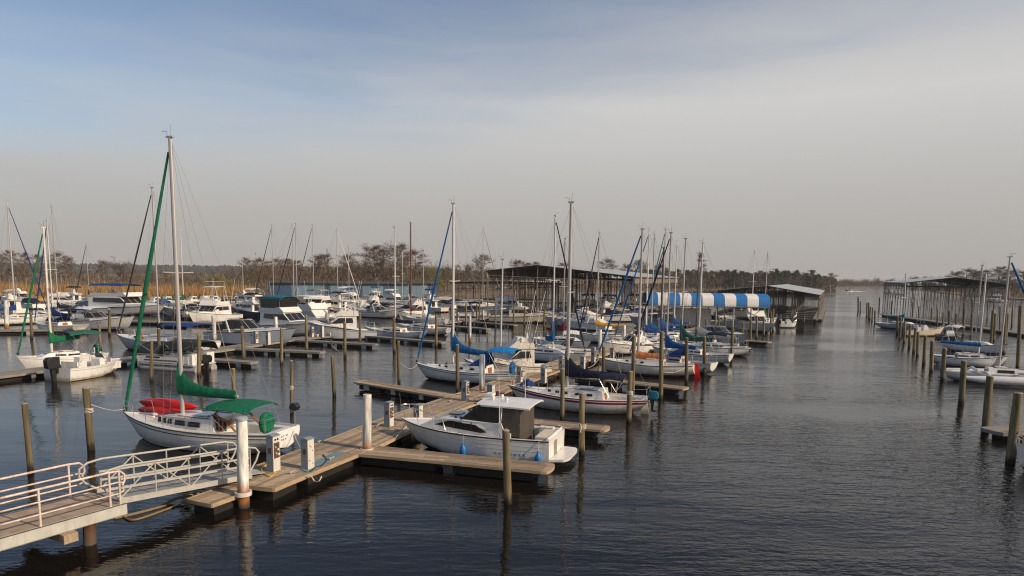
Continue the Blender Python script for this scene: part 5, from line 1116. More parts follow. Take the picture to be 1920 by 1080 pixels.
m = MB(); m.slab(lambda u, v: (xa-.55+.7*u, ys*.98*(1-.07*u), lerp(gH.fm-.02, gH.fm+.40+.2*u, v)), 3, 1, .01, 'glass'); m.add([(xa-.5, ys*.985, gH.fm+.0), (xa+.05, ys*.92, gH.fm+.05), (xa+.08, ys*.92, gH.fm+.55), (xa-.45, ys*.985, gH.fm+.40), (xa-.5, ys*.965, gH.fm+.0), (xa+.05, ys*.90, gH.fm+.05), (xa+.08, ys*.90, gH.fm+.55), (xa-.45, ys*.965, gH.fm+.40)], [(0, 1, 2, 3), (7, 6, 5, 4), (0, 4, 5, 1), (1, 5, 6, 2), (2, 6, 7, 3), (3, 7, 4, 0)], 'glass'); m.build('side_curtain', gs, 0)
m = MB(); m.ext([(-gL/2+.05, 1.62), (-gL/2-.05, 1.78), (-gL/2+.1, 1.95), (-gL/2+.3, 1.92), (-gL/2+.35, 1.7)], lambda x, z: .14, 'hull_dark')
for k in range(len(m.v)): m.v[k] = (m.v[k][0], m.v[k][1]-gH.b(.02)*.9, m.v[k][2]); 
m.tube([(-gL/2+.15, -gH.b(.02)*.9, 1.65), (-gL/2+.15, -gH.b(.02)*.9, 1.0)], .02, 'steel', 5); m.build('rail_grill', gs, 30)
m = MB()                                                  # faded name, only marks legible as dark strokes
for k, (yy, zz, w) in enumerate(((.25, .74, .09), (.1, .75, .05), (-.1, .74, .12), (.3, .62, .07), (.18, .60, .1), (.02, .61, .06))):
    x = gH.x(0, zz)-.006; m.box((x, yy, zz), (.008, w, .045), 'rub_brown')
m.build('transom_lettering', gs, 0)
def kayak(label, p, rz, L=3.1, roll=90):
    t = thing('kayak', label, 'kayak', p, rz, 'red kayaks on the green sailboat'); mb = MB(); rings = []
    for i in range(17):
        u = i/16; q = math.sin(math.pi*u)**.62; w, h = .35*q+.015, .21*q+.02; x = (u-.5)*L
        rings.append([(x, w*math.cos(a), h*math.sin(a)*(1.1 if math.sin(a) > 0 else .8)+.10*abs(2*u-1)**3) for a in [2*math.pi*k/14 for k in range(14)]])
    mb.loft(rings, 'red_plastic'); b = mb.build('hull', t, 60)
    mb = MB(); mb.tube([(-.1+.42*math.cos(a), .2*math.sin(a), .155+.01*math.cos(a)) for a in [2*math.pi*k/18 for k in range(19)]], .022, 'black', 6); mb.build('cockpit_rim', b, 60)
    mb = MB(); mb.slab(lambda u, v: (-.1+.40*math.cos(2*math.pi*v)*u, .185*math.sin(2*math.pi*v)*u, .165), 2, 18, .01, 'black'); mb.build('seat_well', b, 0)
    t.rotation_euler = (RAD(roll), 0, rz); return t
yk = -gH.b(.72)*.80
p0 = local(gs, (.32*gL, yk+.05, gH.fm+.10)); kayak('lower red kayak lying on the side deck by the mast', p0, gs.rotation_euler.z-.05, 3.4, 72)
p1 = local(gs, (.31*gL, yk+.0, gH.fm+.46)); kayak('upper red kayak resting on the other red kayak', p1, gs.rotation_euler.z-.05+.02, 3.4, 60)
P0 = local(gs, (gL/2-.15, -.1, 1.3)); P1 = G(168, 843, 0); P1 = Vector((P1.x, P1.y, HZ(P1, 757)))
P1 += (P0-P1).normalized()*.16
rope('white mooring line from the green sailboat bow to the thick left pile', [P0, P0.lerp(P1, .35)-Vector((0, 0, .16)), P0.lerp(P1, .7)-Vector((0, 0, .12)), P1], .016, 'rope')
for dz in (0, .05, .10):
    pass
P0 = local(gs, (-gL/2+.25, -.9, .95)); P1 = G(562, 838, .52); rope('stern mooring line of the green sailboat to the pier', [P0, P0.lerp(P1, .5)-Vector((0, 0, .1)), P1], .015, 'rope')
# --- white hardtop cruiser
def hardtop_cruiser():
    lab = 'white hardtop cabin cruiser with tall dark windows and blue fenders beside the finger dock'
    t = thing('cabin_cruiser', lab, 'cabin cruiser'); h_ = 161.5; c_ = G(1029, 828, 1.1); st_ = Vector((math.cos(RAD(h_-90)), math.sin(RAD(h_-90)), 0))*1.27; sc_ = PRJ(Vector((c_.x, c_.y, 1.1))+st_); L = place_h(t, sc_, 1.1, h_, 753); t['_L'] = L
    Hh = Hull(L, 2.75, (1.1, 1.08, 1.22), 'power', .92, rb=1.0, hull='gel', boot='hull_dark', bottom='hull_dark', rub='black', deck='gel', pit=(.03, .285, .84, .62), n=28); Hh.stripe_m = 'gel'; Hh.stripe = 'wide'
    Hh.build_hull(t); Hh.build_deck(t, .05); zd = 1.10
    w = Hh.hw(.84, .10, zd); X = lambda f: f*L
    mb = MB()                                             # forward trunk cabin with sloping front
    zf = lambda f: Hh.zs(f+.5)-.04
    mb.ext([(X(-.20), zd-.1), (X(-.20), zd+.47), (X(.09), zd+.52), (X(.15), zd+.49), (X(.225), zd+.36), (X(.33), zf(.33)+.03), (X(.32), zf(.32)-.1)], w, 'gel'); trunk = mb.build('trunk_cabin', t, 25)
    for sd in (1, -1):
        mb = MB(); mb.pane([(X(-.125), zd+.10), (X(-.09), zd+.06), (X(.22), zd+.19), (X(.205), zd+.22), (X(.115), zd+.43), (X(-.055), zd+.36)], w, 'glass_dark', sd); g_ = mb.build('window', trunk, 0)
        mb = MB()
        for f in (-.03, .08): mb.pane([(X(f)-.02, zd+.13), (X(f)+.02, zd+.13), (X(f)+.02, zd+.44), (X(f)-.02, zd+.44)], lambda x, z: w(x, z)+.006, 'black', sd); 
        mb.build('window_bar', g_, 0)
    mb = MB(); mb.box((X(.125), 0, zd+.54), (.55, .55, .06), 'glass_grey'); mb.build('fore_hatch', trunk, 0)
    mb = MB()
    for s in (1, -1):
        mb = MB(); mb.tube([(X(.09), s*.75, zd+.58), (X(.0), s*.78, zd+.58)], .018, 'steel', 5)
        for f in (.088, .055, .01): mb.box((X(f), s*.76, zd+.55), (.09, .07, .06), 'black')
        mb.build('deck_rail', trunk, 0)
    # raised pilothouse
    w2 = Hh.hw(.80, .16, zd); zr = zd+1.16
    mb = MB(); mb.ext([(X(-.205), zd+.1), (X(-.205), zd+.48), (X(.03), zd+.53), (X(.03), zd+.4)], lambda x, z: w2(x, z)+.06, 'gel'); ph = mb.build('pilothouse', t, 25)
    def post(a, b, r=.045, m='gel'):
        mb = MB(); mb.tube([a, b], r, m, 6, sy=.6); mb.build('window_post', ph)
    fx0, fx1, ax0 = X(.035), X(-.075), X(-.205)
    for sd in (1, -1):
        mb = MB(); mb.pane([(ax0+.02, zd+.50), (X(-.125), zd+.50), (X(-.13), zr-.02), (ax0+.02, zr-.02)], w2, 'glass_dark', sd); mb.build('window', ph, 0)
        mb = MB(); mb.pane([(X(-.119), zd+.50), (fx0-.02, zd+.53), (fx1-.02, zr-.02), (X(-.125), zr-.02)], w2, 'glass_dark', sd); mb.build('window', ph, 0)
        post((fx0+.02, sd*w2(fx0, zd+.6), zd+.52), (fx1+.02, sd*w2(fx1, zr), zr), .05, 'black'); post((X(-.122), sd*w2(X(-.1), zd+.6), zd+.5), (X(-.127), sd*w2(X(-.1), zr), zr), .035, 'black')
        post((ax0, sd*w2(ax0, zd+.6), zd+.48), (ax0, sd*w2(ax0, zr), zr), .05, 'gel')
    for k in (-1, 0, 1):
        mb = MB(); a = [(fx0+.03, (k-.48)*w2(fx0, zd)*.66, zd+.52), (fx0+.03, (k+.48)*w2(fx0, zd)*.66, zd+.52), (fx1+.03, (k+.48)*w2(fx1, zr)*.66, zr), (fx1+.03, (k-.48)*w2(fx1, zr)*.66, zr)]
        mb.add(a+[(x-.03, y, z) for x, y, z in a], [(0, 1, 2, 3), (7, 6, 5, 4), (0, 4, 5, 1), (1, 5, 6, 2), (2, 6, 7, 3), (3, 7, 4, 0)], 'glass_dark'); mb.build('windscreen', ph, 0)
    mb = MB(); wt = w2(X(-.1), zr)+.10
    def roof(a, b):
        x = lerp(X(-.375), X(-.05), a); tt = 2*b-1; e = .16*max(0, a-.75)/.25; return (x, tt*(wt-e*.8), zr+.09+.05*(1-tt*tt)-.03*(2*a-1)**2-.05*(max(0, abs(tt)-.85)/.15))
    mb.slab(roof, 10, 12, .065, 'gel'); rf = mb.build('hardtop', t, 45)
    mb = MB(); mb.tube([(X(-.27), wt*.8, zr+.02), (X(-.03), wt*.8, zr+.02)], .02, 'black', 5); mb.build('roof_trim', rf, 0)
    for f, y in ((-.115, .2), (-.15, -.25), (-.21, .4)):
        mb = MB(); mb.loft([[(X(f)+r*math.cos(a), y+r*math.sin(a), zr+z) for a in [2*math.pi*k/10 for k in range(10)]] for r, z in ((.05, .13), (.05, .2), (.085, .2), (.07, .27), (.02, .30))], 'gel'); mb.build('roof_light', rf, 40)
    mb = MB(); mb.box((X(-.06), -.55, zr+.2), (.3, .45, .12), 'gel'); mb.build('radar_box', rf, 0)
    for f, y in ((-.20, 1), (-.255, -1)):
        mb = MB(); y0 = y*(w2(X(f), zd)+.03); mb.tube([(X(f)-.03, y0, zd+.35), (X(f), y0, zd+1.6), (X(f)+.03, y0, zd+2.55)], [.022, .016, .008], 'spar_white', 5); mb.build('antenna', t, 0)
    # smoked aft curtain and cockpit
    mb = MB(); wa = w2(ax0, zd); xc = X(-.315)
    for sd in (1, -1):
        mb.add([(ax0, sd*wa, zd+.05), (xc, sd*wa*.98, zd+.02), (xc, sd*wa*.90, zr+.02), (ax0, sd*w2(ax0, zr), zr+.02), (ax0, sd*(wa-.02), zd+.05), (xc, sd*(wa*.98-.02), zd+.02), (xc, sd*(wa*.90-.02), zr+.02), (ax0, sd*(w2(ax0, zr)-.02), zr+.02)], [(0, 1, 2, 3), (7, 6, 5, 4), (0, 4, 5, 1), (1, 5, 6, 2), (2, 6, 7, 3), (3, 7, 4, 0)], 'mesh_curtain')
    mb.add([(xc-.004, wa*.96, zd-.5), (xc-.004, -wa*.96, zd-.5), (xc-.004, -wa*.88, zr+.02), (xc-.004, wa*.88, zr+.02), (xc-.03, wa*.96, zd-.5), (xc-.03, -wa*.96, zd-.5), (xc-.03, -wa*.88, zr+.02), (xc-.03, wa*.88, zr+.02)], [(0, 1, 2, 3), (7, 6, 5, 4), (0, 4, 5, 1), (1, 5, 6, 2), (2, 6, 7, 3), (3, 7, 4, 0)], 'mesh_curtain')
    mb.build('aft_curtain', t, 0)
    for sd in (1, -1):
        mb = MB(); yy = sd*(Hh.b(.25)*.87)
        mb.ext([(X(-.215), zd-.02), (X(-.275), zd-.02), (X(-.275), zd+.16), (X(-.24), zd+.16), (X(-.215), zd+.55), (X(-.2), zd+.55)], lambda x, z: .03, 'gel')
        for k in range(len(mb.v)): mb.v[k] = (mb.v[k][0], mb.v[k][1]+yy, mb.v[k][2])
        mb.build('wing_panel', t, 0)
    mb = MB(); mb.tube([(X(-.485), y, 1.10+.03*math.cos(y)) for y in [lerp(-1.1, 1.1, k/8) for k in range(9)]], .06, 'gel', 8); mb.build('transom_rail', t, 60)
    mb = MB(); mb.box((X(-.44), .15, .98), (.5, 1.5, .34), 'cream'); mb.box((X(-.40), -1.0, 1.0), (.6, .35, .3), 'cv_white'); mb.build('cockpit_seat', t, 0)
    mb = MB(); xt = Hh.x(0, .75)-.012
    for y, z, ww, hh in ((.25, .62, .34, .62),):
        mb.tube([(xt, y-ww/2, z-hh/2), (xt, y+ww/2, z-hh/2), (xt, y+ww/2, z+hh/2), (xt, y-ww/2, z+hh/2), (xt, y-ww/2, z-hh/2)], .012, 'rub_brown', 4); mb.tube([(xt, y, z-hh/2), (xt, y, z+hh/2)], .012, 'rub_brown', 4)
    mb.build('transom_door', t, 0)
    mb = MB()
    def plat(a, b): tt = 2*b-1; return (-L/2-.02-.70*a*(1-.25*tt**6), tt*1.15*(1-.10*a), .34+.02*a)
    mb.slab(plat, 4, 10, .10, 'gel'); mb.build('swim_platform', t, 30)
    # bow pulpit rail
    mb = MB(); R = lambda u, s, dz: (Hh.x(u, Hh.zs(u)), s*Hh.b(u)*.93, Hh.zs(u)+dz)
    tip = (L/2-.1, 0, 2.05)
    for s in (1, -1):
        mb.tube([R(.628, s, .03), R(.648, s, .46), R(.72, s, .60), R(.84, s, .66), (L/2-.25, s*.28, 1.8)], .017, 'steel', 6)
        for u in (.73, .86): mb.tube([R(u-.03, s, .02), R(u+.0, s, .62)], .015, 'steel', 5)
        mb.tube([R(.965, s*1.0, .05), (L/2-.25, s*.28, 1.8)], .015, 'steel', 5)
    mb.tube([(L/2-.25, .28, 1.8), (L/2-.02, .12, 1.81), (L/2-.02, -.12, 1.81), (L/2-.25, -.28, 1.8)], .017, 'steel', 6); mb.tube([(L/2-.02, .1, 1.81), (L/2+.04, .1, 2.35)], .008, 'wire', 4); mb.build('bow_rail', t, 60)
    mb = MB(); mb.tube([(X(.03), Hh.b(.53)*.985, 1.17), (X(.035), Hh.b(.535)*.985, 1.17)], .05, 'steel', 6); mb.build('cleat', t, 0)
    # rows of thin knuckle lines along the topsides
    for z in (.80, .62):
        mb = MB(); us = [.02+.05*k for k in range(15)]
        mb.tube([(Hh.x(u, z+.25*u*u*.4), Hh.y(u, z+.25*u*u*.4)-.002, z+.25*u*u*.4) for u in us], .010, 'gel_grey', 4); mb.build('moulding', t, 0)
    def words(txt, u0, z, h, m, sd=1, sp=1.35):
        cu = bpy.data.curves.new('lettering', 'FONT'); cu.body = txt; cu.size = h; cu.extrude = .002; cu.space_character = sp
        tmp = bpy.data.objects.new('tmp', cu); C.objects.link(tmp); dg = bpy.context.evaluated_depsgraph_get(); me = bpy.data.meshes.new_from_object(tmp.evaluated_get(dg)); bpy.data.objects.remove(tmp)
        me.materials.clear(); me.materials.append(MATS[m]); 
        for v in me.vertices:
            x = (u0-.5)*L-v.co.x; u = Hh.u(x); zz = z+v.co.y*.8; v.co = Vector((x, Hh.y(u, zz)+.004+v.co.z, zz))
        o = bpy.data.objects.new('hull_lettering', me); C.objects.link(o); o.parent = t; return o
    words('BAYLINER', .315, .40, .16, 'blue_stripe', 1, 2.0); words('2859', .245, .955, .085, 'black', 1, 1.2)
    return t, Hh, L
glass_mat('glass_tint', (.02, .025, .03), .05); glass_mat('glass_clear', (.10, .12, .12), .06)
mat('mesh_curtain', (.06, .05, .04), .7, var=.25, scale=1.2, stretch=(1, 3, .6), bump=.3, bscale=3)
bay, bH, bL = hardtop_cruiser()
def fender(label, root, Hh, u, zc, r=.13, line_top=1.15):
    z = zc; y = Hh.y(u, z)+r+.01; p = local(root, ((u-.5)*Hh.L, y, zc)); t = thing('fender', label, 'fender', p, root.rotation_euler.z, 'blue fenders of the white cruiser'); mb = MB()
    mb.loft([[(q*math.cos(a), q*math.sin(a), dz) for a in [2*math.pi*k/14 for k in range(14)]] for q, dz in ((.03, -.25), (r*.75, -.21), (r, -.10), (r, .06), (r*.75, .16), (.045, .22), (.04, .30))], 'blue_fender'); mb.build('buoy', t, 50)
    mb = MB(); dy = Hh.b(u)-y; mb.tube([(0, 0, .3), (0, dy, line_top-zc)], .012, 'rope', 5); mb.build('line', t, 50)
fender('blue fender hanging amidships on the white cruiser', bay, bH, .505, .42); fender('blue fender hanging at the stern corner of the white cruiser', bay, bH, .055, .40)
P0 = local(bay, (-bL/2+.3, -1.25, 1.2)); P1 = G(1091, 852, 0); P1 = Vector((P1.x-.12, P1.y-.1, 1.35)); rope('white line from the cruiser stern to the pile on its right', [P0, P0.lerp(P1, .5)-Vector((0, 0, .15)), P1, P1+Vector((.02, -.08, -.35))], .022, 'rope')
# --- the other boats close to the pier
SB = lambda lab, bow, stern, **k: sailboat(lab, k, bow, stern)
b3, h3, l3 = SB('white sailboat with maroon stripe and black sail cover, stern to the channel', (952, 724), (1221, 747), B=.29, f=(.9, .84, 1.12), hdg=161, mast_top=380, mast_x=.07, mast_r=.105, stripe_m='red_stripe', stripe='wide', rub='red_stripe', cover='cv_navy', cover_top=1.7, cover_h=.5, boom_end=-.31, boot='gel', bottom='antifoul', cab=(-.2, .25, .46), wins=((.16, .185), (.10, .13), (.04, .07), (-.04, -.01), (-.13, -.09)), bimini='cv_navy', bim=(-.33, -.16, 1.35), outboard='cv_teal', rud='gel', tw=.5, rs=.75, spar='alu', boom_dz=.7, frac=.985)
b3_, b4_, b9_ = b3, None, None
tp = MB(); tp.slab(lambda u, v: (.30*l3+.9*u+.06*math.sin(v*9), (v-.5)*1.0+.08*math.sin(u*7), 1.22+.28*math.sin(u*3.1)*math.sin(v*3.1)+.05*math.sin(u*17+v*11)), 9, 9, .02, 'cv_royal'); tp.build('tarpaulin', b3, 40)
b4, h4, l4 = SB('white sailboat with bright blue bimini, blue sail cover and blue furled jib', (779, 678.5), (982, 698), B=.29, f=(.93, .88, 1.12), hdg=160, mast_top=382, mast_x=.14, mast_r=.095, stripe_m='teal_stripe', rub='teal_stripe', cover='cv_blue', cover_top=1.9, cover_h=.5, jib='cv_blue', jib_r=.06, boom_end=-.23, bimini='cv_bright', bim=(-.44, -.22, 1.7), dodger='cv_blue', wheel='cv_blue', boot='navy', bottom='hull_dark', cab=(-.2, .27, .45), wins=((.22, .245), (.15, .18), (0, .035), (-.10, -.06)), rs=.5, tw=.58, spar='spar_white', boom_slope=-.25, boom_dz=.95)
b9, h9, l9 = SB('pale sailboat with orange tarp along its boom and a red rudder', (1118, 673), (1300, 684), B=.30, f=(.95, .88, 1.15), hdg=160, mast_top=430, mast_x=.06, mast_r=.10, hull='gel_old', stripe_m='gel', rub='rub_brown', jib='cv_blue', jib_r=.07, cover='cv_orange', cover_top=.7, cover_h=.55, boom_dz=.12, boom_end=-.22, boot='antifoul', cab=(-.22, .25, .4), wins=((-.02, .02), (.06, .10), (.14, .175)), rud='red_plastic', rs=-.2, tw=.55, spar='alu')
b4_, b9_ = b4, b9
SB('sailboat with royal blue sail cover and dark blue transom', (1180, 660), (1340, 680), B=.30, mast_top=437, mast_x=.05, hull='gel', stripe_m='blue_stripe', jib='cv_navy', cover='cv_blue', cover_top=1.7, cover_h=.42, bottom='navy', boot='navy', boom_end=-.30, dodger='cv_royal', lod=1, spar='alu', deck='deck_grey', twotone=None)
SB('sailboat with a dark green sail cover in the slip before the grey cruiser', (1222, 648), (1372, 664), B=.30, mast_top=448, mast_x=.12, stripe_m='teal_stripe', cover='cv_dkgreen', cover_top=2.1, cover_h=.5, boom_end=-.28, bimini='cv_navy', lod=1, boot='teal_stripe')
SB('sailboat with a sagging grey sail cover and slim white mast', (1262, 640), (1404, 650), B=.30, mast_top=456, mast_x=.16, cover='cv_grey', cover_top=1.2, cover_h=.6, boom_end=-.34, boom_slope=-.3, lod=1, spar='spar_white', stripe_m='rub_brown')
SB('sailboat with a black mast behind the grey sail cover', (1262, 634), (1385, 645), B=.30, mast_top=480, mast_x=.15, spar='spar_black', hull='gel_old', lod=2)
SB('sailboat with a vertical blue sail bag, bow towards the pier', (1099, 661), (975, 650), B=.30, mast_top=405, mast_x=.02, mast_r=.085, cover='cv_blue', cover_top=1.9, cover_h=.5, boom_end=-.10, jib='cv_navy', lod=1, spar='spar_white', rub='black')
SB('small sailboat with a leaning slim mast behind the blue sail cover', (870, 672), (985, 686), B=.30, mast_top=487, mast_x=-.10, tilt=-.02, tilty=.012, mast_r=.06, lod=1, spar='spar_white', cover=None, stripe_m='blue_stripe', boom=False)
fly('old stained flybridge cruiser, ladder on its transom, beside the pier', dict(f=(.9, 1.0, 1.5), hull='gel_old', superm='gel_old', house=(-.25, .12), hh=1.25, ladder=True, bh=.6, tower=None, stripe_m='rub_brown', boot='black', rods=True, top=None, win='glass'), (900, 672), (1028, 684), cat='cabin cruiser', name='cabin_cruiser')
express('white cabin cruiser with a small hardtop, stern towards the pier', dict(f=(.95, 1.0, 1.4), arch=False, canvas=None, top='gel', ob=None, shield=(.0, .7)), (1003, 644), (1115, 656))
express('white open cruiser moored bow out beyond the white steel piles', dict(f=(.9, 1.0, 1.35), arch=True, canvas='cv_white'), (1128, 640), (1222, 645))
express('long grey cruiser under a grey mooring cover, before the striped canopy', dict(f=(1.1, 1.2, 1.7), hull='gel_grey', arch=False, canvas='cv_grey', canvas2='cv_grey', hull_ports=True), (1402, 626), (1305, 622), heading=0)
fly('white cruiser under the right end of the striped canopy', dict(L=9, f=(.9, 1, 1.5), rail=True), (1455, 606), (1370, 603))
console('white centre console boat, bow showing past the canopy posts', dict(), (1494, 603), (1462, 606))
for lab, bow, stern, top, k in (('blue covered sailboat left of the white steel piles', (1150, 634), (1270, 640), 433, dict(jib='cv_blue', cover='cv_royal', mast_x=.0, spar='spar_white')), ('sailboat with a bright blue cover, mast next to the canopy left end', (1165, 628), (1275, 633), 440, dict(cover='cv_blue', mast_x=.0)), ('dark masted sailboat with a royal blue cover', (1196, 630), (1300, 636), 465, dict(cover='cv_royal', spar='spar_black', jib='cv_navy')),
    ('sailboat with the tallest thin mast before the canopy', (1200, 622), (1300, 627), 430, dict(cover='cv_blue', jib='cv_teal')), ('sailboat with white mast and blue cover under the canopy left end', (1205, 617), (1310, 621), 455, dict(cover='cv_royal', spar='spar_white', mast_x=-.05)), ('sailboat with maroon sail cover, stern to the basin', (1110, 637), (1005, 632), 448, dict(cover='cv_maroon', mast_x=.0, jib=None, cover_top=1.2)), ('sailboat with gold sail cover behind the maroon one', (1085, 622), (1190, 628), 437, dict(cover='cv_gold', mast_x=.18, cover_top=1.0, jib='cv_navy'))):
    d = dict(lod=2, B=.3, mast_top=top); d.update(k); sailboat(lab, d, bow, stern)
# --- left basin
console2 = None
b, h, l = SB('white sailboat with green cover, dark green bimini and green jib, behind the outboard boat', (31, 667), (196, 660), B=.30, f=(1.0, .95, 1.25), mast_top=427, mast_x=.12, mast_r=.085, stripe_m='gel_grey', rub='gel', cover='cv_green', cover_top=1.3, cover_h=.45, jib='cv_green', boom_end=-.22, bimini='cv_dkgreen', bim=(-.42, -.05, 1.9), wheel='cv_green', boot='teal_stripe', bottom='hull_dark', lod=1, spar='spar_white', boom_slope=.25, Lmax=10)
def deck_boat():
    t = thing('deck_boat', 'white deck boat with a big black outboard motor, beside the green covered sailboat', 'motorboat'); L = place(t, (226, 672), .95, (106, 690), .9); t['_L'] = L; L = L
    Hh = Hull(L, 2.5, (.92, .88, .98), 'power', .95, rb=.5, hull='gel', boot='gel_old', bottom='gel_old', rub='gel', deck='gel', pit=(.05, .80, .86, .5)); Hh.stripe_m = 'gel_grey'; Hh.build_hull(t); Hh.build_deck(t)
    for x, y, sx, sy, sz in ((-.32, -.3, .5, 1.4, .55), (-.05, .6, .6, .5, .7), (.22, .7, 1.2, .4, .5), (.22, -.7, 1.2, .4, .5)): m = MB(); m.box((x*L, y, .42+sz/2), (sx, sy, sz), 'cv_white'); m.box((x*L-.2, y, .5+sz), (.12, sy, .4), 'cv_white'); m.build('seat', t, 0)
    m = MB(); m.ext([(0, .4), (-.05, 1.25), (.2, 1.35), (.45, .9), (.5, .4)], lambda x, z: .4, 'gel')
    for k in range(len(m.v)): m.v[k] = (m.v[k][0], m.v[k][1]-.5, m.v[k][2])
    m.build('console', t, 30); m = MB(); m.box((.3, -.5, 1.45), (.03, .7, .35), 'glass_grey', M=Matrix.Rotation(-.5, 3, 'Y')); m.build('windscreen', t, 0)
    m = MB()
    for y in (.9, -.9): m.tube([(L*.15, y, .95), (L*.15, y, 1.25), (L*.4, y*.8, 1.3), (L*.4, y*.8, .98)], .018, 'steel', 5)
    m.build('rail', t); outboard(t, (-L/2-.25, 0, .75), 'black', 1.75)
deck_boat()
SB('white sailboat with royal blue sail cover and an orange ladder on its transom', (64, 602), (153, 609), B=.31, f=(1.05, .95, 1.2), mast_top=415, mast_x=.08, mast_r=.09, cover='cv_royal', cover_top=1.7, cover_h=.5, boom_end=-.32, jib='cv_royal', bimini='cv_navy', dodger='cv_royal', stripe_m='rub_brown', lod=1, spar='spar_white', tw=.7, rs=.9, Lmax=11)
SB('sailboat with blue covers at the far left behind the pale steel pile', (94, 588), (-40, 597), B=.28, f=(1.0, .95, 1.3), mast_top=380, mast_x=.0, mast_r=.1, cover='cv_royal', cover_top=1.2, cover_h=.5, jib='cv_royal', stripe_m='blue_stripe', boot='navy', lod=1, bimini='cv_royal', bottom='navy', Lmax=13)
SB('sailboat with a tall twin spreader mast behind the blue covered ones', (70, 584), (150, 588), B=.28, mast_top=388, spread=2, mast_x=.0, cover='cv_navy', lod=2, hull='gel_grey')
express('white cruiser with bow to the right, in front of the blue topped trawler', dict(f=(1.0, 1.2, 1.9), hull='gel', arch=False, canvas='cv_white', top='gel', shield=(-.05, .75), hull_ports=True), (252, 592), (135, 600))
def trawler():
    t, Hh, L = fly('white trawler yacht with a long royal blue canopy over its upper deck', dict(f=(1.2, 1.3, 2.0), house=(-.36, .12), hh=1.9, bridge=(-.36, .1), bh=.7, win='glass', top='cv_royal', topz=2.2, stripe_m='blue_stripe', tophard=False, plat='teak'), (312, 570), (165, 574))
    return t
trawler()
b, h, l = SB('grey white sailboat with dark blue boot stripe and navy bimini, hull behind the pontoon boat', (218, 626), (392, 641), B=.31, f=(1.1, 1.1, 1.4), mast_top=352, mast_x=.02, mast_r=.095, hull='gel_grey', boot='navy', bottom='antifoul_blue', rub='gel_grey', jib='hull_dark', jib_r=.06, bimini='cv_royal', bim=(-.44, -.12, 1.7), cover='cv_navy', cover_top=.8, boom_end=-.28, wins=((.1, .22),), wide_win=True, lod=1, rs=-.4, tw=.75)
def pontoon():
    t = thing('pontoon_boat', 'pontoon boat with dark green canopy and white outboard cowls', 'pontoon boat'); L = place(t, (275, 676), .5, (386, 683), .5); w = 1.2
    for y in (1, -1):
        m = MB(); m.tube([(-L/2, y*.85, .12), (L/2-.8, y*.85, .12), (L/2-.25, y*.85, .22), (L/2, y*.85, .38)], [.33, .33, .26, .06], 'alu', 12); m.build('pontoon', t, 60)
    m = MB(); m.box((-.1, 0, .5), (L*.93, w*2, .1), 'deck_grey'); m.build('deck', t, 0)
    for y in (1, -1):
        m = MB(); m.box((.1, y*(w-.03), .88), (L*.84, .03, .56), 'gel'); f = m.build('side_fence', t, 0); m = MB(); m.box((.3, y*(w-.01), .78), (L*.55, .012, .10), 'rub_brown'); m.box((1.0, y*(w-.01), 1.0), (1.3, .012, .12), 'navy'); m.build('fence_stripe', f, 0)
        m = MB(); m.tube([(-L*.33, y*w, .55), (-L*.33, y*w, 1.2), (L*.43, y*w, 1.2), (L*.43, y*w, .55)], .022, 'alu', 5); m.build('rail', t)
    
    for p_, q_, c_ in (((-.42*L, .75, .95), (.5, .8, .8), 'gel'), ((-.42*L, -.75, .95), (.5, .8, .8), 'gel'), ((.1*L, -.8, .8), (1.8, .6, .5), 'cv_white'), ((-.1*L, .6, .95), (.5, .6, .8), 'gel')): m = MB(); m.box(p_, q_, c_); m.build('seat', t, 0)
    m = MB(); canopy(m, -L*.52, -.02*L, 1.28, 2.35, 'cv_canopy', cam=.18, drop=.5); c = m.build('canopy', t, 50); m = MB(); canopy(m, .0, L*.44, 1.2, 2.1, 'cv_canopy', cam=.5, drop=.4); m.build('front_canopy', t, 50)
    m = MB()
    for x0, x1 in ((-.12*L, -.45*L), (-.2*L, -.05*L), (.12*L, .4*L), (.2*L, .03*L)):
        for y in (1, -1): m.tube([(x0, y*w, 1.2), (x1, y*1.2, 2.0)], .016, 'alu', 5)
    m.build('canopy_frame', t); outboard(t, (-L/2-.1, 0, .55), 'black', 1.3)
mat('cv_canopy', (.028, .036, .034), .85, var=.2, scale=2, bump=.4, bscale=5, spec=.2); pontoon()
express('large pale grey express cruiser with sloping dark windscreen, bow to the right', dict(f=(1.25, 1.4, 1.9), hull='gel_blue', canvas='black', canvas2='black', boot='hull_dark', stripe_m='gel_grey', shield=(-.02, .95), arch=True, B=.27), (556, 615), (398, 620))
fly('flybridge cruiser with a teal bimini and dark curtains on its upper deck', dict(f=(1.2, 1.35, 2.0), house=(-.28, .13), hh=1.55, top='cv_teal', topz=1.95, curtain='glass', stripe_m='rub_brown', bridge=(-.3, .02), bh=.6, hull='gel'), (612, 602), (478, 606))
fly('white flybridge cruiser with a white hardtop and raised sloping front panels', dict(f=(1.2, 1.4, 2.1), house=(-.26, .17), hh=1.6, top='gel', topz=1.75, tophard=True, win='gel_grey', front='gel', stripe_m='rub_brown', hull='gel'), (646, 595), (540, 600))
fly('sportfishing cruiser with outriggers and bow to the left, stern toward the basin', dict(f=(1.0, 1.3, 2.0), house=(-.2, .2), hh=1.45, tower=2.6, rods=True, win='glass', stripe_m='blue_stripe', hull='gel_grey'), (578, 604), (705, 619))
SB('grey blue sailboat with white transom and a navy sail cover', (683, 612), (797, 622), B=.29, f=(1.0, .95, 1.3), mast_top=427, mast_x=-.02, mast_r=.085, hull='gel_blue', stripe_m='teal_stripe', rub='black', cover='cv_navy', cover_top=.9, cover_h=.4, boom_end=-.32, rs=.8, lod=1, spar='spar_white', deck='gel', bottom='hull_dark', boot='hull_dark')
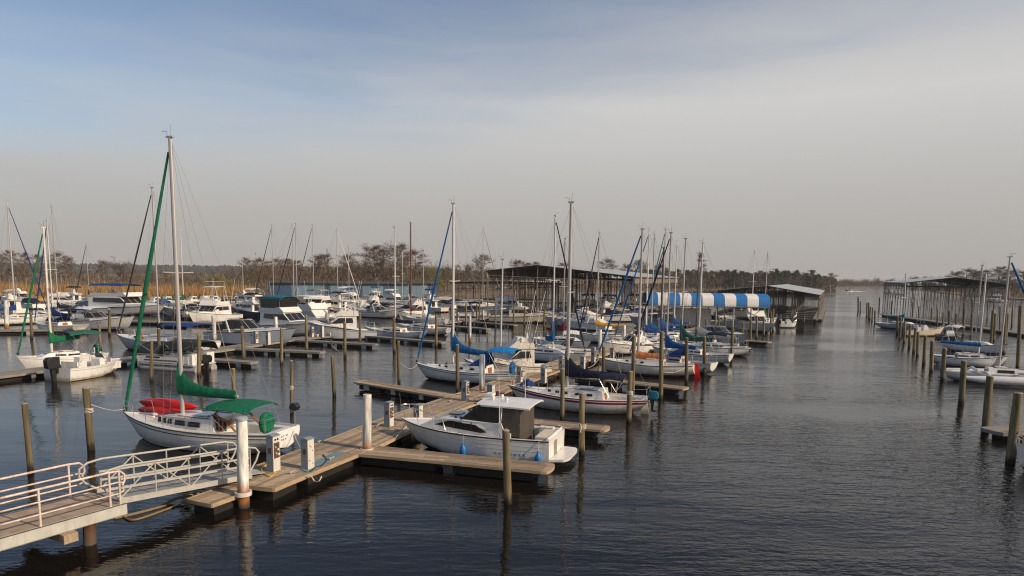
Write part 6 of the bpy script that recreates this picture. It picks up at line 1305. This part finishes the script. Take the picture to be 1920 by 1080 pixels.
SB('white sailboat crowded with gear on deck, transom beside the timber pile', (745, 606), (845, 615), B=.30, f=(.95, .9, 1.2), mast_top=470, mast_x=.0, rs=.6, lod=1, tw=.65, spar='alu', cover='cv_white')
SB('sailboat with a reddish brown wooden mast and brown furled sail', (752, 590), (838, 598), B=.30, mast_top=418, mast_x=.28, mast_r=.11, spar='spar_brown', cover='spar_brown', cover_top=1.3, boom_end=.0, hull='gel_grey', lod=2, f=(1.1, 1.0, 1.5))
fly('white cruiser with a sunlit sloping stern, right of the brown wooden mast', dict(f=(1.0, 1.2, 1.7), house=(-.3, .12), hh=1.5, top=None, hull='gel_old', superm='gel', ladder=True), (745, 583), (812, 590))
fly('white trawler yacht seen from its square stern, in the middle of the basin', dict(f=(1.1, 1.2, 1.9), house=(-.38, .15), hh=1.6, bridge=(-.3, .05), tophard=True, top='gel', topz=1.7, plat='gel'), (684, 572), (712, 579))
fly('white trawler with a blue bow cover in front of the pale blue shed', dict(f=(1.1, 1.2, 1.9), house=(-.3, .1), hh=1.6, top='cv_grey', topz=1.9, stripe_m='blue_stripe', hull='gel'), (560, 572), (618, 574))
fly('white sportfisher with a tall tower, behind the near tall mast', dict(f=(1.0, 1.2, 1.9), house=(-.25, .15), hh=1.4, tower=2.8, rods=True), (352, 584), (438, 588))
fly('tan sided cabin cruiser with a bow pointing right, beyond the dark finger docks', dict(f=(.95, 1.1, 1.6), hull='cream', superm='cream', house=(-.2, .1), hh=1.2, bh=.4, bridge=(-.15, .0), top=None, boot='rub_brown', stripe_m='rub_brown'), (1046, 588), (922, 592))
express('white cruiser with a teal windscreen behind the tan cruiser', dict(f=(.95, 1.1, 1.5), canvas='black', top='cv_navy', stripe_m='navy'), (945, 579), (852, 584))
fly('white cruiser with small tower behind the tan cruiser', dict(f=(1, 1.2, 1.8), tower=2.6, house=(-.2, .15)), (990, 571), (920, 574))
t_, _, _ = console('dark open dinghy with a yellow cushion tied to the pale pier', dict(hull='hull_dark', boot='hull_dark', ob='black', f=(.6, .5, .9), seat='yellow', deck='black'), (305, 586), (395, 593), name='dinghy', cat='dinghy')
fly('cruiser with navy canvas covers at the stern of the dark dinghy', dict(f=(1.0, 1.1, 1.7), top=None, hull='gel_grey', superm='gel_grey', win='navy'), (345, 573), (420, 580))
console('white runabout heaped with pale gear, moored by the grey express cruiser', dict(top=None), (390, 583), (432, 587))
# small day boats along the marsh edge: all alike
def dayboat(): 
    t = thing('day_boat', 'small white day boat with three square cabin windows, in the row along the marsh', 'motorboat', (0, 0, 0), 0, 'small white day boats along the marsh'); L = 6.4
    Hh = Hull(L, 2.4, (.8, .85, 1.25), 'power', .9, hull='cream', boot='rub_brown', rub='gel', n=12, pit=(.05, .45, .85, .4)); Hh.build_hull(t); Hh.build_deck(t)
    w = Hh.hw(.78, .1, .8); m = MB(); m.ext([(-.1, .7), (-.1, 1.95), (.9, 1.95), (1.35, 1.1), (2.0, 1.0), (2.0, .8)], w, 'gel'); c = m.build('cabin', t, 30)
    for k in range(3):
        for s in (1, -1): m = MB(); m.pane([(.0+k*.33, 1.25), (.26+k*.33, 1.25), (.26+k*.33, 1.75), (.0+k*.33, 1.75)], w, 'glass', s); m.build('window', c, 0)
    for y in (-.6, 0, .6): m = MB(); m.box((-.115, y, 1.5), (.03, .45, .55), 'glass'); m.build('window', c, 0)
    outboard(t, (-L/2-.2, 0, .7), 'cv_grey', 1.1); return t
db = dayboat()
for i, (px, py, hd) in enumerate(((318, 572, 1.15), (342, 571.5, 1.05), (366, 571, 1.1), (387, 570.5, 1.2), (407, 570, 1.0), (296, 573, 1.2), (450, 570, .3), (470, 569, .5))):
    p = G(px, py); hd = math.pi+hd-.2
    if i == 0: db.location = p; db.rotation_euler = (0, 0, hd)
    else: dup(db, p, hd)
# many boats farther back: hull under each distant mast
for lab, px, py, top, hd, k in (('sailboat with thin mast before the marsh reeds', 168, 566, 457, 2.9, dict(cover='cv_navy', jib='cv_navy')), ('sailboat with white mast before the willow green scrub', 345, 580, 430, .4, dict(spar='spar_white', cover='cv_green')), ('sailboat with a dark jib left of the teal topped cruiser', 514, 582, 422, 2.9, dict(cover='hull_dark', jib='cv_navy', cover_top=1.0)), ('first of a close pair of sailboats with crossing masts', 552, 584, 418, .2, dict(cover='cv_navy')), ('second of the close pair, with a dark furled jib', 558, 590, 419, 2.9, dict(jib='cv_navy', cover='cv_navy')), ('sailboat with a dark jib before the blue trawler', 589, 581, 421, 2.9, dict(jib='cv_navy', cover='cv_navy')), ('sailboat with a short black mast', 615, 572, 467, 2.9, dict(spar='spar_black')), ('sailboat with forestay leaning left, behind the tower boat', 634, 577, 428, .3, dict(jib='spar_white')), ('sailboat with a short pale mast', 655, 573, 458, .5, dict()), ('sailboat with a pale stubby mast by the dark blue shed', 755, 568, 470, 2.8, dict(spar='spar_white')), ('sailboat left of the blue furled jib, far back', 905, 577, 425, .3, dict(jib='cv_grey')), ('sailboat alone behind the striped canopy', 1408, 607, 467, .5, dict(spar='spar_white', cover='cv_navy')), ('sailboat with a grey mast at the canopy right end', 1432, 610, 473, .6, dict(cover='cv_green')), ('sailboat with a low mast by the marsh shore', 457, 566, 487, .2, dict())):
    p = G(px, py); H = HZ(p, top); L = max(6.5, min(12, H*.72)); d = dict(lod=3, L=L, mast_h=H, mast_x=.08, B=.3); d.update(k); s_, c_ = math.cos(hd), math.sin(hd); sailboat(lab, d, loc=p-Vector((s_*L*.08, c_*L*.08, 0)), heading=hd)
rs_ = random.Random(3)
BK = ('low white hull among the crowded boats in front of the blue sheds', 'boats crowded in front of the blue sheds')
for i, (px, py) in enumerate(((700, 564), (722, 568), (660, 572), (780, 569), (800, 572), (820, 566), (640, 567), (500, 572), (480, 575), (528, 578), (740, 575), (865, 575), (1150, 590), (1180, 592), (1110, 588), (1205, 598), (1135, 600), (1165, 603), (20, 588), (50, 578), (120, 577))):
    p = G(px, py); hd = rs_.uniform(0, 6.28) if i > 14 else rs_.choice((2.8, -.3))+rs_.uniform(-.3, .3)
    (express if i % 2 else fly)(BK[0], dict(L=rs_.uniform(7.5, 10), f=(.95, 1.1, 1.6), **(dict(canvas=rs_.choice(('cv_navy', 'cv_white', 'cv_royal', 'cv_grey')), arch=i % 3 == 0) if i % 2 else dict(top=rs_.choice((None, 'cv_white', 'cv_royal'))))), loc=p, heading=hd, group=BK[1], cat='motorboat', name='moored_boat')
for i, (px, py, kind, c) in enumerate(((18, 574, 'e', 'cv_navy'), (40, 570, 'f', None), (70, 574, 'e', 'cv_gold'), (95, 571, 'e', 'cv_royal'), (135, 572, 'f', 'cv_navy'), (150, 584, 'e', 'cv_grey'), (268, 580, 'e', 'cv_navy'), (298, 582, 'e', 'cv_royal'), (350, 592, 'e', 'cv_navy'), (440, 577, 'e', 'hull_dark'), (462, 573, 'f', None), (482, 583, 'e', 'hull_dark'), (505, 590, 'e', 'cv_navy'), (540, 589, 'e', 'hull_dark'), (575, 588, 'e', 'cv_blue'), (600, 584, 'e', 'cv_navy'), (630, 586, 'f', 'cv_navy'), (645, 578, 'e', 'hull_dark'), (668, 586, 'e', 'cv_white'), (735, 586, 'e', 'cv_navy'), (770, 581, 'e', 'cv_grey'), (800, 584, 'f', None), (825, 579, 'e', 'cv_navy'), (1065, 612, 'e', 'cv_grey'), (1095, 618, 'e', 'cv_white'), (1120, 592, 'f', None), (1160, 584, 'e', 'cv_blue'), (1195, 588, 'f', 'cv_navy'), (1235, 600, 'e', 'cv_royal'), (1262, 612, 'e', 'cv_white'), (1300, 603, 'f', 'cv_white'), (1330, 608, 'e', 'cv_grey'), (1280, 597, 'e', 'cv_navy'), (205, 587, 'e', 'cv_royal'), (235, 583, 'e', 'hull_dark'), (322, 589, 'e', 'cv_grey'), (372, 597, 'e', 'cv_navy'), (455, 590, 'e', 'cv_white'), (470, 594, 'f', 'cv_navy'), (520, 596, 'e', 'cv_grey'), (590, 596, 'e', 'cv_navy'), (690, 593, 'e', 'hull_dark'), (718, 596, 'e', 'cv_grey'), (780, 592, 'e', 'cv_navy'), (1040, 600, 'e', 'cv_navy'), (1080, 602, 'e', 'cv_white'), (1225, 612, 'e', 'cv_grey'), (1345, 616, 'e', 'cv_white'))):
    p = G(px, py); hd = rs_.choice((2.8, -.3))+rs_.uniform(-.25, .25); cn = {'cv_navy': 'navy', 'cv_gold': 'gold', 'cv_royal': 'royal blue', 'cv_grey': 'grey', 'hull_dark': 'black', 'cv_blue': 'blue', 'cv_white': 'white', None: 'no'}[c]
    hullm = rs_.choice(('gel', 'gel', 'gel_old', 'gel_grey', 'navy', 'hull_dark' if i % 3 == 0 else 'gel'))
    wh = 'near the marsh edge' if px < 200 else 'in the left basin' if px < 470 else 'before the blue sheds' if px < 900 else 'behind the main pier masts' if px < 1250 else 'by the striped canopy'
    (express if kind == 'e' else fly)('small moored boat with %s canvas %s' % (cn, wh), dict(L=rs_.uniform(7, 9.5), f=(.95, 1.1, 1.6), hull=hullm, **(dict(canvas=c, arch=i % 3 == 0) if kind == 'e' else dict(top=c, bh=.5))), loc=p, heading=hd, group='moored boats %s with %s canvas' % (wh, cn), cat='motorboat', name='moored_boat')
# --- across the channel
b, h, l = SB('white trimaran with tall mast and a blue furled jib at the right edge', (1990, 703), (1772, 694), B=.16, f=(.75, .7, .8), mast_top=482, mast_x=-.03, mast_r=.07, jib='cv_blue', jib_r=.085, stripe_m='gel_grey', rub='gel', boot='gel_grey', bottom='hull_dark', cab=(-.14, .28, .5), wins=((-.06, .09),), wide_win=True, lod=1, cover=None, boom=False, rail=False, outboard='cv_grey', spar='alu', backstay=False)
for s in (1, -1):
    m = MB(); ll = l*.9; m.loft([[(x, s*2.3+.28*w*math.cos(a), .42+.34*math.sin(a)*w+.15*abs(x/ll*2)**3) for a in [2*math.pi*k/12 for k in range(12)]] for x, w in [((i/12-.5)*ll, max(.06, math.sin(math.pi*min(.98, max(.02, i/12)))**.5)) for i in range(13)]], 'gel'); m.build('float_hull', b, 50)
    m = MB(); m.tube([(.12*l, s*.5, .8), (.12*l, s*1.5, .9), (.12*l, s*2.3, .7)], .1, 'gel', 8); m.tube([(-.2*l, s*.5, .8), (-.2*l, s*1.5, .9), (-.2*l, s*2.3, .7)], .1, 'gel', 8); m.build('crossbeam', b, 50)
SB('white sailboat with a low blue sail cover across the channel', (1892, 667), (1744, 664), B=.30, f=(.9, .8, 1.1), mast_top=512, mast_x=.12, cover='cv_blue', cover_top=.4, cover_h=.36, boom_end=-.40, boom_slope=.2, lod=1, spar='spar_white', stripe_m='gel_grey', boot='gel_grey')
SB('white sailboat with a grey mast, half hidden by the piles across the channel', (1890, 645), (1770, 640), B=.30, mast_top=498, mast_x=.0, lod=2, spar='alu', bimini='cv_white')
SB('low pale sailboat with teal sail cover and leaning white mast across the channel', (1735, 607), (1646, 604), B=.30, f=(.85, .8, 1.1), mast_top=515, mast_x=.05, tilt=-.03, hull='gel_blue', cover='cv_teal', cover_top=.8, lod=2, spar='spar_white')
console('cream centre console boat with flared bow to the right, across the channel', dict(hull='cream', boot='rub_brown', ob='black', f=(.85, .85, 1.35)), (1771, 612), (1694, 618))
console('dark open boat behind the cream centre console', dict(hull='hull_dark', f=(.6, .55, .9), deck='black', ob=None, seat='black'), (1795, 629), (1768, 626))
console('white bow of a motorboat at the right edge, below the last pile', dict(f=(.9, .85, 1.2), ob=None), (1903, 829), (2040, 838))
fly('small white cruiser under way far across the channel near the steel boathouse', dict(L=8, f=(.9, 1, 1.5), top='cv_navy'), loc=G(1865, 566), heading=2.9)
t_, _, _ = express('tiny motorboat speeding up the river with a white wake', dict(L=6.5, f=(.8, .85, 1.2), hull='gel_grey', canvas=None, arch=False), loc=G(1590, 545.5), heading=1.9, name='speedboat', cat='motorboat')
m = MB(); wk = random.Random(2); c0 = G(1590, 546); 
for i in range(160):
    q = wk.random(); x = c0.x+wk.gauss(0, .6+q*3.2)*(1 if wk.random() > .0 else 1); y = c0.y-2.5-q*10; s = wk.uniform(.25, .7)*(1-.5*q)
    m.loft([[(x+r*s*math.cos(a), y+r*s*math.sin(a), z*s) for a in [2*math.pi*k/6 for k in range(6)]] for r, z in ((1, -.1), (.8, .3), (.3, .5))], 'foam_white')
tag(m.build('wake_foam', None, 40), 'white churned wake behind the tiny speeding motorboat', None, None, 'stuff')
# --- cords and coils on the pier boards
for k, (lab, pts, m_) in enumerate((('yellow power cord from the outlet pedestal to the green sailboat', ((516, 886, .52), (508, 893, .52), (498, 890, .52), (490, 880, .52), (500, 871, .52), (508, 862, .8)), 'yellow'), ('black power cord lying across the boards near the blank pedestal', ((582, 884, .52), (592, 876, .52), (604, 872, .52), (612, 862, .52), (606, 852, .52)), 'black'), ('pale dock line snaking over the boards before the white cruiser bow', ((740, 803, .52), (752, 806, .52), (764, 800, .52), (772, 806, .52), (768, 797, 1.0)), 'rope'), ('pale rope dangling off the pier edge below the blank pedestal', ((578, 892, .52), (584, 894, .45), (590, 902, .3), (598, 902, .35), (603, 893, .5)), 'rope'), ('grey hose looped on the boards by the pedestal with the red hose', ((890, 750, .52), (900, 755, .52), (912, 752, .52), (908, 745, .52), (896, 744, .52), (888, 748, .52)), 'rope_old'))):
    rope(lab, [G(*q) for q in pts], .022, m_, 'electric_cable' if 'cord' in lab else 'rope', 'cable' if 'cord' in lab else 'rope')
def moor(lab, root, lp, end, sag=.2):
    a = local(root, lp); rope(lab, [a, a.lerp(end, .5)-Vector((0, 0, sag)), end], .016, 'rope')
moor('bow line of the maroon striped sailboat running to the pier', b3_, (l3/2-.2, .1, 1.15), G(934, 741, .52))
moor('stern line of the maroon striped sailboat to the thick pile', b3_, (-l3/2+.3, .8, .95), Vector((*G(1179, 792)[:2], 1.6)))
moor('slack bow line of the blue covered sailboat to the timber pile behind it', b4_, (l4/2-.3, -.2, 1.15), Vector((*G(748, 718)[:2], 1.5)), .5)
moor('stern line of the blue covered sailboat to the pier', b4_, (-l4/2+.3, .7, .95), G(958, 730, .52))
moor('bow line of the orange covered sailboat to the pier', b9_, (l9/2-.3, .1, 1.15), G(1102, 690, .52))
moor('stern line of the orange covered sailboat to the tall pile', b9_, (-l9/2+.4, .8, .95), Vector((*G(1239, 748)[:2], 1.7)), .25)
moor('bow line of the white hardtop cruiser to the pier', bay, (bL/2-.35, .15, 1.25), G(742, 820, .52), .1)
def cleat(lab, px, py):
    p = G(px, py, .515); mb = MB(); mb.tube([(-.16, 0, .09), (-.1, 0, .075), (.1, 0, .075), (.16, 0, .09)], [.015, .026, .026, .015], 'galv', 6)
    for x in (-.055, .055): mb.tube([(x*1.3, 0, 0), (x, 0, .07)], .022, 'galv', 6)
    o = mb.build('dock_cleat', None, 50); o.location = p; o.rotation_euler = (0, 0, AX); tag(o, lab, 'cleat', 'galvanised cleats on the pier')
for lab, px, py in (('cleat on the near pier edge, left of the blank pedestal', 548, 888), ('cleat on the near pier edge below the blue painted sheet', 622, 862), ('cleat on the far pier edge beside the green sailboat stern', 600, 830), ('cleat on the far pier edge left of the outlet pedestal', 708, 800), ('cleat on the far pier edge by the empty finger dock', 845, 753)): cleat(lab, px, py)
def wrap(lab, base, z, r):
    p = G(*base, 0); mb = MB()
    for k in range(4): mb.tube([(p.x+(r+.012)*math.cos(a), p.y+(r+.012)*math.sin(a), z+.045*k+.02*math.sin(a+k)) for a in [2*math.pi*q/16 for q in range(17)]], .02, 'rope', 5)
    tag(mb.build('rope_wrap', None, 60), lab, 'rope', 'rope turns round the piles')
wrap('rope turns round the pile right of the white cruiser stern', (1091, 852), 1.15, .128); wrap('rope turns round the pile at the maroon striped sailboat stern', (1179, 792), 1.5, .14); wrap('rope turns round the tall pile behind the green bimini', (547, 773), 1.3, .10); wrap('rope turns round the thick left pile with the green sailboat line', (171, 843), 1.62, .146); wrap('rope turns round the stout pile behind the blue sail cover', (851, 690), 1.0, .125)
# --- birds
def bird(label, p, s, m, rz, name):
    t = MB(); t.tube([(-.42, 0, .28), (-.28, 0, .34), (-.08, 0, .45), (.10, 0, .56), (.17, 0, .68), (.12, 0, .80), (.14, 0, .93), (.22, 0, .99), (.29, 0, .98), (.36, 0, .965), (.50, 0, .93)], [.02, .07, .13, .12, .065, .045, .042, .06, .05, .022, .006], m, 10)
    for y in (.05, -.05): t.tube([(-.02, y, .42), (.03, y, .22), (-.01, y, .0)], [.03, .014, .012], 'black', 5); t.tube([(-.01, y, .005), (.1, y, .005)], .01, 'black', 4)
    o = t.build(name, None, 60); o.location = p; o.scale = (s, s, s); o.rotation_euler = (0, 0, rz); tag(o, label, 'bird')
p = G(627, 741); p.z = HZ(p, 668)+.03; bird('grey heron standing on a timber pile in the basin', p, .95, 'feather', 2.6, 'heron')
p = G(1491, 599, .6); bird('white egret on the floating dock of the low boathouse', p, 1.2, 'feather_white', .4, 'egret')
# ---------------------------------------------------------------- trees and scrub
rt = random.Random(21)
def row(kind, xs, d, label, grp, wide=1.0, jd=20, jt=2):
    for q in xs: tree(kind, q[0]+rt.uniform(-1, 1), q[1]+rt.uniform(-jt, jt), d+rt.uniform(-jd, jd), label, grp, wide*(q[2] if len(q) > 2 else 1))
g1 = 'bare trees behind the marsh reeds'; l1 = 'bare twiggy cypress standing behind the marsh reeds'
row('cypress', [(0, 475), (14, 480), (36, 472), (62, 477), (88, 480), (126, 477), (141, 483), (205, 492), (470, 487), (-20, 478)], 262, l1, g1, .8)
tree('hardwood', 236, 478, 262, 'broad rounded bare tree standing out above the reeds', 'bare trees behind the marsh reeds', 1.35, 0); tree('hardwood', 296, 492, 275, 'second rounded bare tree right of the broad one above the reeds', 'bare trees behind the marsh reeds', 1.2, 1)
row('hardwood', [(20, 490), (50, 492), (75, 490), (105, 494), (160, 496), (185, 494), (262, 496), (320, 498), (350, 499), (378, 497), (402, 503), (430, 498), (452, 493), (474, 492)], 300, 'low bare tree in the grey brown thicket behind the marsh', 'low bare trees of the marsh thicket', 1.3)
row('hardwood', [(485+11*i+rt.uniform(-4, 4), 488+rt.uniform(-5, 6)) for i in range(36)], 300, 'slim brown tree in the continuous wood behind the sheds', 'slim trees of the wood behind the sheds', .8, 20)
g2 = 'tall bare trees behind the blue sheds'; l2 = 'tall flat topped bare cypress behind the blue sheds'
row('cypress', [(495, 487), (522, 486), (560, 489), (602, 479), (614, 477), (655, 480), (705, 464, 1.15), (722, 470), (748, 461, 1.2), (780, 474), (545, 486)], 258, l2, g2, 1.0, 14)
row('hardwood', [(505, 495), (532, 492), (575, 492), (590, 490), (628, 488), (642, 487), (670, 478, 1.2), (684, 476), (730, 480), (765, 474), (795, 488), (835, 493), (690, 490), (655, 495), (618, 494)], 285, 'brown bare tree in the dense stand behind the blue sheds', 'brown bare trees behind the blue sheds', 1.15, 20)
row('willow', [(803, 487, 1.1), (818, 493, .8)], 250, 'tree flushed yellow green with new leaf, right of the tall cypresses', 'budding yellow green trees', 1.2, 4)
row('willow', [(412, 506), (440, 508, .9), (475, 506)], 245, 'low yellow green budding tree at the end of the reeds', 'low budding trees by the reeds', 1.6, 5)
row('hardwood', [(845, 496), (866, 500), (884, 491), (925, 493), (950, 491), (855, 503), (900, 498), (935, 500)], 330, 'slender bare tree left of the largest boathouse', 'slender bare trees by the largest boathouse', 1.0)
row('cypress', [(905, 478), (966, 487), (985, 494), (1002, 492), (1052, 493), (1130, 489), (1170, 496), (1190, 490), (1232, 500)], 320, 'flat topped bare cypress showing above the largest boathouse roof', 'cypresses above the largest boathouse', 1.0)
tree('cypress_thin', 1305, 476, 300, 'tall thin sparse bare cypress right of the largest boathouse', None, 1.0, 0)
row('pine', [(1212+13*i+rt.uniform(-4, 4), 507+rt.uniform(-3, 5)+max(0, i-18)*.6) for i in range(25)], 470, 'dark green pine in the tree line beyond the striped canopy', 'pines beyond the striped canopy', 1.25, 50)
row('hardwood', [(1225+14*i+rt.uniform(-5, 5), 514+rt.uniform(-3, 5)+max(0, i-14)*.5) for i in range(23)], 430, 'reddish bare tree mixed into the tree line beyond the striped canopy', 'bare trees beyond the striped canopy', 1.3, 40)
row('cypress', [(1545, 513), (1534, 518), (1415, 510), (1500, 514)], 470, 'large bare cypress at the right end of the tree line on the river', 'cypresses on the river tree line', 1.2)
row('hardwood', [(1556+9*i+rt.uniform(-3, 3), 523+rt.uniform(-3, 3)) for i in range(14)], 835, 'small far tree on the low river bank in the distance', 'far trees up the river', 1.5, 15)
row('hardwood', [(1571, 517), (1584, 519), (1630, 516), (1650, 519), (1657, 518), (1610, 522)], 840, 'taller far tree poking above the low river bank', 'taller far trees up the river', 1.2, 10)
row('cypress', [(1700, 520), (1722, 519), (1775, 510), (1796, 505, 1.2), (1815, 507), (1832, 509), (1856, 502, 1.25), (1877, 510), (1902, 509, 1.1), (1925, 512), (1945, 508)], 335, 'flat topped cypress on the bank behind the steel boathouse', 'cypresses behind the steel boathouse', 1.1, 15)
row('hardwood', [(1700+16*i+rt.uniform(-5, 5), 514+rt.uniform(-4, 5)) for i in range(16)], 350, 'slim brown tree in the bank wood behind the steel boathouse', 'slim trees of the right bank wood', .9, 12)
row('hardwood', [(1790, 522), (1808, 521), (1825, 519), (1843, 522), (1866, 518), (1886, 522), (1910, 520), (1930, 522), (1760, 528), (1740, 530)], 365, 'rusty brown bare tree in the thicket behind the steel boathouse', 'bare trees behind the steel boathouse', 1.3, 15)
GP = lambda l: [G(*q) for q in l]
scrub('reed_bed', 'golden brown marsh reeds along the far left shore', GP(((-160, 563), (60, 562), (300, 562.5), (480, 565))), (2.0, 4.8), 17000, 'reed', 75, (.05, .13), .25)
scrub('thicket', 'grey brown twiggy undergrowth behind the reeds', GP(((-200, 543), (200, 543), (480, 548))), (5, 9), 15000, 'brush', 60, (.04, .12), .25)
scrub('undergrowth', 'brown tangled undergrowth behind the blue sheds', GP(((470, 556), (640, 555), (820, 553), (960, 546), (1020, 544))), (8, 14), 17000, 'brush', 45, (.04, .12), .25)
scrub('bank_scrub', 'reddish scrub on the shore behind the boathouses', GP(((940, 545), (1060, 544), (1200, 543), (1300, 542), (1420, 540), (1560, 537.5))), (4, 9), 9000, 'twig_red', 60, (.08, .25), .25)
scrub('far_bank_scrub', 'low brown scrub along the distant river bank', GP(((1540, 538), (1600, 538), (1665, 538.5))), (6, 11), 6000, 'brush', 60, (.12, .4), .25)
scrub('right_bank_scrub', 'brown scrub at the foot of the cypresses on the right bank', GP(((2000, 563), (1880, 558), (1815, 553), (1770, 548.5), (1740, 544.5), (1690, 541))), (4, 8), 7000, 'brush', 40, (.07, .2), .25)
tl = MB(); r = random.Random(4)
for i in range(13000):
    px = r.uniform(1180, 1562); d = r.uniform(480, 620) if px < 1500 else r.uniform(520, 700); b0 = G(px, 600); k = d/b0.y; x = b0.x*k
    top = (12.0+3.0*mnoise.noise((px*.035, 1, 0))+2.5*mnoise.noise((px*.12, 8, 0)))*(1 if px < 1500 else .8); z = .3+top*r.random()**.6; sz = r.uniform(.5, 1.5)
    tl.add([(x-sz, d, z-sz*.4), (x+sz, d+r.uniform(-1, 1), z-sz*.4), (x+r.uniform(-.6, .6), d+r.uniform(-1, 1), z+sz*r.uniform(.6, 1.3))], [(0, 1, 2)], r.choice(('leaf_pine', 'leaf_pine', 'brush', 'twig_red')))
tag(tl.build('far_wood_mass', None, 0), 'dense mixed wood behind the pines beyond the striped canopy', None, None, 'stuff')
# distant wooded rise beyond the marsh
mb = MB(); r = random.Random(9)
for i in range(5200):
    px = r.uniform(-260, 980); base = G(px, 600); k = r.uniform(1500, 1750)/base.y; x, y = base.x*k, base.y*k
    hgt = 22+4*mnoise.noise((x*.006, 0, 0))+2.5*mnoise.noise((x*.03, 5, 0)); z = hgt*r.random()**.55; s = r.uniform(3, 7)
    mb.add([(x-s, y, z-s*.4), (x+s, y+r.uniform(-2, 2), z-s*.4), (x+r.uniform(-2, 2), y+r.uniform(-2, 2), z+s*.55)], [(0, 1, 2)], 'far_wood')
mb.slab(lambda u, v: (lerp(-1500, 150, u), 1760+v*60, 16+4*mnoise.noise((lerp(-1500, 150, u)*.006, 0, 0))), 60, 1, 16, 'far_wood')
tag(mb.build('far_woods', None, 0), 'long dark wooded rise on the horizon beyond the marsh', None, None, 'stuff')
# ---------------------------------------------------------------- air
mh = bpy.data.materials.new('haze'); mh.use_nodes = True; hn = mh.node_tree; hn.nodes.remove(hn.nodes['Principled BSDF'])
pv = hn.nodes.new('ShaderNodeVolumePrincipled'); pv.inputs['Color'].default_value = (.92, .93, .95, 1); pv.inputs['Density'].default_value = .00016; pv.inputs['Anisotropy'].default_value = 0
hn.links.new(pv.outputs[0], hn.nodes['Material Output'].inputs['Volume']); MATS['haze'] = mh
hz_ = MB(); hz_.box((0, 2050, 18.5), (5100, 4300, 40), 'haze'); ho = hz_.build('haze', None, 0); tag(ho, 'thin pale haze over the water and the far shore', None, None, 'stuff')
